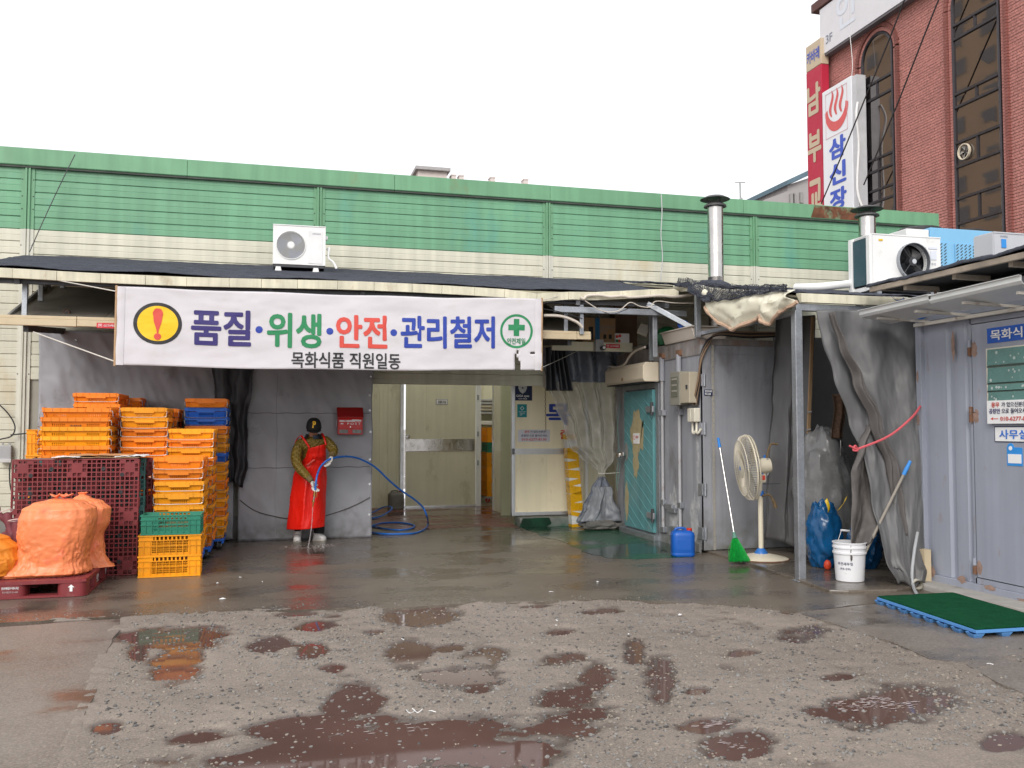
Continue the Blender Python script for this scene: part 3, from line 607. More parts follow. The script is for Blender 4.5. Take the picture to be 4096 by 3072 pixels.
mb = MB(); mb.surf(torn, 44, 12); solidify(mb.build('torn_edge_sheet', mat('torn_cream_sheet', (.74, .70, .56), .4, var=.10, vs=5, dirt=(.45, .30, .20), da=.16, ds=4), tc, smooth=25, fix=False), .006)
mb = MB(); edge = [Vector(torn(i / 44, 1.0)) + Vector((-.006, 0, .004)) for i in range(12, 45)]
mb.tube(edge, [.018 + .012 * abs(fbm(i * .7, 3, 3)) for i in range(len(edge))], 6); mb.build('torn_foam_edge', mat('foam_core', (.55, .38, .27), .9, var=.2, vs=12, bump=.5, bs=50), tc)
def nd(u, v):
    p = Vector(torn(u * .93 + .02, 0)); q = Vector(torn(u * .93 + .02, interp(u, [(0, .30), (.1, .42), (.22, .75), (.34, .45), (.45, .26), (.6, .20), (.8, .08), (1, .04)])))
    r_ = p.lerp(q, v); return (r_.x - .03 - .03 * abs(fbm(r_.y * 5, v * 3, 8)), r_.y, r_.z + .05 * (1 - v) ** 3 + .02 * fbm(r_.y * 8, v * 2, 1))
mb = MB(); mb.surf(nd, 90, 16); o = mb.build('draped_net', NET, tc, fix=False); w = o.modifiers.new('strands', 'WIREFRAME'); w.thickness = .007; w.use_replace = True
mb = MB(); mb.surf(lambda u, v: tuple(Vector(nd(.0 + u * .34, interp(v, [(0, .62), (1, 1.0)]))) + Vector((-.012, 0, -.015 + .02 * fbm(u * 9, v * 4, 2)))), 40, 8); o = mb.build('bunched_net', NET, tc, fix=False); w = o.modifiers.new('strands', 'WIREFRAME'); w.thickness = .012; w.use_replace = True
mb = MB(); mb.surf(lambda u, v: (lerp(4.80, 4.95, v) , lerp(10.2, 7.7, u), r2z(lerp(10.2, 7.7, u)) + .02 + .03 * fbm(u * 9, v * 3, 1) + .05 * (abs(u - .35) < .12) * math.sin(v * 3.14)), 70, 8); solidify(mb.build('rolled_net', NET, tc, smooth=180, fix=False), .02)
mb = MB(); mb.tube(spline([(6.4, 8.2, 2.92), (6.7, 8.9, 3.1), (6.05, 9.0, 3.03), (5.9, 9.3, 3.06)], 8), .045, 12); mb.build('white_drain_pipe', WHITEP, tc, smooth=True)

# ================================================================ BANNER
BY = 10.10
bn = thing('banner', 'wide white cloth banner with colourful slogan and a yellow warning disc', 'banner', (.75, BY, 2.07))
BX0, BX1 = on_y(462, 1300, BY).x, on_y(2167, 1330, BY).x
def ban_top(u): return lerp(2.895, 2.935, u) - .022 * math.sin(u * math.pi) + .004 * math.sin(u * 23)
def ban_bot(u): return lerp(2.078, 2.105, u) - .028 * math.sin(u * math.pi) + .004 * math.sin(u * 17)
def ban_pt(u, v, lift=0.0):
    z = lerp(ban_bot(u), ban_top(u), v); x = lerp(BX0, BX1, u)
    y = BY + .02 * math.sin(u * 9 + v) + .012 * fbm(u * 7, v * 3, 2) + .018 * math.sin(u * math.pi) * (v - .5) + .004 * math.sin(u * 40 + v * 7) * (1 - v) ** 2
    return Vector((x, y - lift, z))
CLOTH = mat('banner_cloth', (.60, .575, .60), .75, var=.04, vs=3, dirt=(.55, .52, .50), da=.05, ds=4, bump=.1, bs=300)
mb = MB(); NU, NV = 200, 40; tear = [(i, j) for i in range(186, 189) for j in range(0, 9 - (i - 186) * 2)] + [(i, 9) for i in range(194, 199)] + [(187, j) for j in range(9, 11)]
vs = [ban_pt(i / NU, j / NV) for j in range(NV + 1) for i in range(NU + 1)]
mb.add(vs, [(j * (NU + 1) + i, j * (NU + 1) + i + 1, (j + 1) * (NU + 1) + i + 1, (j + 1) * (NU + 1) + i) for j in range(NV) for i in range(NU) if (i, j) not in tear])
solidify(mb.build('cloth', CLOTH, bn, smooth=180, fix=False), .003)
for u in (.0, 1.0):
    p, q = ban_pt(u, -.012), ban_pt(u, 1.012); mb = MB(); mb.tube([p, q], .012, 8); mb.build('end_pole', WOODT, bn)
    mb = MB(); mb.surf(lambda a, b: tuple(ban_pt(abs(u - a * .018), b, .005 + .006 * math.sin(a * 3.1))), 4, 24); mb.build('sleeve', CLOTH, bn, smooth=180, fix=False)
BW, BHh = BX1 - BX0, .82
def ban_map(cx, cz):          # banner coordinates in metres from the lower left corner
    return lambda x, y, l: tuple(ban_pt((cx + x) / BW, (cz + y) / BHh, l))
def ban_text(body, m, px0, px1, py0, py1, bold=.03):
    k = BW / (2167 - 462); cx = ((px0 + px1) / 2 - 462) * k; top_y = lerp(1152, 1197, ((px0 + px1) / 2 - 462) / 1705); bot_y = lerp(1462, 1482, ((px0 + px1) / 2 - 462) / 1705)
    cz = BHh * (bot_y - (py0 + py1) / 2) / (bot_y - top_y); h = BHh * (py1 - py0) / (bot_y - top_y)
    return write('lettering', body, m, bn, (0, 0, 0), w=(px1 - px0) * k, h=h, bold=bold, map3=ban_map(cx, cz), off=.007)
for body, c_, a, b, t, d in (('품질', 'violet', 735, 962, 1237, 1380), ('위생', 'green', 1022, 1235, 1248, 1388), ('안전', 'red', 1292, 1502, 1255, 1388), ('관리철저', 'blue', 1556, 1960, 1260, 1392)):
    ban_text(body, PRINT[c_], a, b, t, d)
ban_text('목화식품 직원일동', PRINT['black'], 1118, 1556, 1404, 1468, .02)
ban_text('안전제일', PRINT['green'], 2014, 2094, 1353, 1378, .02)
def ban_disc(name, m, px, py, r0, r1, lift, n=40, sy=1.0):
    k = BW / 1705; cx = (px - 462) * k; u = (px - 462) / 1705; ty, by = lerp(1152, 1197, u), lerp(1462, 1482, u); cz = BHh * (by - py) / (by - ty); mp = ban_map(cx, cz)
    mb = MB(); q_ = 8; vs = [mp(lerp(r0, r1, i / q_) * k * math.cos(a), lerp(r0, r1, i / q_) * k * sy * math.sin(a), lift) for i in range(q_ + 1) for a in [2 * math.pi * j / n for j in range(n)]]
    mb.add(vs, [(i * n + j, i * n + (j + 1) % n, (i + 1) * n + (j + 1) % n, (i + 1) * n + j) for i in range(q_) for j in range(n)]); return mb.build(name, m, bn, fix=False)
for x in (992, 1268, 1528): ban_disc('dot', PRINT['blue'], x, 1315 + (x - 992) * .02, 0.01, 14, .004)
ban_disc('warning_ring', PRINT['black'], 613, 1297, 75, 89, .005, sy=.92); ban_disc('warning_disc', PRINT['yellow'], 613, 1297, .01, 76, .0036, sy=.92)
ban_disc('safety_ring', PRINT['green'], 2055, 1326, 62, 72, .004); ban_disc('exclamation_dot', PRINT['red'], 613, 1349, .01, 13, .008)
k = BW / 1705; mp = ban_map((613 - 462) * k, BHh * (1463 - 1297) / 309); mb = MB()
mb.surf(lambda u, v: mp((2 * u - 1) * interp(v, [(0, 3), (.6, 16), (.82, 19), (.93, 15), (1, 7)]) * k, lerp(-36, 60, v) * k, .008), 6, 20); mb.build('exclamation_stroke', PRINT['red'], bn, fix=False)
mp = ban_map((2055 - 462) * k, BHh * (1480 - 1312) / 284); mb = MB()
mb.add([mp(x * k, y * k, .005) for x, y in ((-12, -36), (12, -36), (12, -12), (36, -12), (36, 12), (12, 12), (12, 36), (-12, 36), (-12, 12), (-36, 12), (-36, -12), (-12, -12))], [tuple(range(12))]); mb.build('safety_cross', PRINT['green'], bn, fix=False)
for pts, rr in (([on_y(462, 1447, BY), on_y(133, 1328, 10.35)], .007), ([on_y(462, 1165, BY), on_y(225, 1120, CY)], .006), ([on_y(2168, 1470, BY), on_y(2235, 1440, 11.4), on_y(2340, 1390, 11.9)], .004), ([on_y(2168, 1200, BY), on_y(2250, 1180, CY)], .004)):
    mb = MB(); mb.tube(pts, rr, 6); mb.build('rope', mat('white_rope', (.6, .57, .52), .9), bn)

# ================================================================ GREY TARPAULINS over the left opening
def tarp(name, label, m, x0, x1, z0, z1, y, fold, seed, group=None):
    t = thing(name, label, 'tarpaulin', ((x0 + x1) / 2, y, 0), group=group)
    def fn(u, v):
        x = lerp(x0, x1, u); z = lerp(z1, z0, v)
        w = fold * (fbm(x * 1.7 + .5 * z, z * .7, seed) + .45 * math.sin(x * 5.3 + 1.2 * z + seed)) * (.35 + .65 * math.sin(math.pi * min(1, v * 1.1)))
        w += .35 * fold * fbm(x * 5 + z * 2.2, z * 2.5, seed + 3)
        w += .03 * math.sin(v * 60) * max(0, .06 - v) * 10 * fold        # gathered hem
        return (x + .012 * fbm(z * 2, seed), y + w, z)
    mb = MB(); mb.surf(fn, int((x1 - x0) * 42), 80); o = solidify(mb.build('sheet', m, t, smooth=180, fix=False), .003)
    return t, fn
t1, f1 = tarp('tarpaulin', 'grey tarpaulin sheet hanging behind the orange crates', TARP, -2.70, -.42, .02, 2.62, 12.12, .055, 3.0)
t2, f2 = tarp('tarpaulin', 'grey tarpaulin sheet with welded seams behind the person', TARP, -.36, 1.325, .0, 2.62, 12.08, .030, 8.0)
def on_tarp(f, x, z, x0, x1, z0, z1, lift=.006): p = f((x - x0) / (x1 - x0), (z1 - z) / (z1 - z0)); return Vector((p[0], p[1] - lift, p[2]))
for zz in (.92, 1.62):
    mb = MB(); mb.tube([on_tarp(f2, lerp(-.34, 1.30, i / 40), zz + .004 * math.sin(i), -.36, 1.325, 0, 2.62, .003) for i in range(41)], .004, 5); mb.build('seam', mat('tarp_seam', (.12, .12, .13), .6), t2)
mb = MB(); mb.tube([on_tarp(f2, .10, lerp(.05, 2.6, i / 40), -.36, 1.325, 0, 2.62, .003) for i in range(41)], .004, 5); mb.build('seam', mat('pale_seam', (.32, .32, .34), .6), t2)
for zz in (.30, .70, 1.02, 1.38, 1.66, 1.86, 2.1):
    p = on_tarp(f2, 1.29, zz, -.36, 1.325, 0, 2.62); mb = MB(); mb.lathe([(.006, -.002), (.016, -.005), (.018, 0), (.016, .004)], p, 12, 'y'); mb.build('eyelet', ALU, t2, smooth=True)
for (x, z) in ((-2.3, 2.5), (-1.6, 2.5), (-1.0, 1.72), (-2.62, 1.6)):
    p = on_tarp(f1, x, z, -2.7, -.42, .02, 2.62); mb = MB(); mb.lathe([(.006, -.002), (.018, -.005), (.020, 0), (.018, .004)], p, 12, 'y'); mb.build('eyelet', GALV, t1, smooth=True)
cordp = [on_tarp(f2, x, z, -.36, 1.325, 0, 2.62, .012) for x, z in ((-.34, .52), (-.15, .38), (.1, .30), (.3, .27), (.6, .27), (.85, .33), (1.1, .42), (1.3, .52))]
mb = MB(); mb.tube(spline(cordp, 6), .005, 6); tag(mb.build('tie_cord', mat('brown_cord', (.10, .085, .07), .9)), 'thin dark cord sagging across the grey tarpaulin', 'cord')
# black flap in the gap
bf = thing('black_flap', 'narrow black plastic flap hanging between the two grey tarpaulins', 'tarpaulin', (-.45, 12.0, 1.0))
def bfn(u, v):
    z = lerp(2.6, .72, v); w = interp(v, [(0, .62), (.35, .46), (.6, .34), (.85, .30), (1, .20)]); xl = interp(v, [(0, -.74), (.4, -.66), (.7, -.58), (1, -.50)])
    return (xl + w * u + .02 * fbm(v * 6, u * 3), 12.0 + .03 * math.sin(u * 14 + v * 3) + .03 * fbm(u * 4, v * 6), z + .04 * math.sin(u * 5) * v)
mb = MB(); mb.surf(bfn, 40, 50); solidify(mb.build('sheet', TARPD, bf, smooth=180, fix=False), .003)
# left edge: wall bits
jb = thing('junction_box', 'small grey junction box on the cream siding with a cable below', 'electrical box', (-3.05, 12.27, 1.3))
p = on_y(26, 1815, 12.24); mb = MB(); mb.box(p.x - .075, p.x + .06, 12.20, 12.272, p.z - .10, p.z + .10); mb.build('body', GREYP, jb, bevel=.012)
mb = MB(); mb.box(p.x - .08, p.x + .065, 12.185, 12.2, p.z - .105, p.z - .06); mb.build('lid', mat('pale_grey_plastic', (.5, .5, .5), .5), jb, bevel=.006)
for sx in (-.045, .03):
    mb = MB(); mb.lathe([(.012, 0), (.012, -.02), (.0001, -.022)], (p.x + sx, 12.25, p.z + .12), 10, 'y'); mb.build('lug', GREYP, jb)
for pts in ([on_y(*q, 12.2) for q in ((-20, 1605), (20, 1640), (50, 1680), (60, 1715), (45, 1745), (10, 1755), (-20, 1762))], [on_y(*q, 12.2) for q in ((42, 1740), (70, 1737), (120, 1733), (170, 1735))], [on_y(*q, 12.2) for q in ((40, 1855), (38, 1900), (42, 1950), (56, 1995), (70, 2020))], [on_y(*q, 12.2) for q in ((-10, 2040), (5, 2072), (12, 2082))]):
    mb = MB(); mb.tube(spline(pts, 6), .008, 6); mb.build('cable', BLACKP, jb, smooth=True)
mb = MB(); mb.tube(spline([on_y(*q, 12.15) for q in ((300, 618), (240, 740), (170, 890), (118, 1008))], 4), .006, 5); tag(mb.build('roof_cable', DARKSTEEL), 'thin cable running from the parapet down to the canopy edge', 'cable')
mb = MB(); mb.tube(spline([on_y(*q, 12.2) for q in ((2645, 778), (2648, 850), (2644, 940), (2650, 1030), (2642, 1125))], 5), .008, 5); tag(mb.build('wall_wire', mat('pale_grey_plastic', (.5, .5, .5))), 'pale wire hanging down the green siding beside the flue', 'cable')

# CCTV camera and stickers
def cctv_sign(p, w, h, lab):
    t = thing('cctv_sign', lab, 'sign', p); mb = MB(); mb.box(p.x, p.x + w, p.y - .004, p.y, p.z - h, p.z); mb.build('plate', mat('sign_red', (.60, .02, .035), .4, var=.02), t)
    write('lettering', 'CCTV작동중', PRINT['white'], t, (p.x + w * .6, p.y - .004, p.z - h / 2), w=w * .62, h=h * .5, bold=.02)
    mb = MB(); mb.box(p.x + w * .06, p.x + w * .22, p.y - .006, p.y - .004, p.z - h * .80, p.z - h * .2); mb.build('icon_frame', PRINT['white'], t)
    mb = MB(); mb.box(p.x + w * .075, p.x + w * .205, p.y - .008, p.y - .006, p.z - h * .74, p.z - h * .26); mb.build('icon_field', mat('sign_red', (.6, .02, .035)), t)
    mb = MB(); mb.add([(p.x + w * .09, p.y - .009, p.z - h * .5), (p.x + w * .19, p.y - .009, p.z - h * .55), (p.x + w * .18, p.y - .009, p.z - h * .35), (p.x + w * .09, p.y - .009, p.z - h * .38)], [(0, 1, 2, 3)]); mb.build('icon', PRINT['white'], t, fix=False)
cctv_sign(on_y(387, 1291, 10.298), .235, .055, 'red sign on the awning beam, partly covered by the banner')
cc = thing('security_camera', 'round security camera on a bracket on the brown awning roof', 'camera', on_y(262, 1260, 10.75))
p = on_y(268, 1250, 10.7); mb = MB(); mb.lathe([(.022, .06), (.034, .05), (.036, -.03), (.032, -.04), (.026, -.03), (.012, -.025)], p, 20, 'y'); mb.build('body', mat('camera_bronze', (.16, .10, .08), .4), cc, smooth=True)
mb = MB(); mb.lathe([(.0001, -.034), (.014, -.033), (.014, -.03)], p, 16, 'y'); mb.build('lens', BLACKP, cc)
mb = MB(); mb.box(p.x - .10, p.x + .07, p.y - .01, p.y + .05, p.z - .085, p.z - .05); mb.build('bracket', WHITEP, cc, bevel=.006)
mb = MB(); mb.tube([p + Vector((-.02, .03, .0)), p + Vector((-.03, .05, -.06))], .012, 8); mb.build('arm', GREYP, cc)

# ================================================================ AIR CONDITIONER on the canopy
def fan_guard(mbg, c, R0, R1, rings, spokes, r, axis_y, twist=.0):
    for k in range(rings):
        rr = lerp(R0, R1, k / (rings - 1)); mbg.tube([(c.x + rr * math.cos(a), axis_y, c.z + rr * math.sin(a)) for a in [2 * math.pi * j / 40 for j in range(40)]], r, 4, closed=True)
    for k in range(spokes):
        a = 2 * math.pi * k / spokes; mbg.tube([(c.x + lerp(R0, R1, t) * math.cos(a + twist * t), axis_y - .003, c.z + lerp(R0, R1, t) * math.sin(a + twist * t)) for t in (0, .25, .5, .75, 1)], r, 4)
def blades(mbb, c, r0, r1, n, y, tw=.5):
    for k in range(n):
        a = 2 * math.pi * k / n
        mbb.surf(lambda u, v: (c.x + lerp(r0, r1, v) * math.cos(a + u * tw + v * .5), y + .05 * (u - .5), c.z + lerp(r0, r1, v) * math.sin(a + u * tw + v * .5)), 6, 6)
ac = thing('air_conditioner', 'white air conditioner outdoor unit standing on the netted canopy', 'air conditioner', (.35, 11.4, 3.38))
a0, a1, az0, az1, ay0, ay1 = .025, .655, 3.435, 3.91, 11.4, 11.66
fc = Vector((.238, ay0, 3.672))
def holed_front(mb, x0, x1, z0, z1, y, c, r, n=48):
    """front sheet with a round opening"""
    vs, fs = [], []
    for j in range(n):
        a = 2 * math.pi * j / n; dx, dz = math.cos(a), math.sin(a)
        t = min(((x1 - c.x) / dx if dx > 1e-6 else (x0 - c.x) / dx if dx < -1e-6 else 9), ((z1 - c.z) / dz if dz > 1e-6 else (z0 - c.z) / dz if dz < -1e-6 else 9))
        vs += [(c.x + r * dx, y, c.z + r * dz), (c.x + t * dx, y, c.z + t * dz), (c.x + r * dx, y + .05, c.z + r * dz)]
    for j in range(n):
        k = (j + 1) % n; fs += [(3 * j, 3 * j + 1, 3 * k + 1, 3 * k), (3 * j, 3 * k, 3 * k + 2, 3 * j + 2)]
    for (cx_, cz_) in ((x0, z0), (x1, z0), (x1, z1), (x0, z1)):
        a = math.atan2(cz_ - c.z, cx_ - c.x) % (2 * math.pi); j = int(a / (2 * math.pi / n)); o = len(vs); vs.append((cx_, y, cz_)); fs.append((3 * j + 1, o, 3 * ((j + 1) % n) + 1))
    mb.add(vs, fs)
mb = MB(); holed_front(mb, a0, a1, az0, az1, ay0, fc, .172); mb.box(a0, a1, ay0 + .004, ay1, az1 - .012, az1).box(a0, a1, ay0 + .004, ay1, az0, az0 + .012).box(a0, a0 + .01, ay0 + .004, ay1, az0 + .012, az1 - .012).box(a1 - .01, a1, ay0 + .004, ay1, az0 + .012, az1 - .012).box(a0 + .01, a1 - .01, ay1 - .01, ay1, az0 + .012, az1 - .012)
mb.build('cabinet', WHITEP, ac, fix=False)
mb = MB(); mb.box(a0 - .004, a1 + .004, ay0 - .008, ay1 + .004, az1 + .0005, az1 + .014); mb.build('lid', WHITEP, ac, bevel=.006)
mb = MB(); fan_guard(mb, fc, .045, .168, 13, 26, .0017, ay0 - .008, 1.1); mb.build('fan_guard', WHITEP, ac, fix=False)
mb = MB(); mb.tube([(fc.x + .175 * math.cos(R(a)), ay0 - .006, fc.z + .175 * math.sin(R(a))) for a in range(0, 360, 8)], .006, 6, closed=True); mb.build('guard_rim', WHITEP, ac, smooth=True)
mb = MB(); mb.lathe([(.0001, -.016), (.04, -.014), (.044, -.004), (.04, .01)], (fc.x, ay0, fc.z), 24, 'y'); mb.build('hub_cover', WHITEP, ac, smooth=True)
mb = MB(); blades(mb, fc, .03, .16, 3, ay0 + .06, 1.2); mb.build('fan_blade', mat('fan_blue', (.06, .09, .20), .4), ac, smooth=True, fix=False)
mb = MB(); mb.box(a0 + .012, a1 - .012, ay0 + .12, ay0 + .125, az0 + .015, az1 - .015); mb.build('coil', mat('coil_dark', (.05, .055, .065), .6, bump=.3, bs=300), ac)
mb = MB(); mb.box(.448, .618, ay0 - .006, ay0 - .0005, az0 + .02, az1 - .05); mb.build('service_panel', mat('white_panel', (.72, .72, .72), .4), ac, bevel=.002)
write('lettering', 'HIMADE', PRINT['grey'], ac, (.545, ay0 - .006, az1 - .085), w=.10)
mb = MB(); mb.box(a1, a1 + .03, ay0 + .05, ay0 + .12, az1 - .14, az1 - .09); mb.build('side_handle', WHITEP, ac, bevel=.008)
mb = MB(); mb.tube(spline([(a1 + .02, ay0 + .10, az1 - .26), (a1 + .05, ay0 + .08, az1 - .24), (a1 + .04, ay0 + .06, az1 - .36), (a1 + .10, ay0 + .05, az1 - .42), (a1 + .14, ay0 + .03, az1 - .50)], 6), .014, 8); mb.build('pipe', WHITEP, ac, smooth=True)
for x in (.09, .54):
    mb = MB(); mb.prism([(x - .04, ay0 - .02, 3.345), (x + .04, ay0 - .02, 3.345), (x + .028, ay0 - .02, 3.40), (x - .028, ay0 - .02, 3.40)], (0, .3, 0)); mb.build('foot', WHITEP, ac, bevel=.004)
mb = MB(); mb.box(a0 + .01, a1 - .01, ay0 + .01, ay1 - .01, 3.402, 3.433); mb.build('base', DARKSTEEL, ac)

# ================================================================ FLUES
def flue(x, y, z0, z1, r, lab):
    t = thing('flue_pipe', lab, 'chimney', (x, y, z0)); zt = z1 - .12
    mb = MB(); prof = [(r, z0)]
    for zz in (.45, .55, .95): 
        if z0 + zz < zt - .1: prof += [(r, z0 + zz - .01), (r * 1.03, z0 + zz), (r, z0 + zz + .01)]
    mb.lathe(prof + [(r, zt), (r * .9, zt)], (x, y, 0), 28); mb.build('pipe', STEEL, t, smooth=True)
    mb = MB(); mb.lathe([(r * 1.45, zt - .03), (r * 1.4, zt - .01), (r * .85, zt + .03), (r * .7, zt + .03)], (x, y, 0), 28); mb.build('collar', mat('sooty_steel', (.09, .09, .09), .6, .3, var=.2), t, smooth=True)
    mb = MB(); mb.lathe([(r * 1.8, z1 - .045), (r * 1.9, z1 - .05), (r * 1.2, z1 - .01), (.001, z1 + .012)], (x, y, 0), 28); mb.build('rain_cap', MATS['sooty_steel'], t, smooth=True)
    for k in range(3):
        a = 2.1 * k + .5; mb = MB(); mb.bar((x + r * .8 * math.cos(a), y + r * .8 * math.sin(a), zt), (x + r * math.cos(a), y + r * math.sin(a), z1 - .03), .012); mb.build('cap_stay', MATS['sooty_steel'], t)
flue(5.77, 11.0, 2.5, 4.55, .105, 'tall stainless flue rising beside the torn canopy')
flue(8.50, 11.5, 3.3, 4.70, .122, 'stainless flue below the rust patch of the parapet')

# ================================================================ GREY COLD STORE (face x = 4.83, front y = 9.58)
fz = thing('cold_store', 'weathered grey cold store cabin with a teal door and locking bars', 'cold store', (5.4, 11.0, 0))
FX, FY, FZ = 4.83, 9.58, 2.44
mb = MB(); mb.box(FX, 6.0, FY, 12.25, .03, FZ); mb.build('body', FREEZ, fz, bevel=.006)
mb = MB(); mb.box(FX - .012, FX, FY + .02, 12.2, FZ - .16, FZ + .03); mb.build('top_band', FREEZR, fz, bevel=.004)
mb = MB(); mb.box(FX - .02, 6.0, FY - .012, FY, FZ - .05, FZ + .02); mb.build('front_top_rail', FREEZR, fz)
mb = MB(); mb.box(FX - .014, FX + .10, FY - .014, FY - .001, .03, FZ - .05).box(FX - .014, FX - .001, FY - .014, FY + .05, .03, FZ - .2); mb.build('corner_post', FREEZ, fz)
mb = MB(); mb.box(FX + .125, FX + .155, FY - .010, FY - .001, .03, FZ - .05); mb.build('rivet_strip', mat('pale_strip', (.33, .31, .27), .6, var=.15), fz)
for k in range(34):
    mb = MB() if k == 0 else mb; mb.lathe([(.008, 0), (.007, -.005), (.0001, -.007)], (FX + .14, FY - .01, .12 + k * .065), 8, 'y')
for k in range(12): mb.lathe([(.008, 0), (.007, -.005), (.0001, -.007)], (FX + .2 + k * .065, FY - .001, FZ - .07), 8, 'y'); mb.lathe([(.008, 0), (.007, -.005), (.0001, -.007)], (FX + .2 + k * .065, FY - .001, FZ - .12), 8, 'y')
o = mb.build('rivet_row', FREEZ, fz); o['kind'] = 'stuff'
mb = MB(); mb.box(FX + .18, 5.98, FY - .006, FY - .001, FZ - .15, FZ - .055); mb.build('front_header', FREEZ, fz)
mb = MB(); mb.box(FX - .03, FX, 9.62, 12.2, 0.0, .10); mb.build('base_rail', FREEZ, fz)
for (y, z) in ((9.60, 1.98), (9.60, 1.42), (9.60, .72), (9.60, .22)):
    mb = MB(); mb.box(FX - .02, FX + .02, FY - .022, FY + .09, z - .07, z + .07); mb.build('corner_hinge', GALV if z < 1 else FREEZ, fz, bevel=.006)
    mb = MB(); mb.tube([(FX + .022, FY - .026, z - .07), (FX + .022, FY - .026, z + .07)], .014, 10); mb.build('hinge_pin', GALV, fz)
for (y, nm) in ((10.60, 'a'), (10.11, 'b')):
    mb = MB(); mb.tube([(FX - .035, y, .14), (FX - .035, y, 2.30)], .020, 10); mb.build('locking_bar', mat('bar_grey', (.36, .36, .37), .5, var=.12, dirt=RUST, da=.12, ds=7), fz, smooth=True)
    mb = MB(); mb.tube([(FX - .035, y, 2.02), (FX - .035, y, 2.32)], .034, 12); mb.build('bar_sleeve', FREEZ, fz, smooth=True)
    for z in (.16, .50, 1.62, 2.34):
        mb = MB(); mb.box(FX - .055, FX - .002, y - .05, y + .05, z - .035, z + .035); mb.build('bar_bracket', GALV if z < 1 else RUSTM if z > 2.3 else FREEZ, fz, bevel=.006)
for (y, z) in ((10.36, .42), (10.33, .20), (10.44, .46)):
    mb = MB(); mb.box(FX - .05, FX - .002, y - .12, y + .09, z - .03, z + .03); mb.build('latch_handle', GALV, fz, bevel=.01)
# peeling paint patches
mb = MB()
for (cy, cz, sy, sz, sd) in ((10.36, .34, .12, .34, 1), (9.80, .36, .10, .25, 2), (9.68, .95, .05, .5, 3)):
    pts = [(FX - .003, cy + sy * math.cos(a) * (1 + .5 * fbm(3 * math.cos(a), 3 * math.sin(a), sd)), max(.11, cz + sz * math.sin(a) * (1 + .5 * fbm(3 * math.cos(a) + 4, 3 * math.sin(a), sd)))) for a in [2 * math.pi * j / 26 for j in range(26)]]
    mb = MB(); mb.prism(pts, (.002, 0, 0)); mb.build('peeled_patch', mat('bare_grey', (.42, .42, .42), .7, var=.3, vs=14, dirt=(.25, .26, .30), da=.5, ds=16), fz)
# teal door
td = thing('insulated_door', 'peeling teal insulated door with steel hinges in the grey cold store', 'door', (4.78, 11.3, .08))
TEAL = mat('teal_paint', (.105, .275, .29), .5, var=.14, vs=2, streak=.12, dirt=(.22, .31, .31), da=.22, ds=3)
mb = MB(); mb.box(4.765, 4.825, 10.83, 11.80, .09, 1.925); mb.build('leaf', TEAL, td, bevel=.006)
for k in range(16):
    z0 = .12 + k * .155; mb = MB(); a, b = Vector((4.762, 10.84, z0 - .32)), Vector((4.762, 11.79, z0 + .20))
    if a.z < .11: t = (.11 - a.z) / (b.z - a.z); a = a.lerp(b, t)
    if b.z > 1.91: t = (1.91 - a.z) / (b.z - a.z); b = a.lerp(b, t)
    if b.z > a.z + .02: mb.bar(a, b, .006, .004); mb.build('tread_line', mat('teal_line', (.135, .31, .325), .5), td)
def patch(name, parent, X, cy, cz, sy, sz, sd, m, j=.45):
    pts = [(X, cy + sy * math.cos(a) * (1 + j * fbm(2.5 * math.cos(a), 2.5 * math.sin(a), sd)), cz + sz * math.sin(a) * (1 + j * fbm(2.5 * math.cos(a) + 4, 2.5 * math.sin(a), sd, 6))) for a in [2 * math.pi * q / 44 for q in range(44)]]
    mb = MB(); mb.prism(pts, (.002, 0, 0)); return mb.build(name, m, parent)
TAN = mat('bare_tan_board', (.42, .35, .20), .8, var=.2, vs=8, dirt=(.22, .19, .14), da=.3, ds=8)
patch('peeled_patch', td, 4.758, 11.33, 1.36, .20, .33, 11, TAN); patch('peeled_patch', td, 4.757, 11.38, .98, .10, .22, 12, TAN); patch('peeled_patch', td, 4.758, 11.71, .42, .06, .26, 13, TAN); patch('peeled_patch', td, 4.757, 11.71, 1.10, .06, .12, 14, mat('grey_patch', (.25, .25, .24), .8))
mb = MB(); mb.box(4.752, 4.7565, 11.25, 11.45, 1.22, 1.36); mb.build('notice', PRINT['white'], td)
write('lettering', '문닫고', PRINT['red'], td, (4.752, 11.31, 1.31), w=.09, face='-x', bold=.02)
mb = MB(); mb.lathe([(.022, 0), (.03, 0), (.03, .001), (.022, .001)], (4.751, 11.41, 1.30), 20, 'x', ring=True); mb.build('no_entry_ring', PRINT['red'], td, fix=False)
for z in (.32, 1.68):
    mb = MB(); mb.box(4.73, 4.762, 10.76, 10.98, z - .05, z + .03); mb.build('hinge', GALV, td, bevel=.008)
    mb = MB(); mb.tube([(4.735, 10.79, z - .09), (4.735, 10.79, z + .08)], .02, 10); mb.build('hinge_barrel', DARKSTEEL, td)
mb = MB(); mb.box(4.70, 4.76, 11.70, 11.86, 1.04, 1.10).box(4.68, 4.72, 11.80, 11.93, 1.02, 1.08); mb.build('latch', STEEL, td, bevel=.012)
mb = MB(); mb.box(4.79, 4.828, 11.82, 11.92, 0, 2.05).box(4.79, 4.828, 10.70, 10.80, 0, 2.0).box(4.79, 4.828, 10.80, 11.82, 1.945, 2.05).box(4.72, 4.828, 10.72, 11.90, 0, .07); mb.build('frame', GALV, td, bevel=.004)
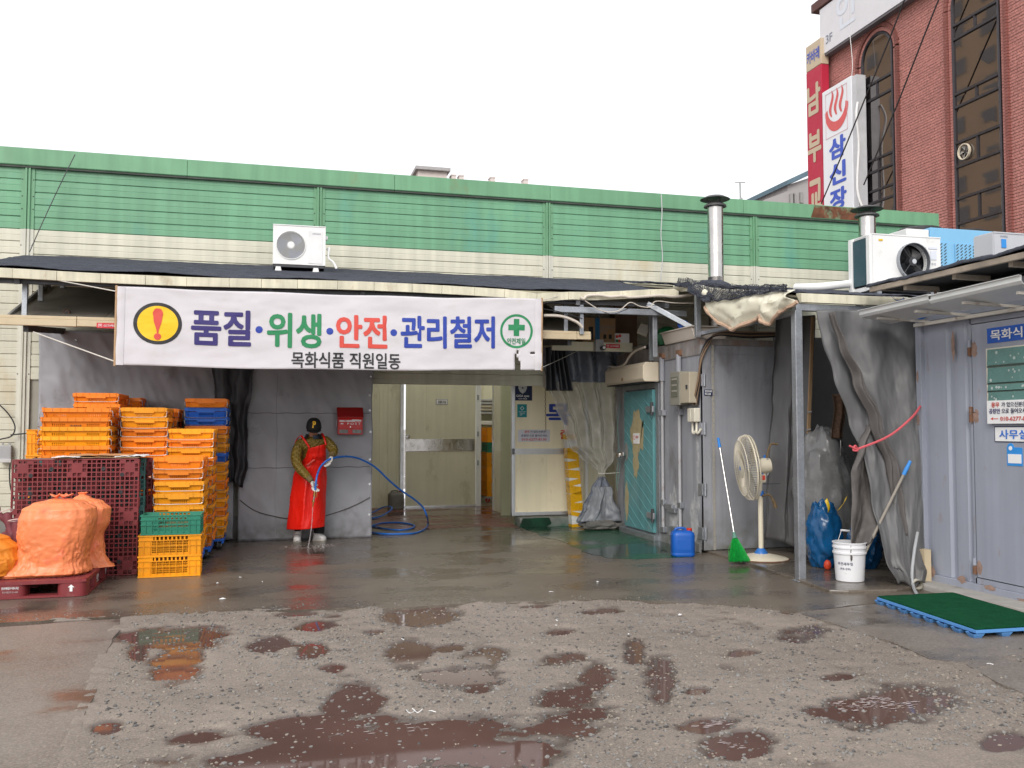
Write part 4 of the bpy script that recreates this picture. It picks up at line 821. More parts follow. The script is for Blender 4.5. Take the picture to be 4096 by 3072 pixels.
# air curtain above the door, and its hose
au = thing('air_curtain', 'cream air curtain unit mounted above the teal door', 'air curtain', (4.7, 11.5, 2.05))
mb = MB(); mb.prism([(4.80, 10.70, 2.02), (4.60, 10.70, 2.02), (4.58, 10.70, 2.06), (4.58, 10.70, 2.22), (4.62, 10.70, 2.27), (4.80, 10.70, 2.27)], (0, 1.35, 0)); mb.build('housing', mat('aged_ivory', (.66, .58, .45), .45, var=.05, dirt=(.4, .33, .24), da=.06), au, bevel=.012)
mb = MB(); mb.box(4.585, 4.77, 10.75, 12.0, 2.008, 2.018); mb.build('outlet_slot', BLACKP, au)
mb = MB(); mb.box(4.575, 4.5795, 11.37, 11.43, 2.06, 2.10); mb.build('label_plate', CARDB, au)
mb = MB(); mb.tube(spline([on_x(*q, 4.62) for q in ((2440, 1466), (2470, 1468), (2500, 1455), (2515, 1430), (2540, 1405), (2580, 1388))], 6), .016, 8); mb.build('flex_hose', mat('aged_white_pvc', (.58, .52, .45)), au, smooth=True)
# distribution box, sockets, cables
eb = thing('distribution_box', 'beige distribution box with a grey meter door on the cold store', 'electrical box', (4.75, 9.9, 1.7))
mb = MB(); mb.box(4.69, 4.815, 9.62, 9.86, 1.72, 2.08); mb.build('case', mat('beige_enamel', (.42, .37, .28), .45, var=.06), eb, bevel=.008)
mb = MB(); mb.box(4.685, 4.815, 9.865, 10.13, 1.70, 2.10); mb.build('meter_case', mat('olive_grey_enamel', (.25, .24, .20), .5, var=.08), eb, bevel=.008)
mb = MB(); mb.box(4.678, 4.684, 9.90, 10.09, 1.80, 2.04); mb.build('window', mat('meter_window', (.15, .15, .12), .2), eb, bevel=.002)
for z in (1.86, 1.93, 2.0): mb = MB(); mb.box(4.674, 4.678, 9.93, 10.06, z, z + .02); mb.build('breaker_row', mat('pale_strip', (.33, .31, .27)), eb)
mb = MB(); mb.box(4.683, 4.689, 9.66, 9.70, 1.88, 1.93); mb.build('latch', DARKSTEEL, eb)
sk = thing('socket_box', 'small cream twin socket box with conduits on the cold store corner', 'socket', (4.8, 9.72, 1.5))
for y in (9.64, 9.74):
    mb = MB(); mb.box(4.74, 4.815, y - .045, y + .04, 1.50, 1.66); mb.build('socket', mat('ivory_plastic', (.66, .62, .52), .4), sk, bevel=.01)
    mb = MB(); mb.tube(spline([(4.79, y, 1.50), (4.79, y, 1.42), (4.78, y - .02, 1.38), (4.78, y - .06, 1.37), (4.80, y - .09, 1.42)], 5), .014, 8); mb.build('conduit', MATS['ivory_plastic'], sk, smooth=True)
cw = thing('cable_bundle', 'brown bundle of cables looping over the cold store corner', 'cable', (4.8, 9.6, 2.2))
for k in range(4):
    mb = MB(); mb.tube(spline([Vector((4.80 - .012 * k, 9.62 + .02 * k, 1.70)), Vector((4.80 - .01 * k, 9.56, 1.95)), Vector((4.79, 9.54 - .01 * k, 2.2)), Vector((4.86 + .015 * k, 9.54, 2.40)), Vector((5.0, 9.5, 2.50 + .01 * k)), Vector((5.4, 9.55, 2.49 + .02 * k)), Vector((5.9, 9.5, 2.52 + .01 * k))], 8), .012, 6); mb.build('cable', mat('brown_cable', (.20, .13, .08), .7) if k % 2 else BLACKP, cw, smooth=True)
tl = thing('phone_sticker', 'small navy sticker with white phone number on the cold store front', 'sign', (4.9, 9.56, 1.75))
p = on_y(2816, 1558, 9.563); mb = MB(); mb.box(p.x, p.x + .105, 9.558, 9.563, p.z - .068, p.z); mb.build('plate', PRINT['navy'], tl)
write('lettering', '한양지게차\n443-6264', PRINT['white'], tl, (p.x + .052, 9.558, p.z - .034), w=.09, h=.055, bold=.02)

# things stored above: shelf board, boxes, tray, speaker, camera
sh = thing('storage_shelf', 'cream edged shelf over the bay entrance carrying cardboard boxes', 'shelf', (4.2, 11.9, 2.5))
z0 = on_y(2450, 1372, 11.6).z
mb = MB(); mb.box(3.65, 4.80, 11.6, 12.24, z0 - .03, z0); mb.build('board', WOOD, sh)
mb = MB(); mb.box(3.65, 4.80, 11.57, 11.598, z0 - .12, z0 + .002); mb.build('front_edge', SANDW, sh)
mb = MB(); mb.box(3.55, 4.85, 12.31, 12.36, 2.10, z0 - .03); mb.build('curtain_rail_board', mat('dull_board', (.25, .23, .19), .8, var=.2), sh)
def carton(lab, x0, x1, y0, y1, z1, m, zb=None):
    t = thing('cardboard_box', lab, 'box', ((x0 + x1) / 2, (y0 + y1) / 2, zb or z0)); mb = MB(); mb.box(x0, x1, y0, y1, (zb or z0) + .001, z1); mb.build('carton', m, t, bevel=.004)
    return t
P1, P2, P3 = on_y(2335, 1270, 11.65), on_y(2462, 1285, 11.65), on_y(2380, 1270, 11.65)
t = carton('printed cardboard box with a blue stripe on the storage shelf', P1.x, P2.x, 11.65, 12.0, P1.z, CARDB)
mb = MB(); mb.box(P3.x, P3.x + .065, 11.643, 11.649, z0 + .002, P1.z - .002); mb.build('stripe', mat('stripe_blue', (.02, .14, .30), .5), t)
mb = MB(); mb.box(P1.x + .07, P3.x - .03, 11.644, 11.649, z0 + .04, z0 + .22); mb.build('printed_bottle', PRINT['black'], t)
write('lettering', '이것은 물입니다\n생수 2L', PRINT['grey'], t, ((P3.x + P2.x) / 2 + .03, 11.649, P1.z - .15), w=.22, h=.10)
for dx in (-.03, .05): mb = MB(); mb.box((P3.x + P2.x) / 2 + dx, (P3.x + P2.x) / 2 + dx + .04, 11.645, 11.649, z0 + .06, z0 + .12); mb.build('pictogram', PRINT['black'], t)
Q1, Q2 = on_y(2460, 1222, 12.02), on_y(2548, 1222, 12.02)
carton('tall dark brown cardboard box behind the printed box', Q1.x, Q2.x, 12.02, 12.22, Q1.z, CARDD)
t = carton('small white and red fruit carton on the shelf edge', on_y(2460, 1335, 11.62).x, on_y(2515, 1335, 11.62).x, 11.60, 11.64, on_y(2480, 1334, 11.62).z, PRINT['white'])
for (dx, dz, c_) in ((.02, .09, 'red'), (.05, .03, 'red'), (.02, .03, 'green'), (.06, .10, 'red')):
    mb = MB(); mb.lathe([(.0001, -.003), (.02, -.002), (.022, 0)], (on_y(2460, 1335, 11.6).x + dx + .01, 11.598, z0 + dz), 14, 'y'); mb.build('printed_fruit', PRINT[c_], t)
p = on_y(2575, 1320, 11.2); fl = thing('floodlight', 'ivory square floodlight tilted on the shelf post', 'light fitting', p)
M3 = Matrix.Translation(p) @ Matrix.Rotation(R(25), 4, 'Y') @ Matrix.Rotation(R(-25), 4, 'Z')
def obox(sx, sy, sz, off=(0, 0, 0)):
    mb = MB(); mb.box(off[0] - sx / 2, off[0] + sx / 2, off[1] - sy / 2, off[1] + sy / 2, off[2] - sz / 2, off[2] + sz / 2); mb.v = [tuple(M3 @ Vector(v)) for v in mb.v]; return mb
obox(.14, .06, .15).build('housing', MATS['ivory_plastic'], fl, bevel=.01); obox(.11, .006, .12, (0, -.034, 0)).build('lens', mat('lamp_lens', (.55, .53, .47), .3), fl); obox(.05, .08, .05, (.09, .05, 0)).build('bracket', GREYP, fl)
p = on_y(2400, 1378, 11.45); wb = thing('waterproof_box', 'grey weatherproof box with a black camera under the shelf', 'camera', p)
mb = MB(); mb.box(p.x - .055, p.x + .055, 11.45, 11.55, p.z - .09, p.z + .07); mb.build('box', GREYP, wb, bevel=.01)
mb = MB(); mb.lathe([(.02, .05), (.03, .03), (.032, -.05), (.024, -.055)], (p.x + .02, 11.40, p.z - .05), 18, 'y'); mb.build('camera_body', BLACKP, wb, smooth=True)
mb = MB(); mb.lathe([(.014, -.058), (.02, -.058), (.02, -.05)], (p.x + .02, 11.40, p.z - .05), 18, 'y'); mb.build('lens_ring', WHITEP, wb)
cctv_sign(on_y(2424, 1376, 11.56), .20, .055, 'red sign on the shelf edge next to the black camera')
tr = thing('plastic_tray', 'beige plastic tray on top of the cold store', 'tray', (5.0, 10.2, FZ + .03))
A, B = on_x(2668, 1355, 4.83), on_x(2790, 1330, 4.83)
mb = MB(); mb.prism([(4.80, A.y, FZ + .032), (5.2, A.y, FZ + .032), (5.24, A.y + .02, FZ + .17), (4.76, A.y + .02, FZ + .17)], (0, B.y - A.y, 0)); mb.build('tub', mat('beige_tub', (.52, .46, .40), .5, var=.06), tr, bevel=.008)
mb = MB(); mb.box(4.745, 5.255, B.y - .01, A.y + .04, FZ + .171, FZ + .185); mb.build('rim', MATS['beige_tub'], tr, bevel=.004)
for nm, lab, px, py, yy, r_, c_ in (('bag', 'crumpled green plastic bag beside the beige tray', 2668, 1345, 10.75, .17, 'bag_green'), ('bottle_pack', 'blue topped jar lying on the beige tray', 2735, 1322, 10.1, .07, 'jar_blue')):
    p = on_y(px, py, yy); mb = MB(); mb.lathe([(.001, -1), (.75, -.85), (1.0, -.2), (.8, .45), (.35, .8), (.001, .86)], (0, 0, 0), 24)
    mb.v = [(p.x + v[0] * r_ * (1 + .25 * fbm(v[0] * 2, v[1] * 2, v[2] * 2 + r_)), p.y + v[1] * r_ * .8, (FZ + .03 if nm == 'bag' else FZ + .19) + r_ * .85 + v[2] * r_ * .85) for v in mb.v]
    tag(mb.build(nm, mat(c_, (.01, .12, .04) if nm == 'bag' else (.02, .10, .45), .35, var=.2), smooth=True), lab, 'bag' if nm == 'bag' else 'jar')
mb = MB(); mb.tube([Vector((4.85, 11.2, FZ + .06)), Vector((4.9, 10.6, FZ + .20))], .03, 8); tag(mb.build('steel_offcut', DARKSTEEL), 'dark steel offcut lying between box and beige tray', 'metal bar')

# ================================================================ CONTAINER OFFICE (face x = 5.82)
KX = 5.82
ct = thing('container_office', 'light grey shipping container office with hinged steel door', 'container', (6.9, 5.5, 0))
mb = MB(); mb.box(KX + .06, 8.2, 2.0, 7.17, .05, 2.62); mb.build('core', CONT, ct)
# corrugated side: wide flats, shallow recesses
ys = [7.19, 7.135, 7.07, 7.06, 6.80, 6.79, 6.735, 6.725, 6.585, 6.565, 6.53, 1.9]
mb = MB(); mb.box(KX - .012, KX + .05, 7.12, 7.19, .0, 2.64); mb.build('corner_post', CONT, ct, bevel=.006)
pr = [(7.12, .03), (7.075, .03), (7.055, .012), (6.82, .012), (6.80, .035), (6.75, .035), (6.73, .012), (6.60, .012), (6.585, .03), (6.55, .03), (6.53, .0), (6.505, .0)]
mb = MB(); n = len(pr); mb.add([(KX + d, y, .11) for y, d in pr] + [(KX + d, y, 2.40) for y, d in pr], [(i, i + 1, i + 1 + n, i + n) for i in range(n - 1)]); mb.build('corrugated_panel', CONT, ct, fix=False)
mb = MB(); mb.box(KX - .015, KX + .05, 2.0, 7.115, .0, .108); mb.build('bottom_rail', CONT, ct, bevel=.005)
mb = MB(); mb.box(KX - .01, KX + .05, 2.0, 7.115, 2.402, 2.64); mb.build('top_rail', CONT, ct, bevel=.005)
mb = MB(); mb.box(KX - .004, KX + .04, 5.55, 6.497, .165, 2.31); mb.build('door', CONT, ct, bevel=.003)
mb = MB(); mb.box(KX + .0, KX + .05, 2.0, 6.52, 2.318, 2.40).box(KX + .0, KX + .05, 2.0, 5.543, .11, 2.31).box(KX, KX + .05, 5.543, 6.52, .11, .157); mb.build('door_surround', CONT, ct)
for z in (2.118, 1.548, .263):
    mb = MB(); mb.tube([(KX - .014, 6.512, z - .075), (KX - .014, 6.512, z - .004)], .016, 10); mb.build('hinge', RUSTM, ct)
    mb = MB(); mb.tube([(KX - .014, 6.512, z + .0), (KX - .014, 6.512, z + .06)], .016, 10); mb.build('hinge', CONT if z < 1 or z > 2 else RUSTM, ct)
    patch('rust_stain', ct, KX - .0055, 6.47, z - .02, .035, .06, z, mat('rust_stain', (.30, .20, .16), .7, var=.3, vs=20))
for (y, z, a, b) in ((7.03, .13, .04, .05), (6.66, .12, .05, .03), (6.35, .10, .06, .02), (7.16, .30, .01, .05), (5.95, .06, .12, .012), (6.7, 2.15, .02, .12), (7.165, 1.5, .015, .05), (7.165, 1.9, .012, .05)): patch('rust_stain', ct, KX - .017, y, z, a, b, y * 3, MATS['rust_stain'])
# louvred door window behind the film
wn_ = thing('louvre_window', 'green frosted louvre window with white flowers in the container door', 'window', (KX, 5.95, 1.9))
mb = MB(); mb.box(KX - .018, KX - .005, 5.6, 6.325, 1.55, 2.09); mb.build('frame', mat('ivory_plastic', (.66, .62, .52)), wn_, bevel=.004)
LG = mat('green_film_glass', (.10, .21, .19), .25, var=.10, vs=6)
for a, b in ((1.945, 2.078), (1.80, 1.925), (1.735, 1.785), (1.56, 1.722)):
    mb = MB(); mb.add([(KX - .030, 5.62, a), (KX - .022, 5.62, b), (KX - .022, 6.30, b), (KX - .030, 6.30, a)], [(0, 3, 2, 1)]); o = solidify(mb.build('louvre_blade', LG, wn_, fix=False), .005)
    r = random.Random(int(a * 1000))
    for k in range(14):
        y, z, s = r.uniform(5.65, 6.27), r.uniform(a + .02, b - .02), r.uniform(.006, .014); X_ = KX - .0345 + .008 * (z - a) / (b - a)
        vs = []
        for q in range(20):
            aa = 2 * math.pi * q / 20; rr = s * (.75 + .35 * abs(math.cos(2.5 * aa))); vs.append((X_, y + rr * math.cos(aa), z + rr * math.sin(aa)))
        mb = MB() if k == 0 else mb; mb.add(vs, [tuple(range(20))])
    q = mb.build('flower_print', mat('flower_white', (.45, .52, .50), .5), o, fix=False); q['kind'] = 'stuff'
for a in (1.928, 1.788, 1.724): mb = MB(); mb.box(KX - .024, KX - .0182, 5.61, 6.31, a, a + .014); mb.build('slot', mat('slot_dark', (.05, .08, .07), .6), wn_)
def xsign(name, lab, y0, y1, z0, z1, m, border=None, X=KX - .036):
    t = thing(name, lab, 'sign', (X, (y0 + y1) / 2, z0))
    if border: mb = MB(); mb.box(X - .004, X + .03, y0, y1, z0, z1); mb.build('border', border, t); i = .008
    else: i = 0
    mb = MB(); mb.box(X - .006, X + (.0 if border else .03) - .0045, y0 + i, y1 - i, z0 + i, z1 - i); mb.build('plate', m, t); return t
t = xsign('company_sign', 'blue sign with white Korean lettering above the louvre window', 5.72, 6.312, 2.132, 2.258, mat('sign_blue', (.01, .09, .45), .35, var=.03), X=KX - .005)
write('lettering', '목화식품', PRINT['white'], t, (KX - .0125, 6.04, 2.195), w=.46, h=.088, face='-x', bold=.02)
t = xsign('visitor_notice', 'white notice with red arrow and phone number below the louvre blades', 5.66, 6.30, 1.462, 1.652, PRINT['white'])
write('lettering', '용무', PRINT['red'], t, (KX - .043, 6.205, 1.616), w=.085, h=.042, face='-x', bold=.02); write('lettering', '가 있으신분은,', PRINT['navy'], t, (KX - .043, 6.01, 1.616), w=.26, h=.042, face='-x', bold=.012)
write('lettering', '공장안', PRINT['violet'], t, (KX - .043, 6.215, 1.565), w=.12, h=.042, face='-x', bold=.02); write('lettering', '으로 들어오세요.', PRINT['navy'], t, (KX - .043, 5.99, 1.565), w=.30, h=.042, face='-x', bold=.012)
write('lettering', '010-6277-8130', PRINT['red'], t, (KX - .043, 5.985, 1.502), w=.34, h=.034, face='-x', bold=.01)
mb = MB(); X_ = KX - .0435; mb.add([(X_, 6.265, 1.502), (X_, 6.235, 1.515), (X_, 6.235, 1.505), (X_, 6.18, 1.505), (X_, 6.18, 1.499), (X_, 6.235, 1.499), (X_, 6.235, 1.489)], [tuple(range(7))]); mb.build('arrow', PRINT['red'], t, fix=False)
t = xsign('office_sign', 'white plate with blue office lettering and dark border', 5.83, 6.262, 1.31, 1.44, PRINT['white'], border=PRINT['navy'], X=KX - .004)
write('lettering', '사무실', mat('print_cobalt', (.02, .16, .62), .5), t, (KX - .0115, 6.06, 1.375), w=.29, h=.075, face='-x', bold=.015)
t = thing('mask_sticker', 'sky blue rounded sticker with a white table on the container door', 'sign', (KX, 6.05, 1.12))
mb = MB(); mb.box(KX - .008, KX - .0045, 5.98, 6.137, 1.121, 1.27); mb.build('sheet', PRINT['sky'], t, bevel=.0012)
mb = MB(); mb.lathe([(.0001, -.0088), (.034, -.0088), (.035, -.005)], (KX, 6.098, 1.268), 24, 'x'); mb.build('round_tab', PRINT['sky'], t)
mb = MB(); mb.box(KX - .0098, KX - .008, 5.99, 6.125, 1.142, 1.215); mb.build('table', PRINT['white'], t)
mb = MB(); mb.lathe([(.0001, -.0105), (.017, -.0105), (.018, -.0088)], (KX, 6.098, 1.262), 18, 'x'); mb.build('icon', PRINT['white'], t)

# eave with shade net, galvanised gutter awning
ev = thing('container_eave', 'timber edged eave covered with shade net above the container', 'eave', (5.6, 6.2, 2.7))
mb = MB(); mb.prism([(5.43, 7.33, 2.70), (5.47, 7.33, 2.70), (5.47, 7.33, 2.745), (5.43, 7.33, 2.745)], (0, -5.2, -.015)); mb.build('edge_board', WOOD, ev)
mb = MB(); mb.prism([(5.47, 7.33, 2.71), (5.50, 7.29, 2.71), (7.9, 7.29, 2.75), (7.9, 7.33, 2.75), (5.47, 7.33, 2.745)], (0, 0, .03)); mb.build('rear_board', WOOD, ev)
mb = MB(); mb.add([(5.47, 7.3, 2.725), (5.47, 2.1, 2.71), (8.2, 2.1, 2.73), (8.2, 7.3, 2.745)], [(0, 1, 2, 3)]); solidify(mb.build('underlay', mat('black_felt', (.03, .03, .033), .9, var=.3, vs=20), ev, fix=False), .012)
def ef(u, v):
    y = lerp(7.36, 2.1, u); x = lerp(5.425, 8.2, v ** 1.6); return (x + .01 * fbm(y * 6, 1), y, 2.752 + .012 + .025 * abs(fbm(x * 3, y * 3, 5)) + .02 * math.sin(min(1, v * 6) * 1.57) + .012 * fbm(y * 9, x * 7, 2) - .02 * (v < .001))
mb = MB(); mb.surf(ef, 160, 40); solidify(mb.build('shade_net', NET, ev, smooth=180, fix=False), .008)
for y in (6.9, 6.3, 5.7):
    mb = MB(); mb.box(5.48, 5.83, y - .02, y + .02, 2.66, 2.70); mb.build('rafter', WOOD, ev)
    mb = MB(); mb.box(5.795, 5.806, y - .012, y + .012, 2.56, 2.66); mb.build('bolt_strap', RUSTM, ev)
mb = MB(); mb.surf(lambda u, v: (lerp(5.60, 5.78, v), lerp(7.25, 6.95, u) + .05 * v, 2.66 - .22 * u - .03 * math.sin(v * 3)), 10, 6); solidify(mb.build('blue_sheet_scrap', mat('blue_sheet', (.02, .13, .42), .4), ev, smooth=180, fix=False), .003)
ga = thing('gutter_awning', 'shiny galvanised folded sheet awning bracketed to the container', 'awning', (5.5, 6.3, 2.42))
ZINC = mat('zinc_sheet', (.74, .75, .75), .38, .25, var=.06, vs=4, rvar=.08)
for (ya, yb, zo) in ((7.28, 6.34, 0), (6.36, 5.40, .006)):
    mb = MB(); pr = [(5.26, 2.515), (5.285, 2.512), (5.285, 2.475), (5.30, 2.455), (5.62, 2.405), (5.62, 2.401), (5.298, 2.451), (5.281, 2.473), (5.281, 2.508), (5.26, 2.511)]
    mb.prism([(x, ya, z + zo) for x, z in pr], (0, yb - ya, .02)); mb.build('sheet', ZINC, ga)
for y in (7.1, 6.6, 6.05, 5.5):
    mb = MB(); mb.bar((5.34, y, 2.425), (5.81, y - .1, 2.395), .03, .022); mb.build('bracket', mat('rusty_white', (.5, .47, .42), .6, var=.1, dirt=RUST, da=.2, ds=12), ga)
mb = MB(); mb.box(5.76, 5.80, 5.4, 7.15, 2.36, 2.39); mb.build('wall_angle', MATS['rusty_white'], ga)
mb = MB(); mb.tube(spline([Vector((5.35, 6.5, 2.52)), Vector((5.5, 6.2, 2.58)), Vector((5.79, 5.85, 2.66))], 5), .005, 6); mb.build('stay_wire', BLACKP, ga)

# outdoor units on the roofs
def unit(lab, x0, x1, y0, y1, z0, z1, m, fcx, fr, blue=False):
    t = thing('condensing_unit', lab, 'air conditioner', ((x0 + x1) / 2, y0, z0)); c = Vector((fcx, y0, (z0 + z1) / 2 + .01))
    mb = MB(); holed_front(mb, x0, x1, z0, z1, y0, c, fr); mb.box(x0, x1, y0 + .004, y1, z1 - .012, z1).box(x0, x1, y0 + .004, y1, z0, z0 + .012).box(x1 - .01, x1, y0 + .004, y1, z0 + .012, z1 - .012).box(x0, x1 - .012, y1 - .01, y1, z0 + .012, z1 - .012); mb.build('cabinet', m, t, fix=False)
    mb = MB(); mb.box(x0 - .004, x1 + .004, y0 - .006, y1 + .004, z1 + .0005, z1 + .015); mb.build('lid', m, t, bevel=.004)
    mb = MB(); mb.lathe([(fr, .02), (fr * 1.02, -.05), (fr * 1.06, -.05), (fr * 1.05, .02)], c, 40, 'y', ring=True); mb.build('fan_shroud', GALV if not blue else m, t, smooth=True)
    mb = MB(); blades(mb, c, .04, fr * .93, 5, y0 + .06, .7); mb.build('fan_blade', BLACKP, t, smooth=True, fix=False)
    mb = MB(); mb.lathe([(.0001, -.02), (.05, -.015), (.055, .05)], c, 20, 'y'); mb.build('motor', mat('motor_black', (.03, .03, .035), .35), t, smooth=True)
    mb = MB(); mb.lathe([(.0001, -.024), (.028, -.022), (.028, -.02)], (c.x + .015, c.y, c.z), 16, 'y'); mb.build('motor_label', mat('silver_label', (.5, .52, .55), .4), t)
    for k in range(4):
        a = .8 + k * 1.57; mb = MB(); mb.tube([c + Vector((.05 * math.cos(a), -.01, .05 * math.sin(a))), c + Vector((fr * 1.1 * math.cos(a), -.045, fr * 1.1 * math.sin(a)))], .005, 6); mb.build('fan_stay', DARKSTEEL, t)
    mb = MB(); mb.box(x0 + .02, x1 - .02, y0 + .15, y0 + .16, z0 + .015, z1 - .015); mb.build('rear_coil', mat('coil_dark', (.16, .17, .19)), t)
    return t
t = unit('white condensing unit with a large black fan on the torn canopy', 6.42, 7.31, 8.60, 8.98, 2.99, 3.565, WHITEP, 6.93, .195)
mb = MB(); mb.box(6.40, 6.412, 8.66, 8.92, 3.02, 3.54); mb.build('side_coil', mat('teal_coil', (.02, .07, .09), .4, bump=.5, bs=200), t)
mb = MB(); mb.box(6.38, 6.42, 8.60, 8.66, 2.95, 3.57).box(6.38, 6.42, 8.92, 8.98, 2.95, 3.57); mb.build('side_frame', WHITEP, t, bevel=.004)
mb = MB(); mb.box(6.40, 7.31, 8.59, 8.98, 2.95, 2.985); mb.build('base_frame', WHITEP, t)
for x in (6.5, 7.2): mb = MB(); mb.box(x - .03, x + .03, 8.6, 8.98, r2z(8.8) - .1, 2.95); mb.build('foot', GALV, t)
p = on_y(3600, 985, 8.59)
mb = MB(); mb.box(6.50, 6.53, 8.593, 8.599, 3.50, 3.52).box(6.532, 6.55, 8.593, 8.599, 3.50, 3.52); mb.build('warning_label', PRINT['yellow'], t)
mb = MB(); mb.box(7.17, 7.25, 8.593, 8.599, 3.32, 3.42).box(7.15, 7.26, 8.593, 8.599, 3.44, 3.465); mb.build('rating_label', PRINT['ghost'], t)
write('lettering', '주의', PRINT['grey'], t, (7.21, 8.599, 3.27), w=.06)
t = unit('pale grey condensing unit on the container roof', 6.36, 7.25, 6.80, 7.03, 2.78, 3.20, mat('pale_grey_enamel', (.50, .51, .54), .45, var=.05), 6.86, .15)
mb = MB(); mb.box(6.345, 6.358, 6.80, 7.03, 2.78, 3.20); mb.build('side_panel', MATS['pale_grey_enamel'], t)
mb = MB(); mb.box(6.44, 6.49, 6.793, 6.799, 3.07, 3.15); mb.build('label', PRINT['sky'], t); write('lettering', 'HAIRE', PRINT['grey'], t, (6.47, 6.799, 3.175), w=.08)
bu = thing('chiller_unit', 'large sky blue chiller with slotted grilles and top fans', 'chiller', (8.6, 10.2, 3.2))
SKYB = mat('sky_blue_enamel', (.20, .46, .70), .4, var=.05, vs=3)
mb = MB(); mb.box(8.35, 9.8, 10.0, 10.9, 3.1, 4.06); mb.build('cabinet', SKYB, bu, bevel=.01)
mb = MB(); mb.box(8.0, 8.345, 10.02, 10.9, 3.1, 4.03); mb.build('end_cabinet', WHITEP, bu, bevel=.01)
r = 0
for x0, x1 in ((8.40, 8.66), (8.72, 9.06), (9.12, 9.5)):
    mb = MB(); mb.box(x0, x1, 9.985, 9.998, 3.15, 3.86); g = mb.build('grille', SKYB, bu); mb = MB()
    for i in range(int((x1 - x0) / .065)):
        for j in range(17):
            x, z = x0 + .03 + i * .065, 3.18 + j * .041; mb.add([(x - .022, 9.982, z - .012), (x - .008, 9.982, z - .016), (x + .026, 9.982, z + .016), (x + .012, 9.982, z + .02)], [(0, 1, 2, 3)])
    q = mb.build('grille_slots', BLACKP, g, fix=False); q['kind'] = 'stuff'
for x in (8.5, 9.25):
    mb = MB(); mb.lathe([(.30, 4.06), (.30, 4.10), (.26, 4.125), (.12, 4.14), (.001, 4.14)], (x, 10.4, 0), 28); mb.build('top_fan_guard', BLACKP, bu, smooth=True)
mb = MB(); mb.box(8.0, 9.8, 10.05, 10.85, 2.6, 3.098); mb.build('stand', GALV, bu)

# ================================================================ CURTAINS between cold store and container
cl = thing('tarpaulin_curtain', 'grey tarpaulin curtain edged with a timber batten beside the fan', 'curtain', (5.8, 9.2, 0))
A, B, C_, D = on_y(3106, 1262, 9.2), on_y(3251, 1262, 9.0), on_y(3214, 2190, 8.9), on_y(3060, 2160, 9.25)
def clf(u, v):
    p = A.lerp(B, u).lerp(D.lerp(C_, u), v); return (p.x, p.y + .05 * math.sin(u * 11 + .6 * v) * (1 - .3 * v) + .03 * fbm(u * 4, v * 5), p.z + .02 * math.sin(u * 5) * v)
mb = MB(); mb.surf(clf, 50, 60); solidify(mb.build('sheet', TARPR, cl, smooth=180, fix=False), .004)
mb = MB(); mb.bar(on_y(3251, 1268, 8.95), on_y(3222, 2060, 8.85), .035, .02); mb.build('batten', WOODT, cl)
for py in (1650, 1720, 1850): p = on_y(3244 - (py - 1268) * .037, py, 8.86); mb = MB(); mb.tube([p, p + Vector((.04, -.02, .01))], .008, 6); mb.build('hook', GALV, cl)
cr = thing('tarpaulin_curtain', 'grey tarpaulin curtain tied back with a red cord against the container', 'curtain', (5.5, 7.5, 0))
def crf(u, v):
    z = lerp(2.545, .03, v)
    xl = interp(v, [(0, 5.00), (.12, 5.04), (.25, 5.11), (.42, 5.25), (.55, 5.35), (.68, 5.38), (.80, 5.38), (.92, 5.34), (1, 5.42)]); xr = interp(v, [(0, 5.93), (.5, 5.84), (.85, 5.80), (.95, 5.72), (1, 5.66)])
    yl = interp(v, [(0, 7.60), (.4, 7.5), (.7, 7.35), (1, 7.05)]); yr = interp(v, [(0, 7.35), (.6, 7.2), (.85, 7.16), (1, 7.0)])
    uu = u ** (1 - .35 * math.sin(v * math.pi)); a = .020 * math.sin(uu * 15 + v * 2.0) * (1 - .5 * v) + 0.040 * fbm(uu * 2.0 + v * 1.5, v * 2.0, 3) + .010 * fbm(uu * 7, v * 6, 5)
    gather = .022 * math.exp(-((v - .55) / .25) ** 2) * math.sin(uu * 24) * (1 - uu) ** 2
    return (lerp(xl, xr, uu) + .012 * fbm(v * 4, uu * 2, 2), lerp(yl, yr, uu) - a * .8 + gather - .06, z + .03 * math.sin(uu * 9) * (v > .95))
mb = MB(); mb.surf(crf, 90, 110); solidify(mb.build('sheet', TARPR, cr, smooth=180, fix=False), .004)
def flap(u, v):
    a = on_y(lerp(3285, 3330, .0), 1310, 7.6); z = lerp(1.45, .22, v)
    xl = interp(v, [(0, 5.40), (.15, 5.30), (.35, 5.18), (1, 5.11)]); xr = interp(v, [(0, 5.48), (.3, 5.56), (.6, 5.60), (.8, 5.57), (1, 5.40)])
    return (lerp(xl, xr, u), 7.38 - .05 * math.sin(u * 7 + v * 2) - .10 * v + .03 * fbm(u * 4, v * 5, 7), z + .22 * u * v * v)
mb = MB(); mb.surf(flap, 40, 50); solidify(mb.build('turned_flap', mat('dirty_tarp_back', (.105, .095, .09), .65, var=.2, vs=3, dirt=(.05, .045, .04), da=.3, ds=3), cr, smooth=180, fix=False), .004)
def roll(u, v):
    z = lerp(2.5, .45, v); x = interp(v, [(0, 5.05), (.15, 5.12), (.3, 5.24), (.5, 5.40), (.7, 5.52), (1, 5.58)]); w = interp(v, [(0, .02), (.3, .11), (.55, .10), (.8, .14), (1, .10)])
    return (x + w * u, 7.42 - .22 * v - .06 * math.sin(u * 3.14) - .02 * math.sin(u * 12 + v * 9) + .02 * fbm(u * 3, v * 8, 3), z)
mb = MB(); mb.surf(roll, 24, 70); solidify(mb.build('gathered_fold', MATS['dirty_tarp_back'], cr, smooth=180, fix=False), .004)
mb = MB(); pts = [on_x(3683, 1625, 5.79), on_x(3640, 1650, 5.7), on_x(3560, 1700, 5.52), on_x(3500, 1745, 5.38), on_x(3430, 1795, 5.24)]
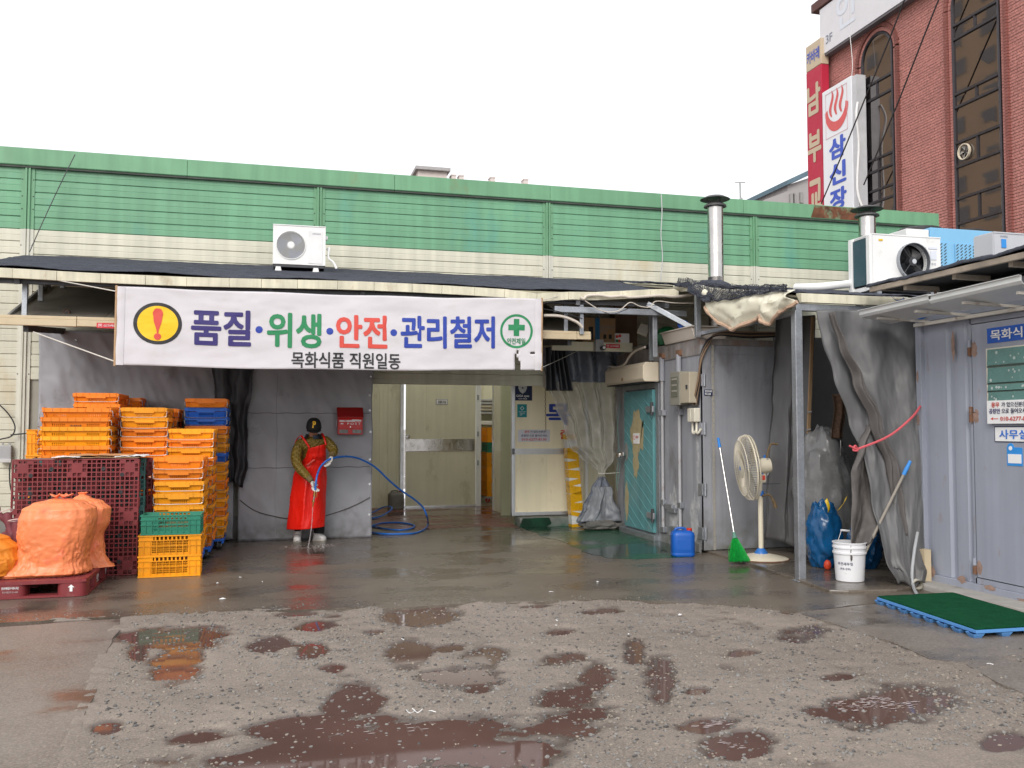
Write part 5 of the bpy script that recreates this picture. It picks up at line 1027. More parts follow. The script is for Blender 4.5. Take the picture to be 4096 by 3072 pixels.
mb = MB(); mb.tube(spline([KXp for KXp in (Vector((5.80, 7.13, pts[0].z)), Vector((5.66, 7.08, on_y(3600, 1672, 7.08).z)), Vector((5.40, 7.06, on_y(3500, 1745, 7.06).z)), on_y(3432, 1796, 7.1))], 8), .011, 6); q = mb.build('red_cord', mat('red_ribbon', (.60, .10, .12), .6), cr, smooth=True)
mb = MB(); c0 = on_y(3430, 1796, 7.08); mb.tube(spline([c0, c0 + Vector((-.03, -.01, .03)), c0 + Vector((-.05, -.01, -.01)), c0 + Vector((-.01, -.02, -.01)), c0 + Vector((-.09, -.01, .03))], 6), .009, 6); mb.build('cord_bow', MATS['red_ribbon'], cr, smooth=True)
for px in (3270, 3330, 3390, 3450, 3510, 3570):
    p = on_y(px, 1235, 7.6); mb = MB(); mb.tube([p + Vector((0, 0, .03)), p + Vector((.004, -.01, 0)), p + Vector((0, 0, -.03))], .005, 6); mb.build('hanging_hook', GALV, cr)
mb = MB(); mb.tube([(4.9, 7.66, 2.56), (5.95, 7.66, 2.56)], .012, 8); mb.build('curtain_rod', mat('maroon_rod', (.06, .015, .02), .6), cr)
# space behind the curtains
mb = MB(); mb.box(6.0, 8.2, 9.9, 9.98, 0, 2.55).box(8.1, 8.2, 7.2, 9.9, 0, 2.55); tag(mb.build('back_wall', mat('dim_grey_panel', (.22, .22, .22), .7, var=.1)), 'dull grey panel wall behind the parted curtains', 'wall')
wb_ = thing('wrapped_bundle', 'bundle under clear grey plastic film behind the curtain', 'bundle', (5.75, 8.5, 0))
def blob(c, sx, sy, sz, seed, wr=.10, n=48, k=36, pw=1.0):
    mb = MB()
    def fn(u, v):
        a = 2 * math.pi * u; t = v * math.pi; ct, st = math.cos(t), math.sin(t) ** pw
        d = Vector((st * math.cos(a), st * math.sin(a), ct)); q = 1 + wr * fbm(d.x * 2.2, d.y * 2.2, d.z * 2.2 + seed, 5) + wr * .5 * abs(math.sin(3 * a + 5 * ct + 2 * fbm(d.x * 2, d.y * 2, seed)))
        return (c[0] + sx * d.x * q, c[1] + sy * d.y * q, max(c[2] + sz * d.z * q, .028))
    mb.surf(fn, n, k); return mb
FILM = mat('cloudy_film', (.17, .17, .17), .25, var=.2, vs=4, bump=.9, bs=7, rvar=.12)
blob((5.72, 8.55, .72), .30, .28, .66, 4, .14, pw=.7).build('film', FILM, wb_, smooth=True, fix=False)
for z in (.10, .22, .34): mb = MB(); mb.box(5.55, 6.05, 8.3, 8.8, z, z + .09); mb.build('packed_tray', DARKSTEEL, wb_, bevel=.01)
bb = thing('refuse_bag', 'translucent blue refuse bag strapped with yellow tape behind the curtain', 'bag', (5.42, 8.2, 0))
BLUEB = mat('blue_film', (.006, .075, .20), .16, var=.35, vs=5, bump=.9, bs=8, rvar=.06)
blob((5.45, 8.15, .33), .16, .15, .33, 9, .16, pw=.6).build('film', BLUEB, bb, smooth=True, fix=False)
TAPE = mat('yellow_tape', (.62, .42, .02), .3, var=.08)
for (ax, az, bx, bz) in ((5.33, .72, 5.36, .60), (5.47, .62, 5.56, .74), (5.42, .26, 5.47, .08), (5.45, .17, 5.64, .11)):
    mb = MB(); mb.surf(lambda u, v: (lerp(ax, bx, u) + .025 * (v - .5), 7.93 - .02 * math.sin(u * 3) , lerp(az, bz, u) + .03 * (v - .5)), 8, 3); solidify(mb.build('tape_strip', TAPE, bb, smooth=180, fix=False), .003)
b2 = thing('refuse_bag', 'smaller blue refuse bag half hidden behind the curtain flap', 'bag', (5.85, 8.1, 0)); blob((5.80, 8.0, .22), .17, .16, .24, 5, .18).build('film', BLUEB, b2, smooth=True, fix=False)
mb = blob((5.37, 7.98, .07), .035, .035, .05, 2, .05); tag(mb.build('red_plug', mat('orange_red', (.60, .06, .02), .4), smooth=True, fix=False), 'small orange red plug lying by the blue refuse bag', 'plug')
ap = thing('hanging_cloth', 'dark leopard patterned cloth hanging behind the curtain flap', 'cloth', (5.5, 8.3, 1.2))
mb = MB(); mb.surf(lambda u, v: (5.68 + .14 * u + .02 * math.sin(v * 5), 8.3 + .03 * math.sin(u * 9), lerp(1.78, 1.32, v)), 14, 20); solidify(mb.build('fabric', mat('leopard', (.09, .05, .03), .8, var=.6, vs=40, mottle=.5), ap, smooth=180, fix=False), .006)
mb = MB(); mb.tube([(5.77, 8.3, 1.30), (5.77, 8.3, 1.14)], .008, 8); mb.build('steel_rod', STEEL, ap)

# ================================================================ BRICK BUILDING (face x = 15)
bk = thing('brick_building', 'three storey red brick building with tall arched bronze windows', 'building', (18, 18, 0))
GX = 15.0; KY0, KY1 = 22.15, 9.0
mb = MB(); mb.box(GX + .06, 24, KY1, KY0, 0, 13.5); mb.build('core', MORTAR, bk)
WINS = [(19.82, .62, 11.62), (16.46, .70, 11.75)]         # centre, half width, crown of the arch
BH, BL = .067, .235
def in_win(y, z, grow=.0):
    for c, hw, zt in WINS:
        hw2, zt2 = hw + grow, zt + grow
        if abs(y - c) < hw2 and z < zt2 - hw2: return True
        if (y - c) ** 2 + (z - (zt2 - hw2)) ** 2 < hw2 ** 2: return True
    return False
bm_ = MB(); bm_.box(0, .05, -.1125, .1125, 0, .056); brick_me = bm_.mesh(BRICK)
# bricks of the visible face: the largest few hundred (by place) are single pieces, all others one piece of real geometry
cells = []
z = 5.0; row = 0
while z < 12.0:
    y = KY0 - (.12 if row % 2 else 0)
    while y > 13.2:
        c = y - BL / 2
        if not in_win(c, z + BH / 2, .14): cells.append((c, z))
        y -= BL
    z += BH; row += 1
vis = [(c, z) for c, z in cells if 13.9 < c < 15.72 and 5.6 < z < 9.2]
vis.sort(key=lambda q: q[0]); near = set(vis[:280])
for (c, z) in vis[:280]:
    o = bpy.data.objects.new('brick', brick_me); col.objects.link(o); o.parent = bk; o.location = Vector((GX + .045 + rng.uniform(-.003, .003), c, z)) - bk.location
mb = MB(); 
for (c, z) in cells:
    if (c, z) in near: continue
    d = rng.uniform(-.004, .004)
    x = GX + .045 + d; mb.add([(x, c - .1125, z), (x, c + .1125, z), (x, c + .1125, z + .056), (x, c - .1125, z + .056), (GX + .07, c - .1125, z), (GX + .07, c + .1125, z), (GX + .07, c + .1125, z + .056), (GX + .07, c - .1125, z + .056)],
                       [(0, 3, 2, 1), (0, 1, 5, 4), (2, 3, 7, 6), (1, 2, 6, 5), (3, 0, 4, 7)])
BRICKV = mat('red_brick_field', (.42, .180, .155), .8, var=.16, vs=2.2, mottle=.30, bump=.3, bs=60)
o = mb.build('brickwork', BRICKV, bk, fix=False); o['kind'] = 'stuff'
mb = MB(); mb.box(GX + .045, 23.9, KY0, KY0 + .1, 0, 13.4); mb.build('end_wall', MATS['red_brick_field'], bk)
FRAME = mat('bronze_frame', (.05, .045, .05), .35, .5, var=.08)
for wi, (c, hw, zt) in enumerate(WINS):
    w = bpy.data.objects.new('window', None); col.objects.link(w); w.parent = bk; w.location = Vector((GX, c, 6)) - bk.location
    za = zt - hw
    # soldier course round the opening: two stepped rings of bricks
    for ring, (g0, g1, dx) in enumerate(((.02, .11, .045), (.12, .22, .0))):
        mb = MB(); 
        for k in range(26):
            a0, a1 = math.pi * k / 26 + .006, math.pi * (k + 1) / 26 - .006
            mb.prism([(GX - .01 + dx, c + (hw + g) * math.cos(a), za + (hw + g) * math.sin(a)) for g, a in ((g0, a0), (g1, a0), (g1, a1), (g0, a1))], (.06, 0, 0))
        for s in (-1, 1):
            zz = 5.0
            while zz < za - .07: mb.box(GX - .01 + dx, GX + .05 + dx, min(c + s * (hw + g0), c + s * (hw + g1)), max(c + s * (hw + g0), c + s * (hw + g1)), zz, zz + .058); zz += .067
        q = mb.build('arch_course', BRICKD if ring else BRICK, w); q['kind'] = 'stuff'
    pts = [(c + hw * math.cos(math.pi * k / 30), za + hw * math.sin(math.pi * k / 30)) for k in range(31)]
    mb = MB(); mb.add([(GX + .10, y, z) for y, z in [(c + hw, 5.0)] + pts + [(c - hw, 5.0)]], [tuple(range(33))])
    # frame: outline tube and transoms
    fr = MB(); fr.tube([(GX + .03, c + hw - .03, 5.0)] + [(GX + .03, c + (hw - .03) * math.cos(math.pi * k / 30), za + (hw - .03) * math.sin(math.pi * k / 30)) for k in range(31)] + [(GX + .03, c - hw + .03, 5.0)], .035, 6); fr.build('frame', FRAME, w)
    bars = [5.4, 6.05, 6.62, 7.35, 7.9, 8.72, 9.02, 10.30, 10.62] if wi else [5.4, 6.6, 7.25, 7.55, 8.05, 8.36, 9.95, 10.36]
    prev = 5.0
    for zb in bars:
        fr = MB(); fr.box(GX + .005, GX + .058, c - hw + .01, c + hw - .01, zb - .028, zb + .028); fr.build('transom', FRAME, w)
    edges = [5.0] + bars + [zt]
    for a, b in zip(edges, edges[1:]):
        gl = MB()
        if b == zt: gl.add([(GX + .044, y, z) for y, z in [(c + hw - .02, a + .028), (c + hw - .02, za)] + pts[1:-1] + [(c - hw + .02, za), (c - hw + .02, a + .028)]], [tuple(range(33))])
        else: gl.add([(GX + .044 + .002 * (int(a * 7) % 3 - 1), c - hw + .02, a + .028), (GX + .044, c + hw - .02, a + .028), (GX + .043, c + hw - .02, b - .028), (GX + .046, c - hw + .02, b - .028)], [(0, 1, 2, 3)])
        gl.build('pane', GLASSD, w, fix=False)
        if b - a < .62 and b != zt: fr = MB(); fr.box(GX + .015, GX + .056, c - .025, c + .025, a + .028, b - .028); fr.build('mullion', FRAME, w)
# vent fan in the near window
vf = thing('extractor_fan', 'small extractor fan set into the bronze window of the brick building', 'fan', (GX, 16.8, 7.6)); c = Vector((0, 16.83, 7.63))
mb = MB(); mb.lathe([(.16, -.03), (.18, -.03), (.18, .02), (.16, .02)], (GX + .0, c.y, c.z), 24, 'x', ring=True); mb.build('ring', mat('aged_ivory', (.66, .58, .45)), vf)
for k in range(5):
    a = 1.257 * k; mb = MB(); mb.add([(GX + .03, c.y + .03 * math.cos(a), c.z + .03 * math.sin(a)), (GX + .0, c.y + .15 * math.cos(a - .25), c.z + .15 * math.sin(a - .25)), (GX + .05, c.y + .15 * math.cos(a + .35), c.z + .15 * math.sin(a + .35))], [(0, 1, 2)]); solidify(mb.build('blade', mat('dusty_grey', (.30, .29, .27), .7), vf, fix=False), .006)
# roof cornice and fascia sign
mb = MB(); mb.box(GX - .25, 24, KY1, KY0 + .12, 13.2, 13.45); mb.build('cornice', mat('dark_cornice', (.11, .05, .045), .7), bk, bevel=.02)
fs_ = thing('fascia_sign', 'long white sign band with faded lettering across the brick building', 'sign', (GX - .1, 16, 12))
for y0, y1 in ((20.6, 21.93), (18.6, 20.59), (14.0, 18.59)):
    mb = MB(); mb.box(GX - .20, GX + .02, y0, y1, 11.84, 13.16); mb.build('panel', mat('sign_white', (.66, .65, .68), .5, var=.04), fs_, bevel=.01)
mb = MB(); mb.box(GX - .18, GX + .0, 14.0, 21.93, 11.78, 11.835); mb.build('lower_edge', mat('dark_edge', (.12, .11, .12), .6), fs_)
for k, ch in enumerate('인력'): write('faded_lettering', ch, PRINT['ghost'], fs_, (GX - .20, 20.75 - k * 1.5, 12.65), h=.95, face='-x', bold=.02, off=.006)
write('lettering', '3F', PRINT['grey'], fs_, (GX - .20, 21.50, 12.18), h=.24, face='-x', off=.006, bold=.01)
# vertical signs
vs_ = thing('vertical_sign', 'white vertical sign with hot spring symbol and blue lettering', 'sign', (GX - .2, 21.4, 6))
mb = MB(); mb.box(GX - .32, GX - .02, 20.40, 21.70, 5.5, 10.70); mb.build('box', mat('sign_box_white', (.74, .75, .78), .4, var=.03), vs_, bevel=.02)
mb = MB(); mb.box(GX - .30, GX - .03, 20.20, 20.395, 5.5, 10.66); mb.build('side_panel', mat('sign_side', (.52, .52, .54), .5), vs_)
SX = GX - .327
def poly_x(name, m, pts, X, parent): mb = MB(); mb.add([(X, y, z) for y, z in pts], [tuple(range(len(pts)))]); return mb.build(name, m, parent, fix=False)
SPRING = mat('print_spring_red', (.62, .10, .10), .5)
cy_, cz_ = 21.05, 9.86
outer = [(cy_ + .52 * math.cos(a), cz_ + .20 + .62 * math.sin(a)) for a in [math.pi + math.pi * k / 20 for k in range(21)]]; inner = [(cy_ + .40 * math.cos(a), cz_ + .26 + .42 * math.sin(a)) for a in [2 * math.pi - math.pi * k / 20 for k in range(21)]]
mb = MB(); n = 21; mb.add([(SX, y, z) for y, z in outer] + [(SX, y, z) for y, z in inner[::-1]], [(i, i + 1, n + i + 1, n + i) for i in range(20)]); mb.build('spring_bowl', SPRING, vs_, fix=False)
for dy in (-.22, 0, .22):
    st = [(cy_ + dy + .06 * math.sin(t * 6.0), cz_ + .02 + .72 * t) for t in [k / 14 for k in range(15)]]
    mb = MB(); wv = [.012 + .05 * math.sin(math.pi * min(1, .1 + t * .9)) for t in [k / 14 for k in range(15)]]
    mb.add([(SX, y - w_, z) for (y, z), w_ in zip(st, wv)] + [(SX, y + w_, z) for (y, z), w_ in zip(st, wv)], [(i, i + 1, 16 + i, 15 + i) for i in range(14)]); mb.build('steam_stroke', SPRING, vs_, fix=False)
for a in ((20.58, 21.54, 10.56, 10.575), (20.58, 21.54, 9.33, 9.345)): mb = MB(); mb.box(SX - .001, SX + .003, a[0], a[1], a[2], a[3]); mb.build('symbol_frame', mat('faint_red', (.62, .40, .42), .5), vs_)
for a in ((20.58, 20.595), (21.53, 21.545)): mb = MB(); mb.box(SX - .001, SX + .003, a[0], a[1], 9.33, 10.575); mb.build('symbol_frame', MATS['faint_red'], vs_)
for k, ch in enumerate('삼신장'): write('lettering', ch, PRINT['bright'], vs_, (GX - .32, 21.04, 8.98 - k * .70), h=.60, w=.74, face='-x', bold=.045, off=.008)
write('lettering', '여', SPRING, vs_, (GX - .32, 21.04, 6.88), h=.60, w=.74, face='-x', bold=.045, off=.008)
vr = thing('vertical_sign', 'dark red vertical sign with tan lettering at the building corner', 'sign', (GX - .2, 22.6, 6))
mb = MB(); mb.box(GX - .30, GX - .05, 21.75, 22.48, 5.5, 11.55); mb.build('box', PRINT['crimson'], vr, bevel=.02)
mb = MB(); mb.box(GX - .30, GX - .05, 21.75, 22.48, 11.56, 12.30); mb.build('top_panel', PRINT['tan'], vr, bevel=.02)
write('lettering', '카바레', PRINT['bright'], vr, (GX - .30, 22.12, 11.92), w=.60, h=.36, face='-x', bold=.02, off=.008)
for k, ch in enumerate('남부교'): write('lettering', ch, PRINT['tan'], vr, (GX - .30, 22.12, 10.68 - k * 1.36), w=.66, h=.90, face='-x', bold=.045, off=.008)
mb = MB(); mb.tube(spline([(GX - .3, 20.17, 9.9), (GX - .4, 20.1, 9.5), (GX - .3, 20.16, 8.8), (GX - .35, 20.18, 7.6), (GX - .2, 20.1, 7.0)], 6), .03, 8); tag(mb.build('sign_conduit', WHITEP), 'white conduit dangling beside the hot spring sign', 'pipe')
# overhead wires
for nm, pts in (('first', ((3640, -60), (3560, 150), (3470, 370), (3380, 590), (3285, 815))), ('second', ((3770, -40), (3690, 160), (3600, 390), (3530, 560), (3455, 740))), ('third', ((3400, 140), (3410, 260), (3402, 330)))):
    mb = MB(); mb.tube(spline([on_x(x, y, 14.2 if nm != 'third' else 14.7) for x, y in pts], 5), .018 if nm != 'third' else .008, 5); tag(mb.build('overhead_wire', BLACKP if nm != 'third' else WHITEP), {'first': 'black wire crossing the arched window and hot spring sign', 'second': 'black wire crossing the bare brick between the windows', 'third': 'thin white wire hanging below the sign band'}[nm], 'wire')

# ================================================================ FAR BUILDINGS
def block(name, lab, m, x0, x1, y0, y1, z1, rows, colsn, face, wm, wz=1.3, ww=1.4, z00=0):
    t = thing(name, lab, 'building', ((x0 + x1) / 2, (y0 + y1) / 2, 0)); mb = MB(); mb.box(x0, x1, y0, y1, z00, z1); mb.build('wall', m, t)
    mb = MB(); mb.box(x0 - .3, x1 + .3, y0 - .3, y1 + .3, z1, z1 + .5); mb.build('parapet', m, t)
    for r_ in range(rows):
        for c_ in range(colsn):
            z = z1 - 1.2 - (r_ + 1) * 2.9 + 1.4
            mb = MB()
            if face == '-y': x = lerp(x0, x1, (c_ + .5) / colsn); mb.box(x - ww / 2, x + ww / 2, y0 - .06, y0 - .01, z, z + wz)
            else: y = lerp(y0, y1, (c_ + .5) / colsn); mb.box(x1 + .01, x1 + .06, y - ww / 2, y + ww / 2, z, z + wz)
            mb.build('window', wm, t)
    return t
FARW = mat('far_window', (.26, .25, .24), .2, var=.1)
block('apartment_block', 'pale pink rooftops of a distant apartment block behind the factory', mat('far_pale', (.62, .55, .52), .8, var=.04), 20, 45, 95, 110, on_y(1800, 735, 95).z - .6, 3, 8, '-y', FARW)
o = thing('rooftop_house', 'pale rooftop stair house with a flat overhanging roof slab', 'building', (0, 95, 20))
A = on_y(1672, 720, 93); B = on_y(1795, 690, 93); mb = MB(); mb.box(A.x, B.x - .2, 93, 98, A.z - 3, B.z); mb.build('wall', MATS['far_pale'], o); mb = MB(); mb.box(A.x - .3, B.x + .1, 92.5, 98.5, B.z + .02, B.z + .35); mb.build('roof_slab', mat('far_grey', (.36, .35, .35), .8), o)
for px in (1815, 1846, 1971, 2104):
    A = on_y(px - 9, 745, 93); B = on_y(px + 9, 705 + (px - 1846) * .06, 93); mb = MB(); mb.box(A.x, B.x, 93, 94, A.z - 3, B.z); mb.box(A.x - .05, B.x + .05, 92.95, 94.05, B.z + .01, B.z + .12); tag(mb.build('rooftop_chimney', MATS['far_pale']), {1815: 'low pale rooftop stub right beside the stair house', 1846: 'pale rooftop chimney next to the stair house', 1971: 'pale rooftop chimney standing alone between two others', 2104: 'pale rooftop chimney farthest from the stair house'}[px], 'chimney', 'rooftop chimneys')
A, B = on_y(3055, 815, 60), on_y(3330, 720, 60)
t = thing('grey_apartment_block', 'grey apartment block with stepped roof behind the vertical signs', 'building', (A.x + 5, 60, 0)); FG = mat('far_concrete', (.34, .32, .32), .8, var=.05)
mb = MB(); mb.prism([(A.x, 60, 0), (B.x + 6, 60, 0), (B.x + 6, 60, B.z + 3), (on_y(3150, 740, 60).x, 60, on_y(3150, 740, 60).z), (on_y(3150, 740, 60).x, 60, on_y(3150, 765, 60).z), (A.x, 60, on_y(3055, 800, 60).z)], (0, 8, 0)); mb.build('wall', FG, t)
mb = MB(); p, q = on_y(3143, 742, 59.8), on_y(3260, 690, 59.8); mb.prism([(p.x, 59.6, p.z), (q.x, 59.6, q.z), (q.x, 59.6, q.z + .4), (p.x, 59.6, p.z + .35)], (0, 9, 0)); mb.build('roof', mat('far_blue_roof', (.10, .16, .20), .7), t)
for px, py, w_ in ((3160, 795, 26), (3172, 795, 18), (3200, 790, 20)): p = on_y(px, py, 59.9); mb = MB(); mb.box(p.x, p.x + w_ * 59.9 / 3640 * .8, 59.85, 59.95, p.z - .4, p.z + .4); mb.build('window', FARW, t)
an = thing('roof_antenna', 'small mast with a cross bar on the factory roof', 'antenna', on_y(2962, 800, 14)); p = on_y(2962, 800, 14); q = on_y(2960, 728, 14)
mb = MB(); mb.tube([p, q], .018, 6); mb.build('mast', GREYP, an); mb = MB(); mb.tube([q + Vector((-.10, 0, -.01)), q + Vector((.10, 0, .0))], .01, 5); mb.build('cross_bar', GREYP, an)
mb = MB(); mb.prism([p + Vector((-.12, 0, -.1)), p + Vector((.06, 0, -.1)), p + Vector((.04, 0, .05))], (0, .2, 0)); mb.build('base', GREYP, an)
# tower block off to the side, which the bronze windows mirror
block('apartment_tower', 'tall tan apartment tower mirrored in the bronze windows', mat('tan_render', (.62, .45, .30), .8, var=.05), -48, -34, 62, 100, 44, 12, 9, 'x', FARW, 1.5, 1.8)

# ================================================================ CRATES AND BASKETS
CL, CS, CHT = .66, .47, .155           # handled crate: long side, short side, height
def crate_body(m):
    mb = MB(); tp = .035                # walls lean outwards to the rim
    def wall(L, axis, sgn, off):
        nH = 7
        h = L / 2
        xs = [-h, -h + .05]
        groups = [(-h * .52, 7), (h * .52, 7)] if axis == 'x' else [(0, 9)]
        cols = []
        for c, n in groups:
            for k in range(n): cols.append((c + (k - (n - 1) / 2) * .019 - .004, c + (k - (n - 1) / 2) * .019 + .004))
        for a, b in sorted(cols): xs += [a, b]
        xs += [h - .05, h]; zs = [.012, .050, .058, .066, .084, .108]
        hole = {i for i in range(len(xs) - 1) if (round(xs[i], 4), round(xs[i + 1], 4)) in {(round(a, 4), round(b, 4)) for a, b in cols}}
        def place(x, d, z):
            o = off - tp * (1 - z / CHT) - d; x2 = x * (1 - .06 * (1 - z / CHT))
            return (x2, sgn * o, z) if axis == 'x' else (sgn * o, x2, z)
        mb.lattice(xs, zs, lambda i, j: not (i in hole and j in (1, 3)), .004, place)
    for s in (-1, 1): wall(CL, 'x', s, CS / 2 - .012); wall(CS, 'y', s, CL / 2 - .012)
    # rim: deep lip with a dip in the middle of the short sides and ribs
    for s in (-1, 1):
        mb.box(-CL / 2, CL / 2, min(s * (CS / 2 - .016), s * CS / 2), max(s * (CS / 2 - .016), s * CS / 2), .108, .150)
        mb.box(min(s * (CL / 2 - .016), s * CL / 2), max(s * (CL / 2 - .016), s * CL / 2), -CS / 2 + .016, CS / 2 - .016, .112, .155)
        mb.box(min(s * (CL / 2 - .014), s * (CL / 2 + .004)), max(s * (CL / 2 - .014), s * (CL / 2 + .004)), -.10, .10, .096, .140)
        for k in range(7): y = (k - 3) * .068; mb.box(min(s * CL / 2, s * (CL / 2 + .006)), max(s * CL / 2, s * (CL / 2 + .006)), y - .003, y + .003, .112, .155)
        for k in range(9): x = (k - 4) * .078; mb.box(x - .003, x + .003, min(s * CS / 2, s * (CS / 2 + .006)), max(s * CS / 2, s * (CS / 2 + .006)), .108, .150)
    mb.box(-CL / 2 + .06, CL / 2 - .06, -CS / 2 + .05, CS / 2 - .05, .0, .008)
    return mb.mesh(m, fix=False)
crate_me = {k: crate_body(m) for k, m in (('orange', ORANGE), ('amber', AMBER), ('blue', BLUEC))}
def handle_mesh(drop):
    mb = MB(); x = CL / 2; w = CS / 2 - .005
    pts = [(x - .03, -w, .120), (x + .012, -w - .006, .120), (x + .020, -w - .006, .08 - drop), (x + .022, -w + .02, .052 - drop), (x + .024, 0, .048 - drop * 1.2), (x + .022, w - .02, .052 - drop), (x + .020, w + .006, .08 - drop), (x + .012, w + .006, .120), (x - .03, w, .120)]
    mb.tube(spline(pts, 4), 0.0036, 6); return mb.mesh(WIRE, smooth=True)
handle_me = [handle_mesh(d) for d in (0, .012, -.008)]
def crate_label_mesh():
    V, F, w, h = text_geo('(주)세계식품', .015); s = .11 / w
    mb = MB(); mb.add([(x * s, -CS / 2 + .012 - .006 + .0, .062 + y * s * 1.2) for x, y, z in V], F); return mb.mesh(PRINT['black'], fix=False)
crate_txt = crate_label_mesh()
def crate(kind, lab, loc, rz, group, text=False, r=random):
    t = thing('fish_crate', lab, 'crate', loc, rz, group)
    part('body', crate_me[kind], t)
    part('bail_handle', r.choice(handle_me), t); part('bail_handle', r.choice(handle_me), t, rot=(0, 0, math.pi))
    if text:
        o = part('lettering', crate_txt, t, (0, .024, 0))
    return t
def stack(x, y, rz, ztop, zbase, pitch, kinds, lab, group, text=False, seed=1):
    r = random.Random(seed); z = zbase; n = 0; zs = []
    k = max(1, round((ztop - CHT - zbase) / pitch)); p = (ztop - CHT - zbase) / k
    for i in range(k + 1):
        kd = kinds(k - i); lb = lab % {'orange': 'orange', 'amber': 'amber orange', 'blue': 'blue'}[kd]
        if i == k: lb = lb.replace(' with wire handles', '') + ', topmost of its stack'
        crate(kd, lb, (x + r.uniform(-.007, .007), y + r.uniform(-.006, .006), zbase + p * i), rz + R(r.uniform(-1.0, 1.0)), group, text and kd == 'orange' and r.random() < .8, r)
H = math.pi / 2
# dolly under a stack
def dolly(x, y, rz, lab):
    t = thing('crate_dolly', lab, 'dolly', (x, y, 0), rz, 'blue dollies under the crate stacks')
    mb = MB(); mb.box(-.31, .31, -.22, .22, .10, .13).box(-.31, .31, -.22, -.19, .075, .10).box(-.31, .31, .19, .22, .075, .10); part('frame', mb.mesh(BLUEC, bevel=.006), t)
    mw = MB(); mw.lathe([(.012, -.016), (.046, -.016), (.048, -.010), (.048, .010), (.046, .016), (.012, .016)], (0, 0, .048), 18, 'y'); me = mw.mesh(mat('dark_rubber', (.03, .03, .032), .6), smooth=True)
    mf = MB(); mf.box(-.018, .018, -.024, -.019, .04, .10).box(-.018, .018, .019, .024, .04, .10).box(-.03, .03, -.025, .025, .094, .0995); mf2 = mf.mesh(GALV)
    for sx in (-.25, .25):
        for sy in (-.17, .17): w = part('wheel', me, t, (sx, sy, 0)); part('fork', mf2, t, (sx, sy, 0))
dolly(-.865, 10.09, H, 'blue dolly under the crates behind the green basket'); dolly(-.815, 10.84, H, 'blue dolly with casters under the middle crate stack'); dolly(-.71, 11.58, H, 'blue dolly under the crate stack that has blue crates')
stack(-.865, 10.09, H, 1.135, .13, .118, lambda i: 'orange' if i in (0, 1, 5) else 'amber', '%s crate with wire handles in the stack behind the green basket', 'crates stacked behind the green basket', seed=1)
stack(-.815, 10.84, H, 1.42, .13, .108, lambda i: ('amber', 'orange', 'amber', 'orange')[i % 4], '%s crate with wire handles in the middle stack', 'crates of the middle stack', seed=2)
stack(-.71, 11.58, H, 1.775, .13, .104, lambda i: 'blue' if i in (1, 2, 6) else ('amber' if i % 3 else 'orange'), '%s crate with wire handles in the stack beside the black flap', 'crates stacked beside the black flap', seed=3)
stack(-1.935, 10.54, 0, 1.640, .02, .100, lambda i: 'orange' if i not in (2, 3) else 'amber', '%s lettered crate in the wide stack behind the red pallet', 'crates of the wide stack behind the red pallet', text=True, seed=4)
stack(-1.30, 10.90, H, 1.650, .02, .102, lambda i: 'orange' if i > 1 else 'amber', '%s crate with wire handles in the stack beside the lettered crates', 'crates stacked beside the lettered crates', seed=5)
stack(-1.83, 11.20, H, 1.815, .02, .12, lambda i: 'orange', '%s crate in the tallest stack behind the lettered crates', 'crates of the tallest stack', seed=6)
stack(-1.80, 11.79, 0, 1.79, .02, .12, lambda i: 'orange', '%s crate in the back row against the grey tarpaulin', 'crates of the back row', seed=7)
stack(-1.26, 11.62, H, 1.655, .02, .105, lambda i: 'orange', '%s crate in the back row between two stacks', 'crates of the back row between stacks', seed=8)

def basket(m, L, W, h, nx, nz, fine=True):
    mb = MB(); rc = .03
    def wall(Lw, axis, sgn, off, n):
        hx = Lw / 2; e = .10 * Lw / .52 + .01; xs = [-hx, -hx + e]; step = (Lw - 2 * e) / n
        for k in range(n): xs += [-hx + e + step * k + step * .16, -hx + e + step * (k + 1) - step * .06]
        xs += [hx - e, hx]; xs = sorted(xs); zs = [.0, .03]; zst = (h - .085) / nz
        for k in range(nz): zs += [.03 + zst * k + zst * .16, .03 + zst * (k + 1) - zst * .06]
        zs += [h - .045, h - .012, h - .004]
        def place(x, d, z): o = off - .012 * (1 - z / h) - d; return (x, sgn * o, z) if axis == 'x' else (sgn * o, x, z)
        hx_ = lambda i: 2 <= i < len(xs) - 2 and i % 2 == 0
        rows = lambda j: 2 <= j < 2 + 2 * nz - 1 and j % 2 == 0
        mb.lattice(xs, zs, lambda i, j: not ((hx_(i) and rows(j)) or (i % 6 in (2, 3, 4) and 2 < i < len(xs) - 3 and j == len(zs) - 3)), .005, place)
    for s in (-1, 1): wall(L, 'x', s, W / 2, nx); wall(W - .012, 'y', s, L / 2, int(nx * W / L))
    for s in (-1, 1):
        for (z0, z1, pr) in ((h - .010, h, .008), (h - .05, h - .043, .006), (h * .48, h * .48 + .006, .005), (.0, .012, .003)):
            mb.box(-L / 2 - pr, L / 2 + pr, min(s * W / 2, s * (W / 2 + pr)), max(s * W / 2, s * (W / 2 + pr)), z0, z1); mb.box(min(s * L / 2, s * (L / 2 + pr)), max(s * L / 2, s * (L / 2 + pr)), -W / 2, W / 2, z0, z1)
        for k in range(9):
            x = (k - 4) * L / 9.5; mb.box(x - .0025, x + .0025, min(s * W / 2, s * (W / 2 + .005)), max(s * W / 2, s * (W / 2 + .005)), .012, h - .05)
        for k in range(5):
            y = (k - 2) * W / 5.5; mb.box(min(s * L / 2, s * (L / 2 + .005)), max(s * L / 2, s * (L / 2 + .005)), y - .0025, y + .0025, .012, h - .05)
    mb.box(-L / 2 + .01, L / 2 - .01, -W / 2 + .01, W / 2 - .01, .002, .008)
    return mb.mesh(m, fix=False)
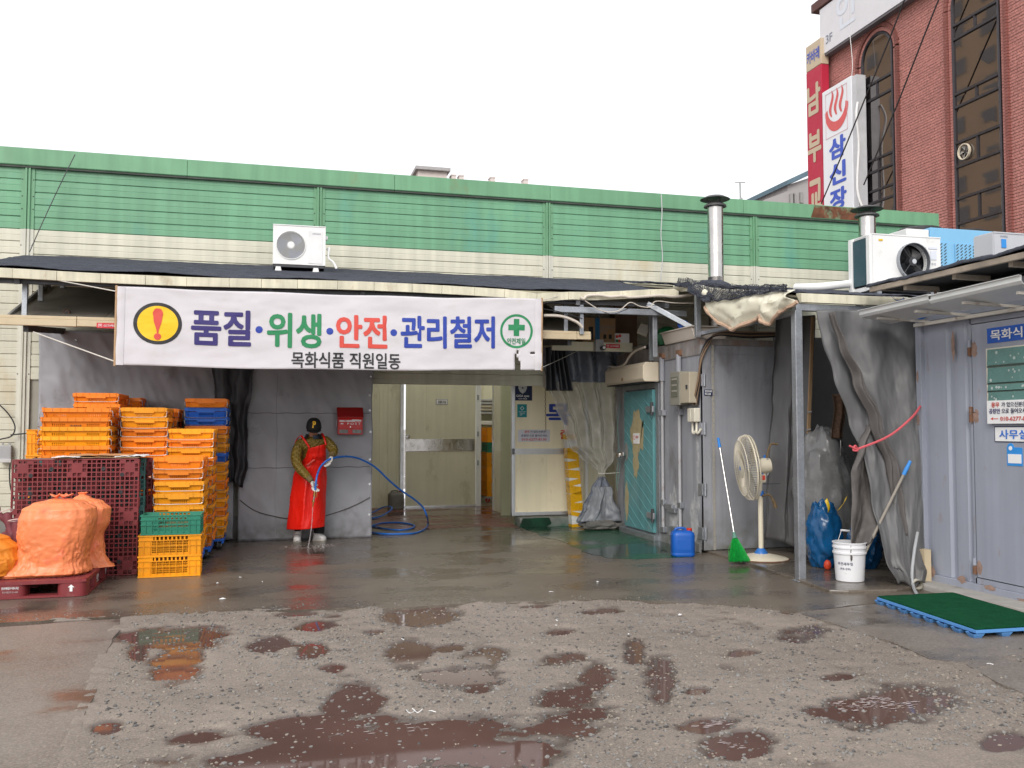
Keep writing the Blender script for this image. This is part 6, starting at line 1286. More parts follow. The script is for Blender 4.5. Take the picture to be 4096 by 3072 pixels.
def basket_thing(me, lab, loc, rz, group=None): t = thing('plastic_basket', lab, 'basket', loc, rz, group); part('shell', me, t); return t
YB = basket(AMBER, .56, .36, .20, 26, 6)
bx, by = -.905, 9.53
b1, b2 = None, None
for k, lab in enumerate(('yellow perforated basket standing on the wet concrete', 'yellow perforated basket under the green basket')):
    tag(part('plastic_basket', YB, None, (bx + .004 * k, by - .003 * k, .003 + .197 * k), (0, 0, R(1.5 - k))), lab, 'basket')
GB = basket(GREENC, .54, .34, .19, 24, 3)
tag(part('plastic_basket', GB, None, (bx + .01, by + .02, .40), (0, 0, R(-1))), 'green perforated basket on top of two yellow baskets', 'basket')
YB2 = basket(AMBER, .52, .36, .285, 16, 6)
for k in range(5): tag(part('plastic_basket', YB2, None, (-2.345, 11.13, .003 + .281 * k), (0, 0, H + R((k % 3 - 1) * .7))), 'deep yellow basket in the stack between siding and crates', 'basket', 'deep yellow baskets stacked by the siding')

# ================================================================ PALLETS
def pallet_deck(mb, L, W, t, place, fine=26):
    """grid deck with solid corner and middle fields, cut as real openings"""
    n = fine; xs, zs = [0.0], [0.0]
    st = L / n
    for k in range(n): xs += [k * st + st * .24, (k + 1) * st]
    st2 = W / n
    for k in range(n): zs += [k * st2 + st2 * .24, (k + 1) * st2]
    def fld(a):                  # 0 corner field, 1 grid, 2 middle field
        return 'c' if a < 4 or a >= n - 4 else 'm' if n // 2 - 2 <= a < n // 2 + 2 else 'g'
    def solid(i, j):
        if i % 2 == 0 or j % 2 == 0: return True
        a, b = i // 2, j // 2; fa, fb = fld(a), fld(b)
        if fa in 'cm' and fb in 'cm' and not (fa == 'm' and fb == 'm'):
            aa = a if a < 4 else a - (n - 4) if a >= n - 4 else a - (n // 2 - 2); bb = b if b < 4 else b - (n - 4) if b >= n - 4 else b - (n // 2 - 2)
            return not ((aa in (1, 2)) != (bb in (1, 2))) or (aa in (0, 3) and bb in (0, 3))
        return False
    def hole_thick(i, j): return solid(i, j)
    mb.lattice(xs, zs, lambda i, j: hole_thick(i, j), t, lambda x, d, z: place(x, d, z))
def standing_pallet(lab, m, x0, y0, L=1.12, Hh=1.12, T=.145, lean=.02, group='standing pallets'):
    t = thing('plastic_pallet', lab, 'pallet', (x0 + L / 2, y0 + T / 2, 0), 0, group)
    def pl(x, d, z): return (x0 + x, y0 + d + z * lean, .003 + z)
    mb = MB(); pallet_deck(mb, L, Hh, .02, pl); mb.build('front_deck', m, t, fix=False)
    mb = MB(); pallet_deck(mb, L, Hh, .02, lambda x, d, z: pl(x, T - .02 + d, z), 14); mb.build('rear_deck', m, t, fix=False)
    for i in range(3):
        for j in range(3):
            cx, cz = .10 + i * (L - .20) / 2, .10 + j * (Hh - .20) / 2; mb = MB(); s = .085
            mb.add([pl(cx + a * s, d, cz + b * s) for d in (.021, T - .021) for a, b in ((-1, -1), (1, -1), (1, 1), (-1, 1))], [(0, 1, 2, 3), (7, 6, 5, 4), (0, 4, 5, 1), (1, 5, 6, 2), (2, 6, 7, 3), (3, 7, 4, 0)]); mb.build('block', m, t, bevel=.012)
    mb = MB(); e = .006
    for (a, b, c, d) in ((-e, .008, -.0, Hh), (L - .008, L + e, 0, Hh), (.008, L - .008, Hh - .008, Hh + e), (.008, L - .008, -.002, .008)): mb.add([pl(x, q, z) for q in (-.004, .03) for x, z in ((a, c), (b, c), (b, d), (a, d))], [(0, 1, 2, 3), (7, 6, 5, 4), (0, 4, 5, 1), (1, 5, 6, 2), (2, 6, 7, 3), (3, 7, 4, 0)])
    mb.build('rim', m, t, bevel=.005)
    for (cx, cz) in ((.16, .97), (.34, 1.03), (.80, 1.03), (.97, .97), (.16, .80), (.96, .80), (.96, .38), (.96, .13)):
        mb = MB(); c = Vector(pl(cx, -.004, cz)); mb.lathe([(.008, .002), (.008, -.002), (.019, -.002), (.020, .004)], c, 16, 'y'); mb.build('rubber_stud', mat('dark_rubber', (.03, .03, .032)), t)
    return t
standing_pallet('dark red plastic pallet leaning on its edge, frontmost of three', REDPAL, -2.345, 9.58)
standing_pallet('teal green plastic pallet standing between two dark red ones', GREENPAL, -2.31, 9.745)
standing_pallet('dark red plastic pallet standing behind the teal green one', REDPAL, -2.26, 9.91)
cb = thing('cardboard_sheet', 'flattened cardboard sheet lying on top of the standing pallets', 'cardboard', (-1.6, 9.8, 1.13))
for (x0, x1, y0, y1, z, m, ts) in ((-1.98, -1.22, 9.60, 10.05, 1.142, CARDB, .02), (-2.0, -1.75, 9.56, 9.9, 1.152, PRINT['white'], .01), (-1.45, -1.18, 9.60, 10.05, 1.154, PRINT['white'], .02), (-1.90, -1.30, 9.62, 10.0, 1.164, mat('orange_card', (.52, .26, .12), .7), .015)):
    mb = MB(); mb.surf(lambda u, v: (lerp(x0, x1, u), lerp(y0, y1, v), z + ts * fbm(u * 2.2 + x0, v * 2, 3) - .025 * (u - .5) ** 2), 12, 6); solidify(mb.build('sheet', m, cb, fix=False), .006)
# pallet on the ground
lp = thing('plastic_pallet', 'dark red plastic pallet lying flat with white print, carrying orange sacks', 'pallet', (-2.05, 9.0, 0))
PX0, PX1, PY0, PY1 = -2.64, -1.48, 8.47, 9.53
mb = MB(); pallet_deck(mb, PX1 - PX0, PY1 - PY0, -.02, lambda x, d, z: (PX0 + x, PY0 + z, .145 + d)); mb.build('deck', REDPAL, lp, fix=False)
def rrect(x0, x1, y0, y1, r_, n=5): return [(cx + r_ * math.cos(a + k * math.pi / 2 / n), cy + r_ * math.sin(a + k * math.pi / 2 / n)) for cx, cy, a in ((x1 - r_, y1 - r_, 0), (x0 + r_, y1 - r_, math.pi / 2), (x0 + r_, y0 + r_, math.pi), (x1 - r_, y0 + r_, 1.5 * math.pi)) for k in range(n + 1)]
def ring(x0, x1, y0, y1, w, z0, z1, rr):
    a, b = rrect(x0, x1, y0, y1, rr), rrect(x0 + w, x1 - w, y0 + w, y1 - w, max(.01, rr - w)); n = len(a); mb = MB()
    vs = [(x, y, z) for z in (z0, z1) for x, y in a] + [(x, y, z) for z in (z0, z1) for x, y in b]
    mb.add(vs, [f for i in range(n) for j in [(i + 1) % n] for f in ((i, j, n + j, n + i), (2 * n + i, 3 * n + i, 3 * n + j, 2 * n + j), (n + i, n + j, 3 * n + j, 3 * n + i), (i, 2 * n + i, 2 * n + j, j))]); return mb
ring(PX0 - .006, PX1 + .006, PY0 - .006, PY1 + .006, .05, .118, .1485, .07).build('top_rim', REDPAL, lp, fix=True)
ring(PX0 - .004, PX1 + .004, PY0 - .004, PY1 + .004, .11, .003, .022, .07).build('bottom_rim', REDPAL, lp, fix=True)
for i in range(3):
    for j in range(3):
        cx, cy = lerp(PX0 + .115, PX1 - .115, i / 2), lerp(PY0 + .11, PY1 - .11, j / 2); hx = .115
        mb = MB(); mb.prism([(x, y, .022) for x, y in rrect(cx - hx, cx + hx, cy - .11, cy + .11, .06 if (i, j) != (1, 1) else .03)], (0, 0, .096)); mb.build('block', REDPAL, lp, smooth=True)
mb = MB(); ax, az = PX1 - .115, .075; mb.add([(ax + x, PY0 - .003, az + z) for x, z in ((-.011, -.028), (.011, -.028), (.011, .006), (.026, .006), (0, .03), (-.026, .006), (-.011, .006))], [tuple(range(7))]); mb.build('white_arrow', PRINT['white'], lp, fix=False)
write('lettering', '한국파렛트풀 주식회사 재산', PRINT['white'], lp, (-2.06, PY0, .092), w=.13, h=.022, bold=.02); write('lettering', '무단사용금지 031-0000', mat('print_faded', (.55, .40, .40), .6), lp, (-2.06, PY0, .060), w=.12, h=.018, bold=.01)
def side_write(body, y, z, w, h, b=.02):
    V, F, tw, th = text_geo(body, b); mb = MB(); mb.add([(PX1 + .0035 + .0005 * v[2], y + v[0] * w / tw, z + v[1] * h / th) for v in V], F); mb.build('lettering', PRINT['white'], lp, fix=False)
side_write('KPP', 9.0, .085, .10, .042, .03); side_write('031-730', 9.0, .048, .10, .016)
mb = MB(); ay = 9.42; mb.add([(PX1 + .004, ay + y, .075 + z) for y, z in ((-.011, -.028), (.011, -.028), (.011, .006), (.026, .006), (0, .03), (-.026, .006), (-.011, .006))], [tuple(range(7))]); mb.build('white_arrow', PRINT['white'], lp, fix=False)

# ================================================================ SACKS
SACK = mat('orange_sack', (.80, .235, .090), .36, var=.10, vs=3, dirt=(.75, .10, .09), da=.16, ds=3.0, bump=.5, bs=22, rvar=.05)
SACK2 = mat('amber_sack', (.76, .25, .022), .48, var=.12, vs=3, dirt=(.70, .12, .08), da=.14, ds=3, bump=.5, bs=11)
def sack(t, c, prof, m, seed, fold=1.0, sq=.25, lean=(0, 0), corner=None):
    """prof: (height, half width x, half depth y); folds gather towards the knot"""
    h0, h1 = prof[0][0], prof[-1][0]; mb = MB()
    def fn(u, v):
        z = lerp(h0, h1, v); a = 2 * math.pi * u
        rx = interp(z, [(p[0], p[1]) for p in prof]); ry = interp(z, [(p[0], p[2]) for p in prof])
        ca, sa = math.cos(a), math.sin(a); e = 1 - sq
        x = math.copysign(abs(ca) ** e, ca); y = math.copysign(abs(sa) ** e, sa)
        g = max(0.0, (v - .58) / .42); mk = interp(v, [(0, 1), (.30, .9), (.48, .25), (.75, .15), (1, .25)])
        w = 1 + fold * (.05 * fbm(2.2 * ca + seed, 2.2 * sa, z * 3.2, 4) - .085 * abs(math.sin(5 * a + 2 * fbm(ca, sa, z * 3 + seed))) * g + .03 * math.sin(17 * a + 3 * z) * g)
        w -= mk * fold * .095 * abs(math.sin(z * 15 + 7 * fbm(ca * 1.5 + seed, sa * 1.5, z * 2.5))) ** .7 * (1 - g) * (.35 + .65 * abs(fbm(ca * 1.7, sa * 1.7, z * 2.4 + seed)))
        q1, q2 = fbm(ca * 2.6 + z * 2, sa * 2.6, z * 8 + seed, 3), fbm(ca * 6 - z * 5, sa * 6, z * 15 + seed, 3)
        w += .050 * (.25 - abs(q1)) * (.25 + mk) + .014 * (.25 - abs(q2)) * (.3 + mk)
        k = 0
        if corner: k = corner[2] * max(0, math.cos(a - corner[0])) ** 7 * max(0, 1 - (z - h0) / corner[1]) ** 1.5
        return (c[0] + lean[0] * v + rx * x * w + k * math.cos(a), c[1] + lean[1] * v + ry * y * w + k * math.sin(a), c[2] + z)
    mb.surf(fn, 170, 120); return mb.build('sack_body', m, t, smooth=180, fix=False)
sk1 = thing('refuse_sack', 'big orange woven sack knotted at the top on the red pallet', 'sack', (-1.83, 8.92, .15))
sack(sk1, (-1.815, 8.86, .150), [(0, .28, .24), (.02, .31, .27), (.12, .275, .25), (.24, .285, .26), (.36, .305, .265), (.48, .315, .265), (.565, .30, .25), (.615, .225, .18), (.645, .10, .09), (.66, .035, .035), (.675, .05, .045), (.69, .02, .02)], SACK, 1.0, fold=.75, sq=.3, lean=(.045, 0), corner=(R(200), .22, .16))
mb = MB(); mb.tube([(-1.768 + .042 * math.cos(a), 8.86 + .042 * math.sin(a), 0.808 + .01 * math.sin(3 * a)) for a in [k * .5 for k in range(13)]], .010, 6, closed=True); mb.build('tie_string', mat('grey_string', (.25, .26, .24), .8), sk1)
for (dx, dy, dz) in ((-.06, -.04, .03), (-.10, -.03, -.01)): mb = MB(); mb.tube([(-1.77, 8.83, .805), (-1.77 + dx, 8.83 + dy, .80 + dz)], .004, 5); mb.build('tie_end', MATS['grey_string'], sk1)
mb = MB(); mb.surf(lambda u, v: (-1.768 + (.03 + .05 * v) * math.cos(6.283 * u) * (1 + .3 * math.sin(6.283 * u * 5)), 8.86 + (.03 + .05 * v) * math.sin(6.283 * u), .81 + .035 * v * (1 - .3 * v) + .012 * math.sin(6.283 * u * 7)), 40, 6); solidify(mb.build('knot_ruffle', SACK, sk1, smooth=180, fix=False), .004)
sk2 = thing('refuse_sack', 'orange woven sack standing behind the big knotted sack', 'sack', (-1.62, 9.28, .15))
sack(sk2, (-1.68, 9.24, .150), [(0, .27, .17), (.03, .24, .17), (.15, .22, .17), (.28, .20, .16), (.42, .245, .17), (.53, .25, .17), (.59, .19, .14), (.635, .07, .06), (.66, .03, .03), (.68, .045, .04)], SACK, 5.0, fold=.8, lean=(.02, 0), corner=(R(-20), .15, .06))
sk3 = thing('refuse_sack', 'amber orange sack of rubbish at the edge of the red pallet', 'sack', (-2.4, 8.8, .15))
sack(sk3, (-2.37, 8.78, .150), [(0, .24, .22), (.03, .31, .27), (.14, .335, .29), (.25, .30, .26), (.33, .22, .19), (.38, .11, .1), (.41, .05, .05), (.44, .07, .06)], SACK2, 9.0, fold=1.0, sq=.05)
# rubber gloves hanging between the sacks
GLV = mat('maroon_glove', (.16, .035, .045), .7, var=.2, vs=9, dirt=(.26, .08, .10), da=.25, ds=8)
def skin_mesh(vs, es, rad, sub=2, mats=(), smooth=True):
    me = bpy.data.meshes.new('s'); me.from_pydata([tuple(v) for v in vs], es, []); o = bpy.data.objects.new('s', me); col.objects.link(o)
    m = o.modifiers.new('skin', 'SKIN'); m.branch_smoothing = .4; m.use_smooth_shade = True
    for i, sv in enumerate(me.skin_vertices[0].data):
        r_ = rad[i]; sv.radius = r_ if isinstance(r_, tuple) else (r_, r_); sv.use_root = (i == 0)
    s = o.modifiers.new('sub', 'SUBSURF'); s.levels = sub; s.render_levels = sub
    bpy.context.view_layer.update()
    out = bpy.data.meshes.new_from_object(o.evaluated_get(bpy.context.evaluated_depsgraph_get())); bpy.data.objects.remove(o); bpy.data.meshes.remove(me)
    out.materials.clear()
    for x in mats: out.materials.append(x)
    out.polygons.foreach_set('use_smooth', [True] * len(out.polygons)); out.update(); return out
def chain_graph(chains):
    """chains: lists of (point, radius); a string key ties a chain to a named point"""
    vs, es, rad, names = [], [], [], {}
    for ch in chains:
        prev = None
        for it in ch:
            if isinstance(it, str): prev = names[it]; continue
            p, r_ = it[0], it[1]; vs.append(Vector(p)); rad.append(r_); i = len(vs) - 1
            if len(it) > 2: names[it[2]] = i
            if prev is not None: es.append((prev, i))
            prev = i
    return vs, es, rad
def hand_chains(w, d, n, s=1.0, curl=.5, spread=.5, thumb=1):
    """wrist w, direction d of the fingers, palm normal n (the side the fingers curl to)"""
    w, d, n = Vector(w), Vector(d).normalized(), Vector(n).normalized(); sd = d.cross(n).normalized() * thumb
    k = .085 * s; P = w + d * k * .55
    ch = [[(w, (.026 * s, .020 * s)), (P, (.036 * s, .019 * s), 'palm'), (w + d * k, (.034 * s, .016 * s), 'kn')]]
    L = [.072, .080, .075, .060]
    for f in range(4):
        o = (f - 1.5) * .0185 * s * spread * 2; b = w + d * k * .95 + sd * (-o)
        a1, a2, a3 = curl * .7, curl * 1.5, curl * 2.2; l = L[f] * s
        p1 = b + (d * math.cos(a1) + n * math.sin(a1)) * l * .42; p2 = p1 + (d * math.cos(a2) + n * math.sin(a2)) * l * .34; p3 = p2 + (d * math.cos(a3) + n * math.sin(a3)) * l * .28
        ch.append(['kn', (b, .0115 * s), (p1, .0105 * s), (p2, .0098 * s), (p3, .0085 * s)])
    t0 = w + d * k * .28 + sd * .030 * s; t1 = t0 + (d * .75 + sd * .45 + n * .25).normalized() * .036 * s; t2 = t1 + (d * .85 + n * .45 * curl + sd * .05).normalized() * .032 * s
    ch.append(['palm', (t0, .013 * s), (t1, .0115 * s), (t2, .0095 * s)])
    return ch
for k, (w, d, n, lab, s) in enumerate((((-2.18, 8.98, .50), (.35, -.25, -.90), (0, -1, 0), 'maroon rubber glove with pale piping hanging beside the big sack', 1.7), ((-2.11, 8.88, .42), (.12, -.2, -.95), (0, -1, 0), 'maroon work glove drooping between the two sacks', 1.6), ((-2.30, 9.02, .66), (-.6, 0, .5), (0, -1, 0), 'maroon glove finger tips sticking up behind the amber sack', 1.3))):
    w, d = Vector(w), Vector(d).normalized(); t = thing('rubber_glove', lab, 'glove', w, 0, 'maroon gloves between the sacks')
    ch = hand_chains(w, d, n, s, .25, .5); ch[0].insert(0, (w - d * .20, .045)); ch[0].insert(1, (w - d * .08, .038))
    o = bpy.data.objects.new('glove_body', skin_mesh(*chain_graph(ch), sub=1, mats=[GLV])); link(o, t)
    mb = MB(); mb.tube([w - d * .20 + (d.orthogonal() * math.cos(a) + d.cross(d.orthogonal()) * math.sin(a)) * .047 for a in [2 * math.pi * q / 16 for q in range(16)]], .005, 5, closed=True); mb.build('cuff_piping', mat('pale_piping', (.55, .45, .45), .7), t)
bndl = thing('glove_bundle', 'heap of folded maroon gloves between the sacks on the pallet', 'gloves', (-2.17, 9.05, .15)); blob((-2.16, 9.03, .36), .12, .12, .22, 3, .22).build('fabric', GLV, bndl, smooth=True, fix=False)

# ================================================================ PERSON with hose
pe = thing('person', 'person in red rubber apron, olive quilted jacket and black cap bending to spray a hose', 'person', (.50, 11.8, 0))
JACK = mat('olive_quilt', (.20, .135, .022), .50, var=.15, vs=8)
N, L_ = JACK.node_tree.nodes, JACK.node_tree.links      # diamond quilting as relief
geo = N.new('ShaderNodeNewGeometry'); mp = N.new('ShaderNodeMapping'); mp.inputs['Rotation'].default_value = (0, R(40), 0); mp.inputs['Scale'].default_value = (1, .3, 1); L_.new(geo.outputs['Position'], mp.inputs['Vector'])
wv = []
for ax in ('X', 'Z'):
    w = N.new('ShaderNodeTexWave'); w.bands_direction = ax; w.inputs['Scale'].default_value = 8.5; w.inputs['Distortion'].default_value = 1.6; w.inputs['Detail Scale'].default_value = 3; L_.new(mp.outputs[0], w.inputs['Vector']); wv.append(w.outputs['Fac'])
mx = N.new('ShaderNodeMath'); mx.operation = 'MINIMUM'; L_.new(wv[0], mx.inputs[0]); L_.new(wv[1], mx.inputs[1])
bp = N.new('ShaderNodeBump'); bp.inputs['Strength'].default_value = .8; bp.inputs['Distance'].default_value = .012; L_.new(mx.outputs[0], bp.inputs['Height']); L_.new(bp.outputs[0], N['Principled BSDF'].inputs['Normal'])
SKIN = mat('skin', (.50, .27, .19), .5, var=.06, sss=.0); TROU = mat('black_trousers', (.012, .013, .016), .7, var=.2)
hip, waist, chest, neck, head = (.505, 11.83, .84), (.51, 11.80, .98), (.525, 11.70, 1.16), (.535, 11.60, 1.315), (.540, 11.52, 1.405)
body = [[(hip, (.155, .12), 'hip'), (waist, (.150, .115), 'waist'), (chest, (.165, .115), 'chest'), ((.535, 11.63, 1.265), (.12, .085), 'ucb'), (neck, (.062, .058), 'neck'), ((.540, 11.555, 1.365), .062), (head, (.080, .088), 'head'), ((.541, 11.485, 1.46), (.068, .075))],
        ['ucb', ((.385, 11.615, 1.24), .082, 'shr'), ((.335, 11.585, 1.13), .074), ((.325, 11.55, 1.02), .068), ((.375, 11.505, .93), .063), ((.455, 11.455, .85), .052), ((.500, 11.425, .803), .038)],
        ['ucb', ((.690, 11.60, 1.275), .080, 'shl'), ((.765, 11.575, 1.20), .072), ((.795, 11.535, 1.135), .064), ((.780, 11.475, 1.115), .052), ((.757, 11.425, 1.10), .040)],
        ['hip', ((.415, 11.84, .72), .095), ((.395, 11.80, .46), .070), ((.375, 11.86, .26), .060), ((.37, 11.87, .12), .055)],
        ['hip', ((.60, 11.84, .72), .095), ((.625, 11.81, .46), .072), ((.635, 11.88, .26), .064), ((.635, 11.89, .10), .062)],
        ['head', ((.541, 11.435, 1.385), .016), ((.541, 11.422, 1.375), .010)]]
bme = skin_mesh(*chain_graph(body), sub=2, mats=[JACK, TROU, SKIN])
for p in bme.polygons:
    c = p.center; p.material_index = 1 if c.z < .80 else (2 if (c.z > 1.325 and c.y < 11.64 and abs(c.x - .54) < .13 and (c - Vector(head)).length < .145) else 0)
link(bpy.data.objects.new('body', bme), pe)
mb = MB(); mb.surf(lambda u, v: (.538 + (.084 + .022 * v) * math.cos(R(-38 + 256 * u)), 11.545 + .04 * v + (.088 + .025 * v) * math.sin(R(-38 + 256 * u)), 1.352 - .060 * v), 28, 5); solidify(mb.build('black_hood', mat('black_cloth', (.012, .012, .013), .85, var=.2), pe, smooth=180, fix=False), .01)
mb = MB(); mb.surf(lambda u, v: (.541 + .066 * math.sin((u - .15) * 1.5), 11.500 - .086 * math.cos((u - .15) * 1.5) - .010 * math.sin(v * 3.14), 1.338 - .045 * v), 14, 8); solidify(mb.build('face_mask', mat('navy_mask', (.02, .03, .05), .7), pe, smooth=180, fix=False), .004)
for s in (-1, 1):
    mb = MB(); mb.lathe([(.001, -.012), (.010, -.010), (.013, 0), (.010, .010), (.001, .012)], (.541 + s * .031, 11.445, 1.425), 12); mb.build('eye', mat('eye_dark', (.05, .04, .035), .3), pe, smooth=True)
# cap: crown, brim and letter, tilted forward with the head
CAPM = Matrix.Translation((.541, 11.510, 1.428)) @ Matrix.Rotation(R(17), 4, 'X')
capm = mat('black_cap', (.010, .010, .011), .75, var=.2, vs=20)
def cap_pt(a, t, g=1.0):     # a around, t from rim (0) to crown (1)
    st = math.cos(t * math.pi / 2) ** .62; return CAPM @ Vector((.092 * g * st * math.cos(a), .106 * g * st * math.sin(a), .125 * g * math.sin(t * math.pi / 2) ** .95 + .0))
mb = MB(); mb.surf(lambda u, v: tuple(cap_pt(6.28318 * u, v)), 40, 16); solidify(mb.build('cap_crown', capm, pe, smooth=180, fix=False), .004)
mb = MB(); mb.surf(lambda u, v: tuple(CAPM @ Vector(((.088 + .004 * v) * math.cos(R(200 + 140 * u)) , (.100 + .066 * v * math.sin(math.pi * u) ** .6) * math.sin(R(200 + 140 * u)), 0.012 - .022 * v + .018 * (2 * u - 1) ** 2 * -1))), 24, 8); solidify(mb.build('cap_brim', capm, pe, smooth=180, fix=False), .005)
mb = MB(); mb.lathe([(.008, 0), (.006, .006), (.0001, .008)], (0, 0, .125), 10); mb.v = [tuple(CAPM @ Vector(v)) for v in mb.v]; mb.build('cap_button', capm, pe)
V, F, tw, th = text_geo('P', .045); s = .074 / th; mb = MB()
mb.add([tuple(cap_pt(-math.pi / 2 + x * s / .095, .40 + y * s / .15, 1.055 + .004 * z)) for x, y, z in V], F); mb.build('cap_letter', mat('yellow_thread', (.80, .45, .02), .6), pe, fix=False)
# apron
APR = mat('red_rubber', (.82, .016, .008), .33, var=.05, vs=4, bump=.12, bs=9, rvar=.08)
def apr(u, v):
    z = lerp(1.205, .165, v) if u < .5 else lerp(1.205, .165, v); s = 2 * u - 1
    xl = interp(z, [(.165, .235), (.5, .268), (.80, .305), (.92, .335), (1.0, .41), (1.10, .455), (1.205, .475)]); xr = interp(z, [(.165, .700), (.5, .712), (.80, .722), (1.0, .705), (1.205, .690)])
    yf = interp(z, [(.165, 11.62), (.5, 11.635), (.8, 11.655), (.95, 11.62), (1.10, 11.555), (1.205, 11.525)]); wrap = interp(z, [(.165, .16), (.8, .15), (1.0, .09), (1.205, .03)])
    x = lerp(xl, xr, u); y = yf + wrap * abs(s) ** 2.4
    f = .022 * math.exp(-((u - .36 - .05 * z) / .06) ** 2) * interp(z, [(.165, .6), (.5, 1), (.9, .6), (1.05, 0)]) + .014 * fbm(u * 4, z * 3, 2) + .008 * math.sin(u * 14 + z * 5) * (z < .85) - .014 * math.exp(-((z - 1.06 + .05 * u) / .02) ** 2) * (u > .35)
    return (x, y - f, z + .055 * (u - .5) * (z > 1.0) * (z - 1.0) / .2 + (.03 * u) * max(0, (.5 - z)) / .4)
mb = MB(); mb.surf(apr, 70, 90); solidify(mb.build('apron', APR, pe, smooth=180, fix=False), .004)
def ribbon(name, pts, w, m, side=(1, 0, 0)):
    P_ = spline(pts, 6); sd = Vector(side).normalized() * w / 2; mb = MB(); mb.add([tuple(p - sd) for p in P_] + [tuple(p + sd) for p in P_], [(i, i + 1, len(P_) + i + 1, len(P_) + i) for i in range(len(P_) - 1)]); return solidify(mb.build(name, m, pe, smooth=180, fix=False), .004)
ribbon('apron_strap', [(.492, 11.520, 1.185), (.455, 11.525, 1.245), (.415, 11.545, 1.305), (.385, 11.60, 1.335), (.345, 11.66, 1.29), (.315, 11.70, 1.20)], .024, APR, (.8, 0, .5))
ribbon('apron_strap', [(.690, 11.520, 1.215), (.680, 11.525, 1.275), (.660, 11.555, 1.335), (.645, 11.62, 1.365), (.64, 11.68, 1.33)], .024, APR)
ribbon('apron_tie', [(.465, 11.590, .965), (.515, 11.572, 1.005), (.56, 11.562, 1.04)], .020, mat('pale_red_rubber', (.72, .10, .08), .4), (.5, 0, -.5))
# gloves and the hand on the hose
GLW = mat('white_glove', (.62, .59, .55), .85, var=.08, vs=20, dirt=(.40, .36, .31), da=.12, ds=16, bump=.2, bs=260)
CUFF = mat('knit_cuff', (.17, .12, .05), .9, var=.1, bump=.4, bs=200)
gr = hand_chains((.510, 11.415, .785), (.36, -.10, -.92), (.55, -.75, .1), 1.05, .55, .5, thumb=-1)
link(bpy.data.objects.new('glove', skin_mesh(*chain_graph(gr), sub=2, mats=[GLW])), pe)
gl_ = hand_chains((.750, 11.415, 1.085), (-.30, -.25, -.90), (-.75, -.55, .2), 1.05, .50, .5, thumb=-1)
link(bpy.data.objects.new('glove', skin_mesh(*chain_graph(gl_), sub=2, mats=[GLW])), pe)
for (a, b) in (((.480, 11.44, .828), (.513, 11.413, .780)), ((.766, 11.45, 1.112), (.752, 11.418, 1.082))): mb = MB(); mb.tube([a, b], [.040, .034], 16); mb.build('cuff', CUFF, pe, smooth=True)
BOOT = mat('white_boot', (.66, .65, .64), .35, var=.06, vs=10, dirt=(.40, .37, .33), da=.12, ds=10, zdirt=((.30, .27, .23), .05))
def boot(ank, toe, top):
    a, t = Vector(ank), Vector(toe); d = (t - a); d.z = 0; L = d.length; d.normalize(); sd = Vector((0, 0, 1)).cross(d)
    secs = [(-.075, .000, .045, .040, .075), (-.06, .0, .050, .040, .12)]; mb = MB(); rings = []
    # foot: cross sections along d, each a rounded arch standing on the ground
    for (f, w, h) in ((-.34, .030, .050), (-.28, .040, .085), (-.12, .044, .120), (.10, .043, .125), (.30, .042, .098), (.52, .046, .078), (.75, .046, .066), (.92, .036, .050), (1.0, .015, .030)):
        c = a + d * (L * f); ringp = []
        for k in range(14):
            an = math.pi * 2 * k / 14; x = w * math.copysign(abs(math.cos(an)) ** .7, math.cos(an)); z = h * .5 + h * .5 * math.copysign(abs(math.sin(an)) ** .75, math.sin(an)); ringp.append(Vector((c.x, c.y, 0)) + sd * x + Vector((0, 0, z + .003)))
        rings.append(ringp)
    vs = [p for r_ in rings for p in r_]; n = 14; fs = [(i * n + j, i * n + (j + 1) % n, (i + 1) * n + (j + 1) % n, (i + 1) * n + j) for i in range(len(rings) - 1) for j in range(n)] + [tuple(range(n)), tuple((len(rings) - 1) * n + j for j in range(n))]
    mb.add(vs, fs); o = mb.build('boot', BOOT, pe, smooth=60)
    mb = MB(); mb.tube([(a.x, a.y, .06), (a.x, a.y, .12), (top[0], top[1], top[2])], [.050, .052, .062], 18); mb.build('boot_shaft', BOOT, o, smooth=True)
    mb = MB(); mb.prism([tuple(Vector((a.x, a.y, .0015)) + d * (L * f) + sd * w) for f, w in ((-.36, .03), (-.30, .045), (.0, .047), (.5, .050), (.8, .047), (1.0, .02), (1.0, -.02), (.8, -.047), (.5, -.050), (0, -.047), (-.30, -.045), (-.36, -.03))], (0, 0, .018)); mb.build('sole', mat('boot_sole', (.50, .47, .42), .6), o)
boot((.372, 11.90, 0), (.362, 11.76, 0), (.375, 11.88, .30)); boot((.615, 11.90, 0), (.715, 11.82, 0), (.632, 11.89, .14))
mb = MB(); mb.tube([(.635, 11.89, .10), (.637, 11.885, .20), (.63, 11.86, .34)], [.068, .072, .08], 18); mb.build('trouser_cuff', TROU, pe, smooth=True)
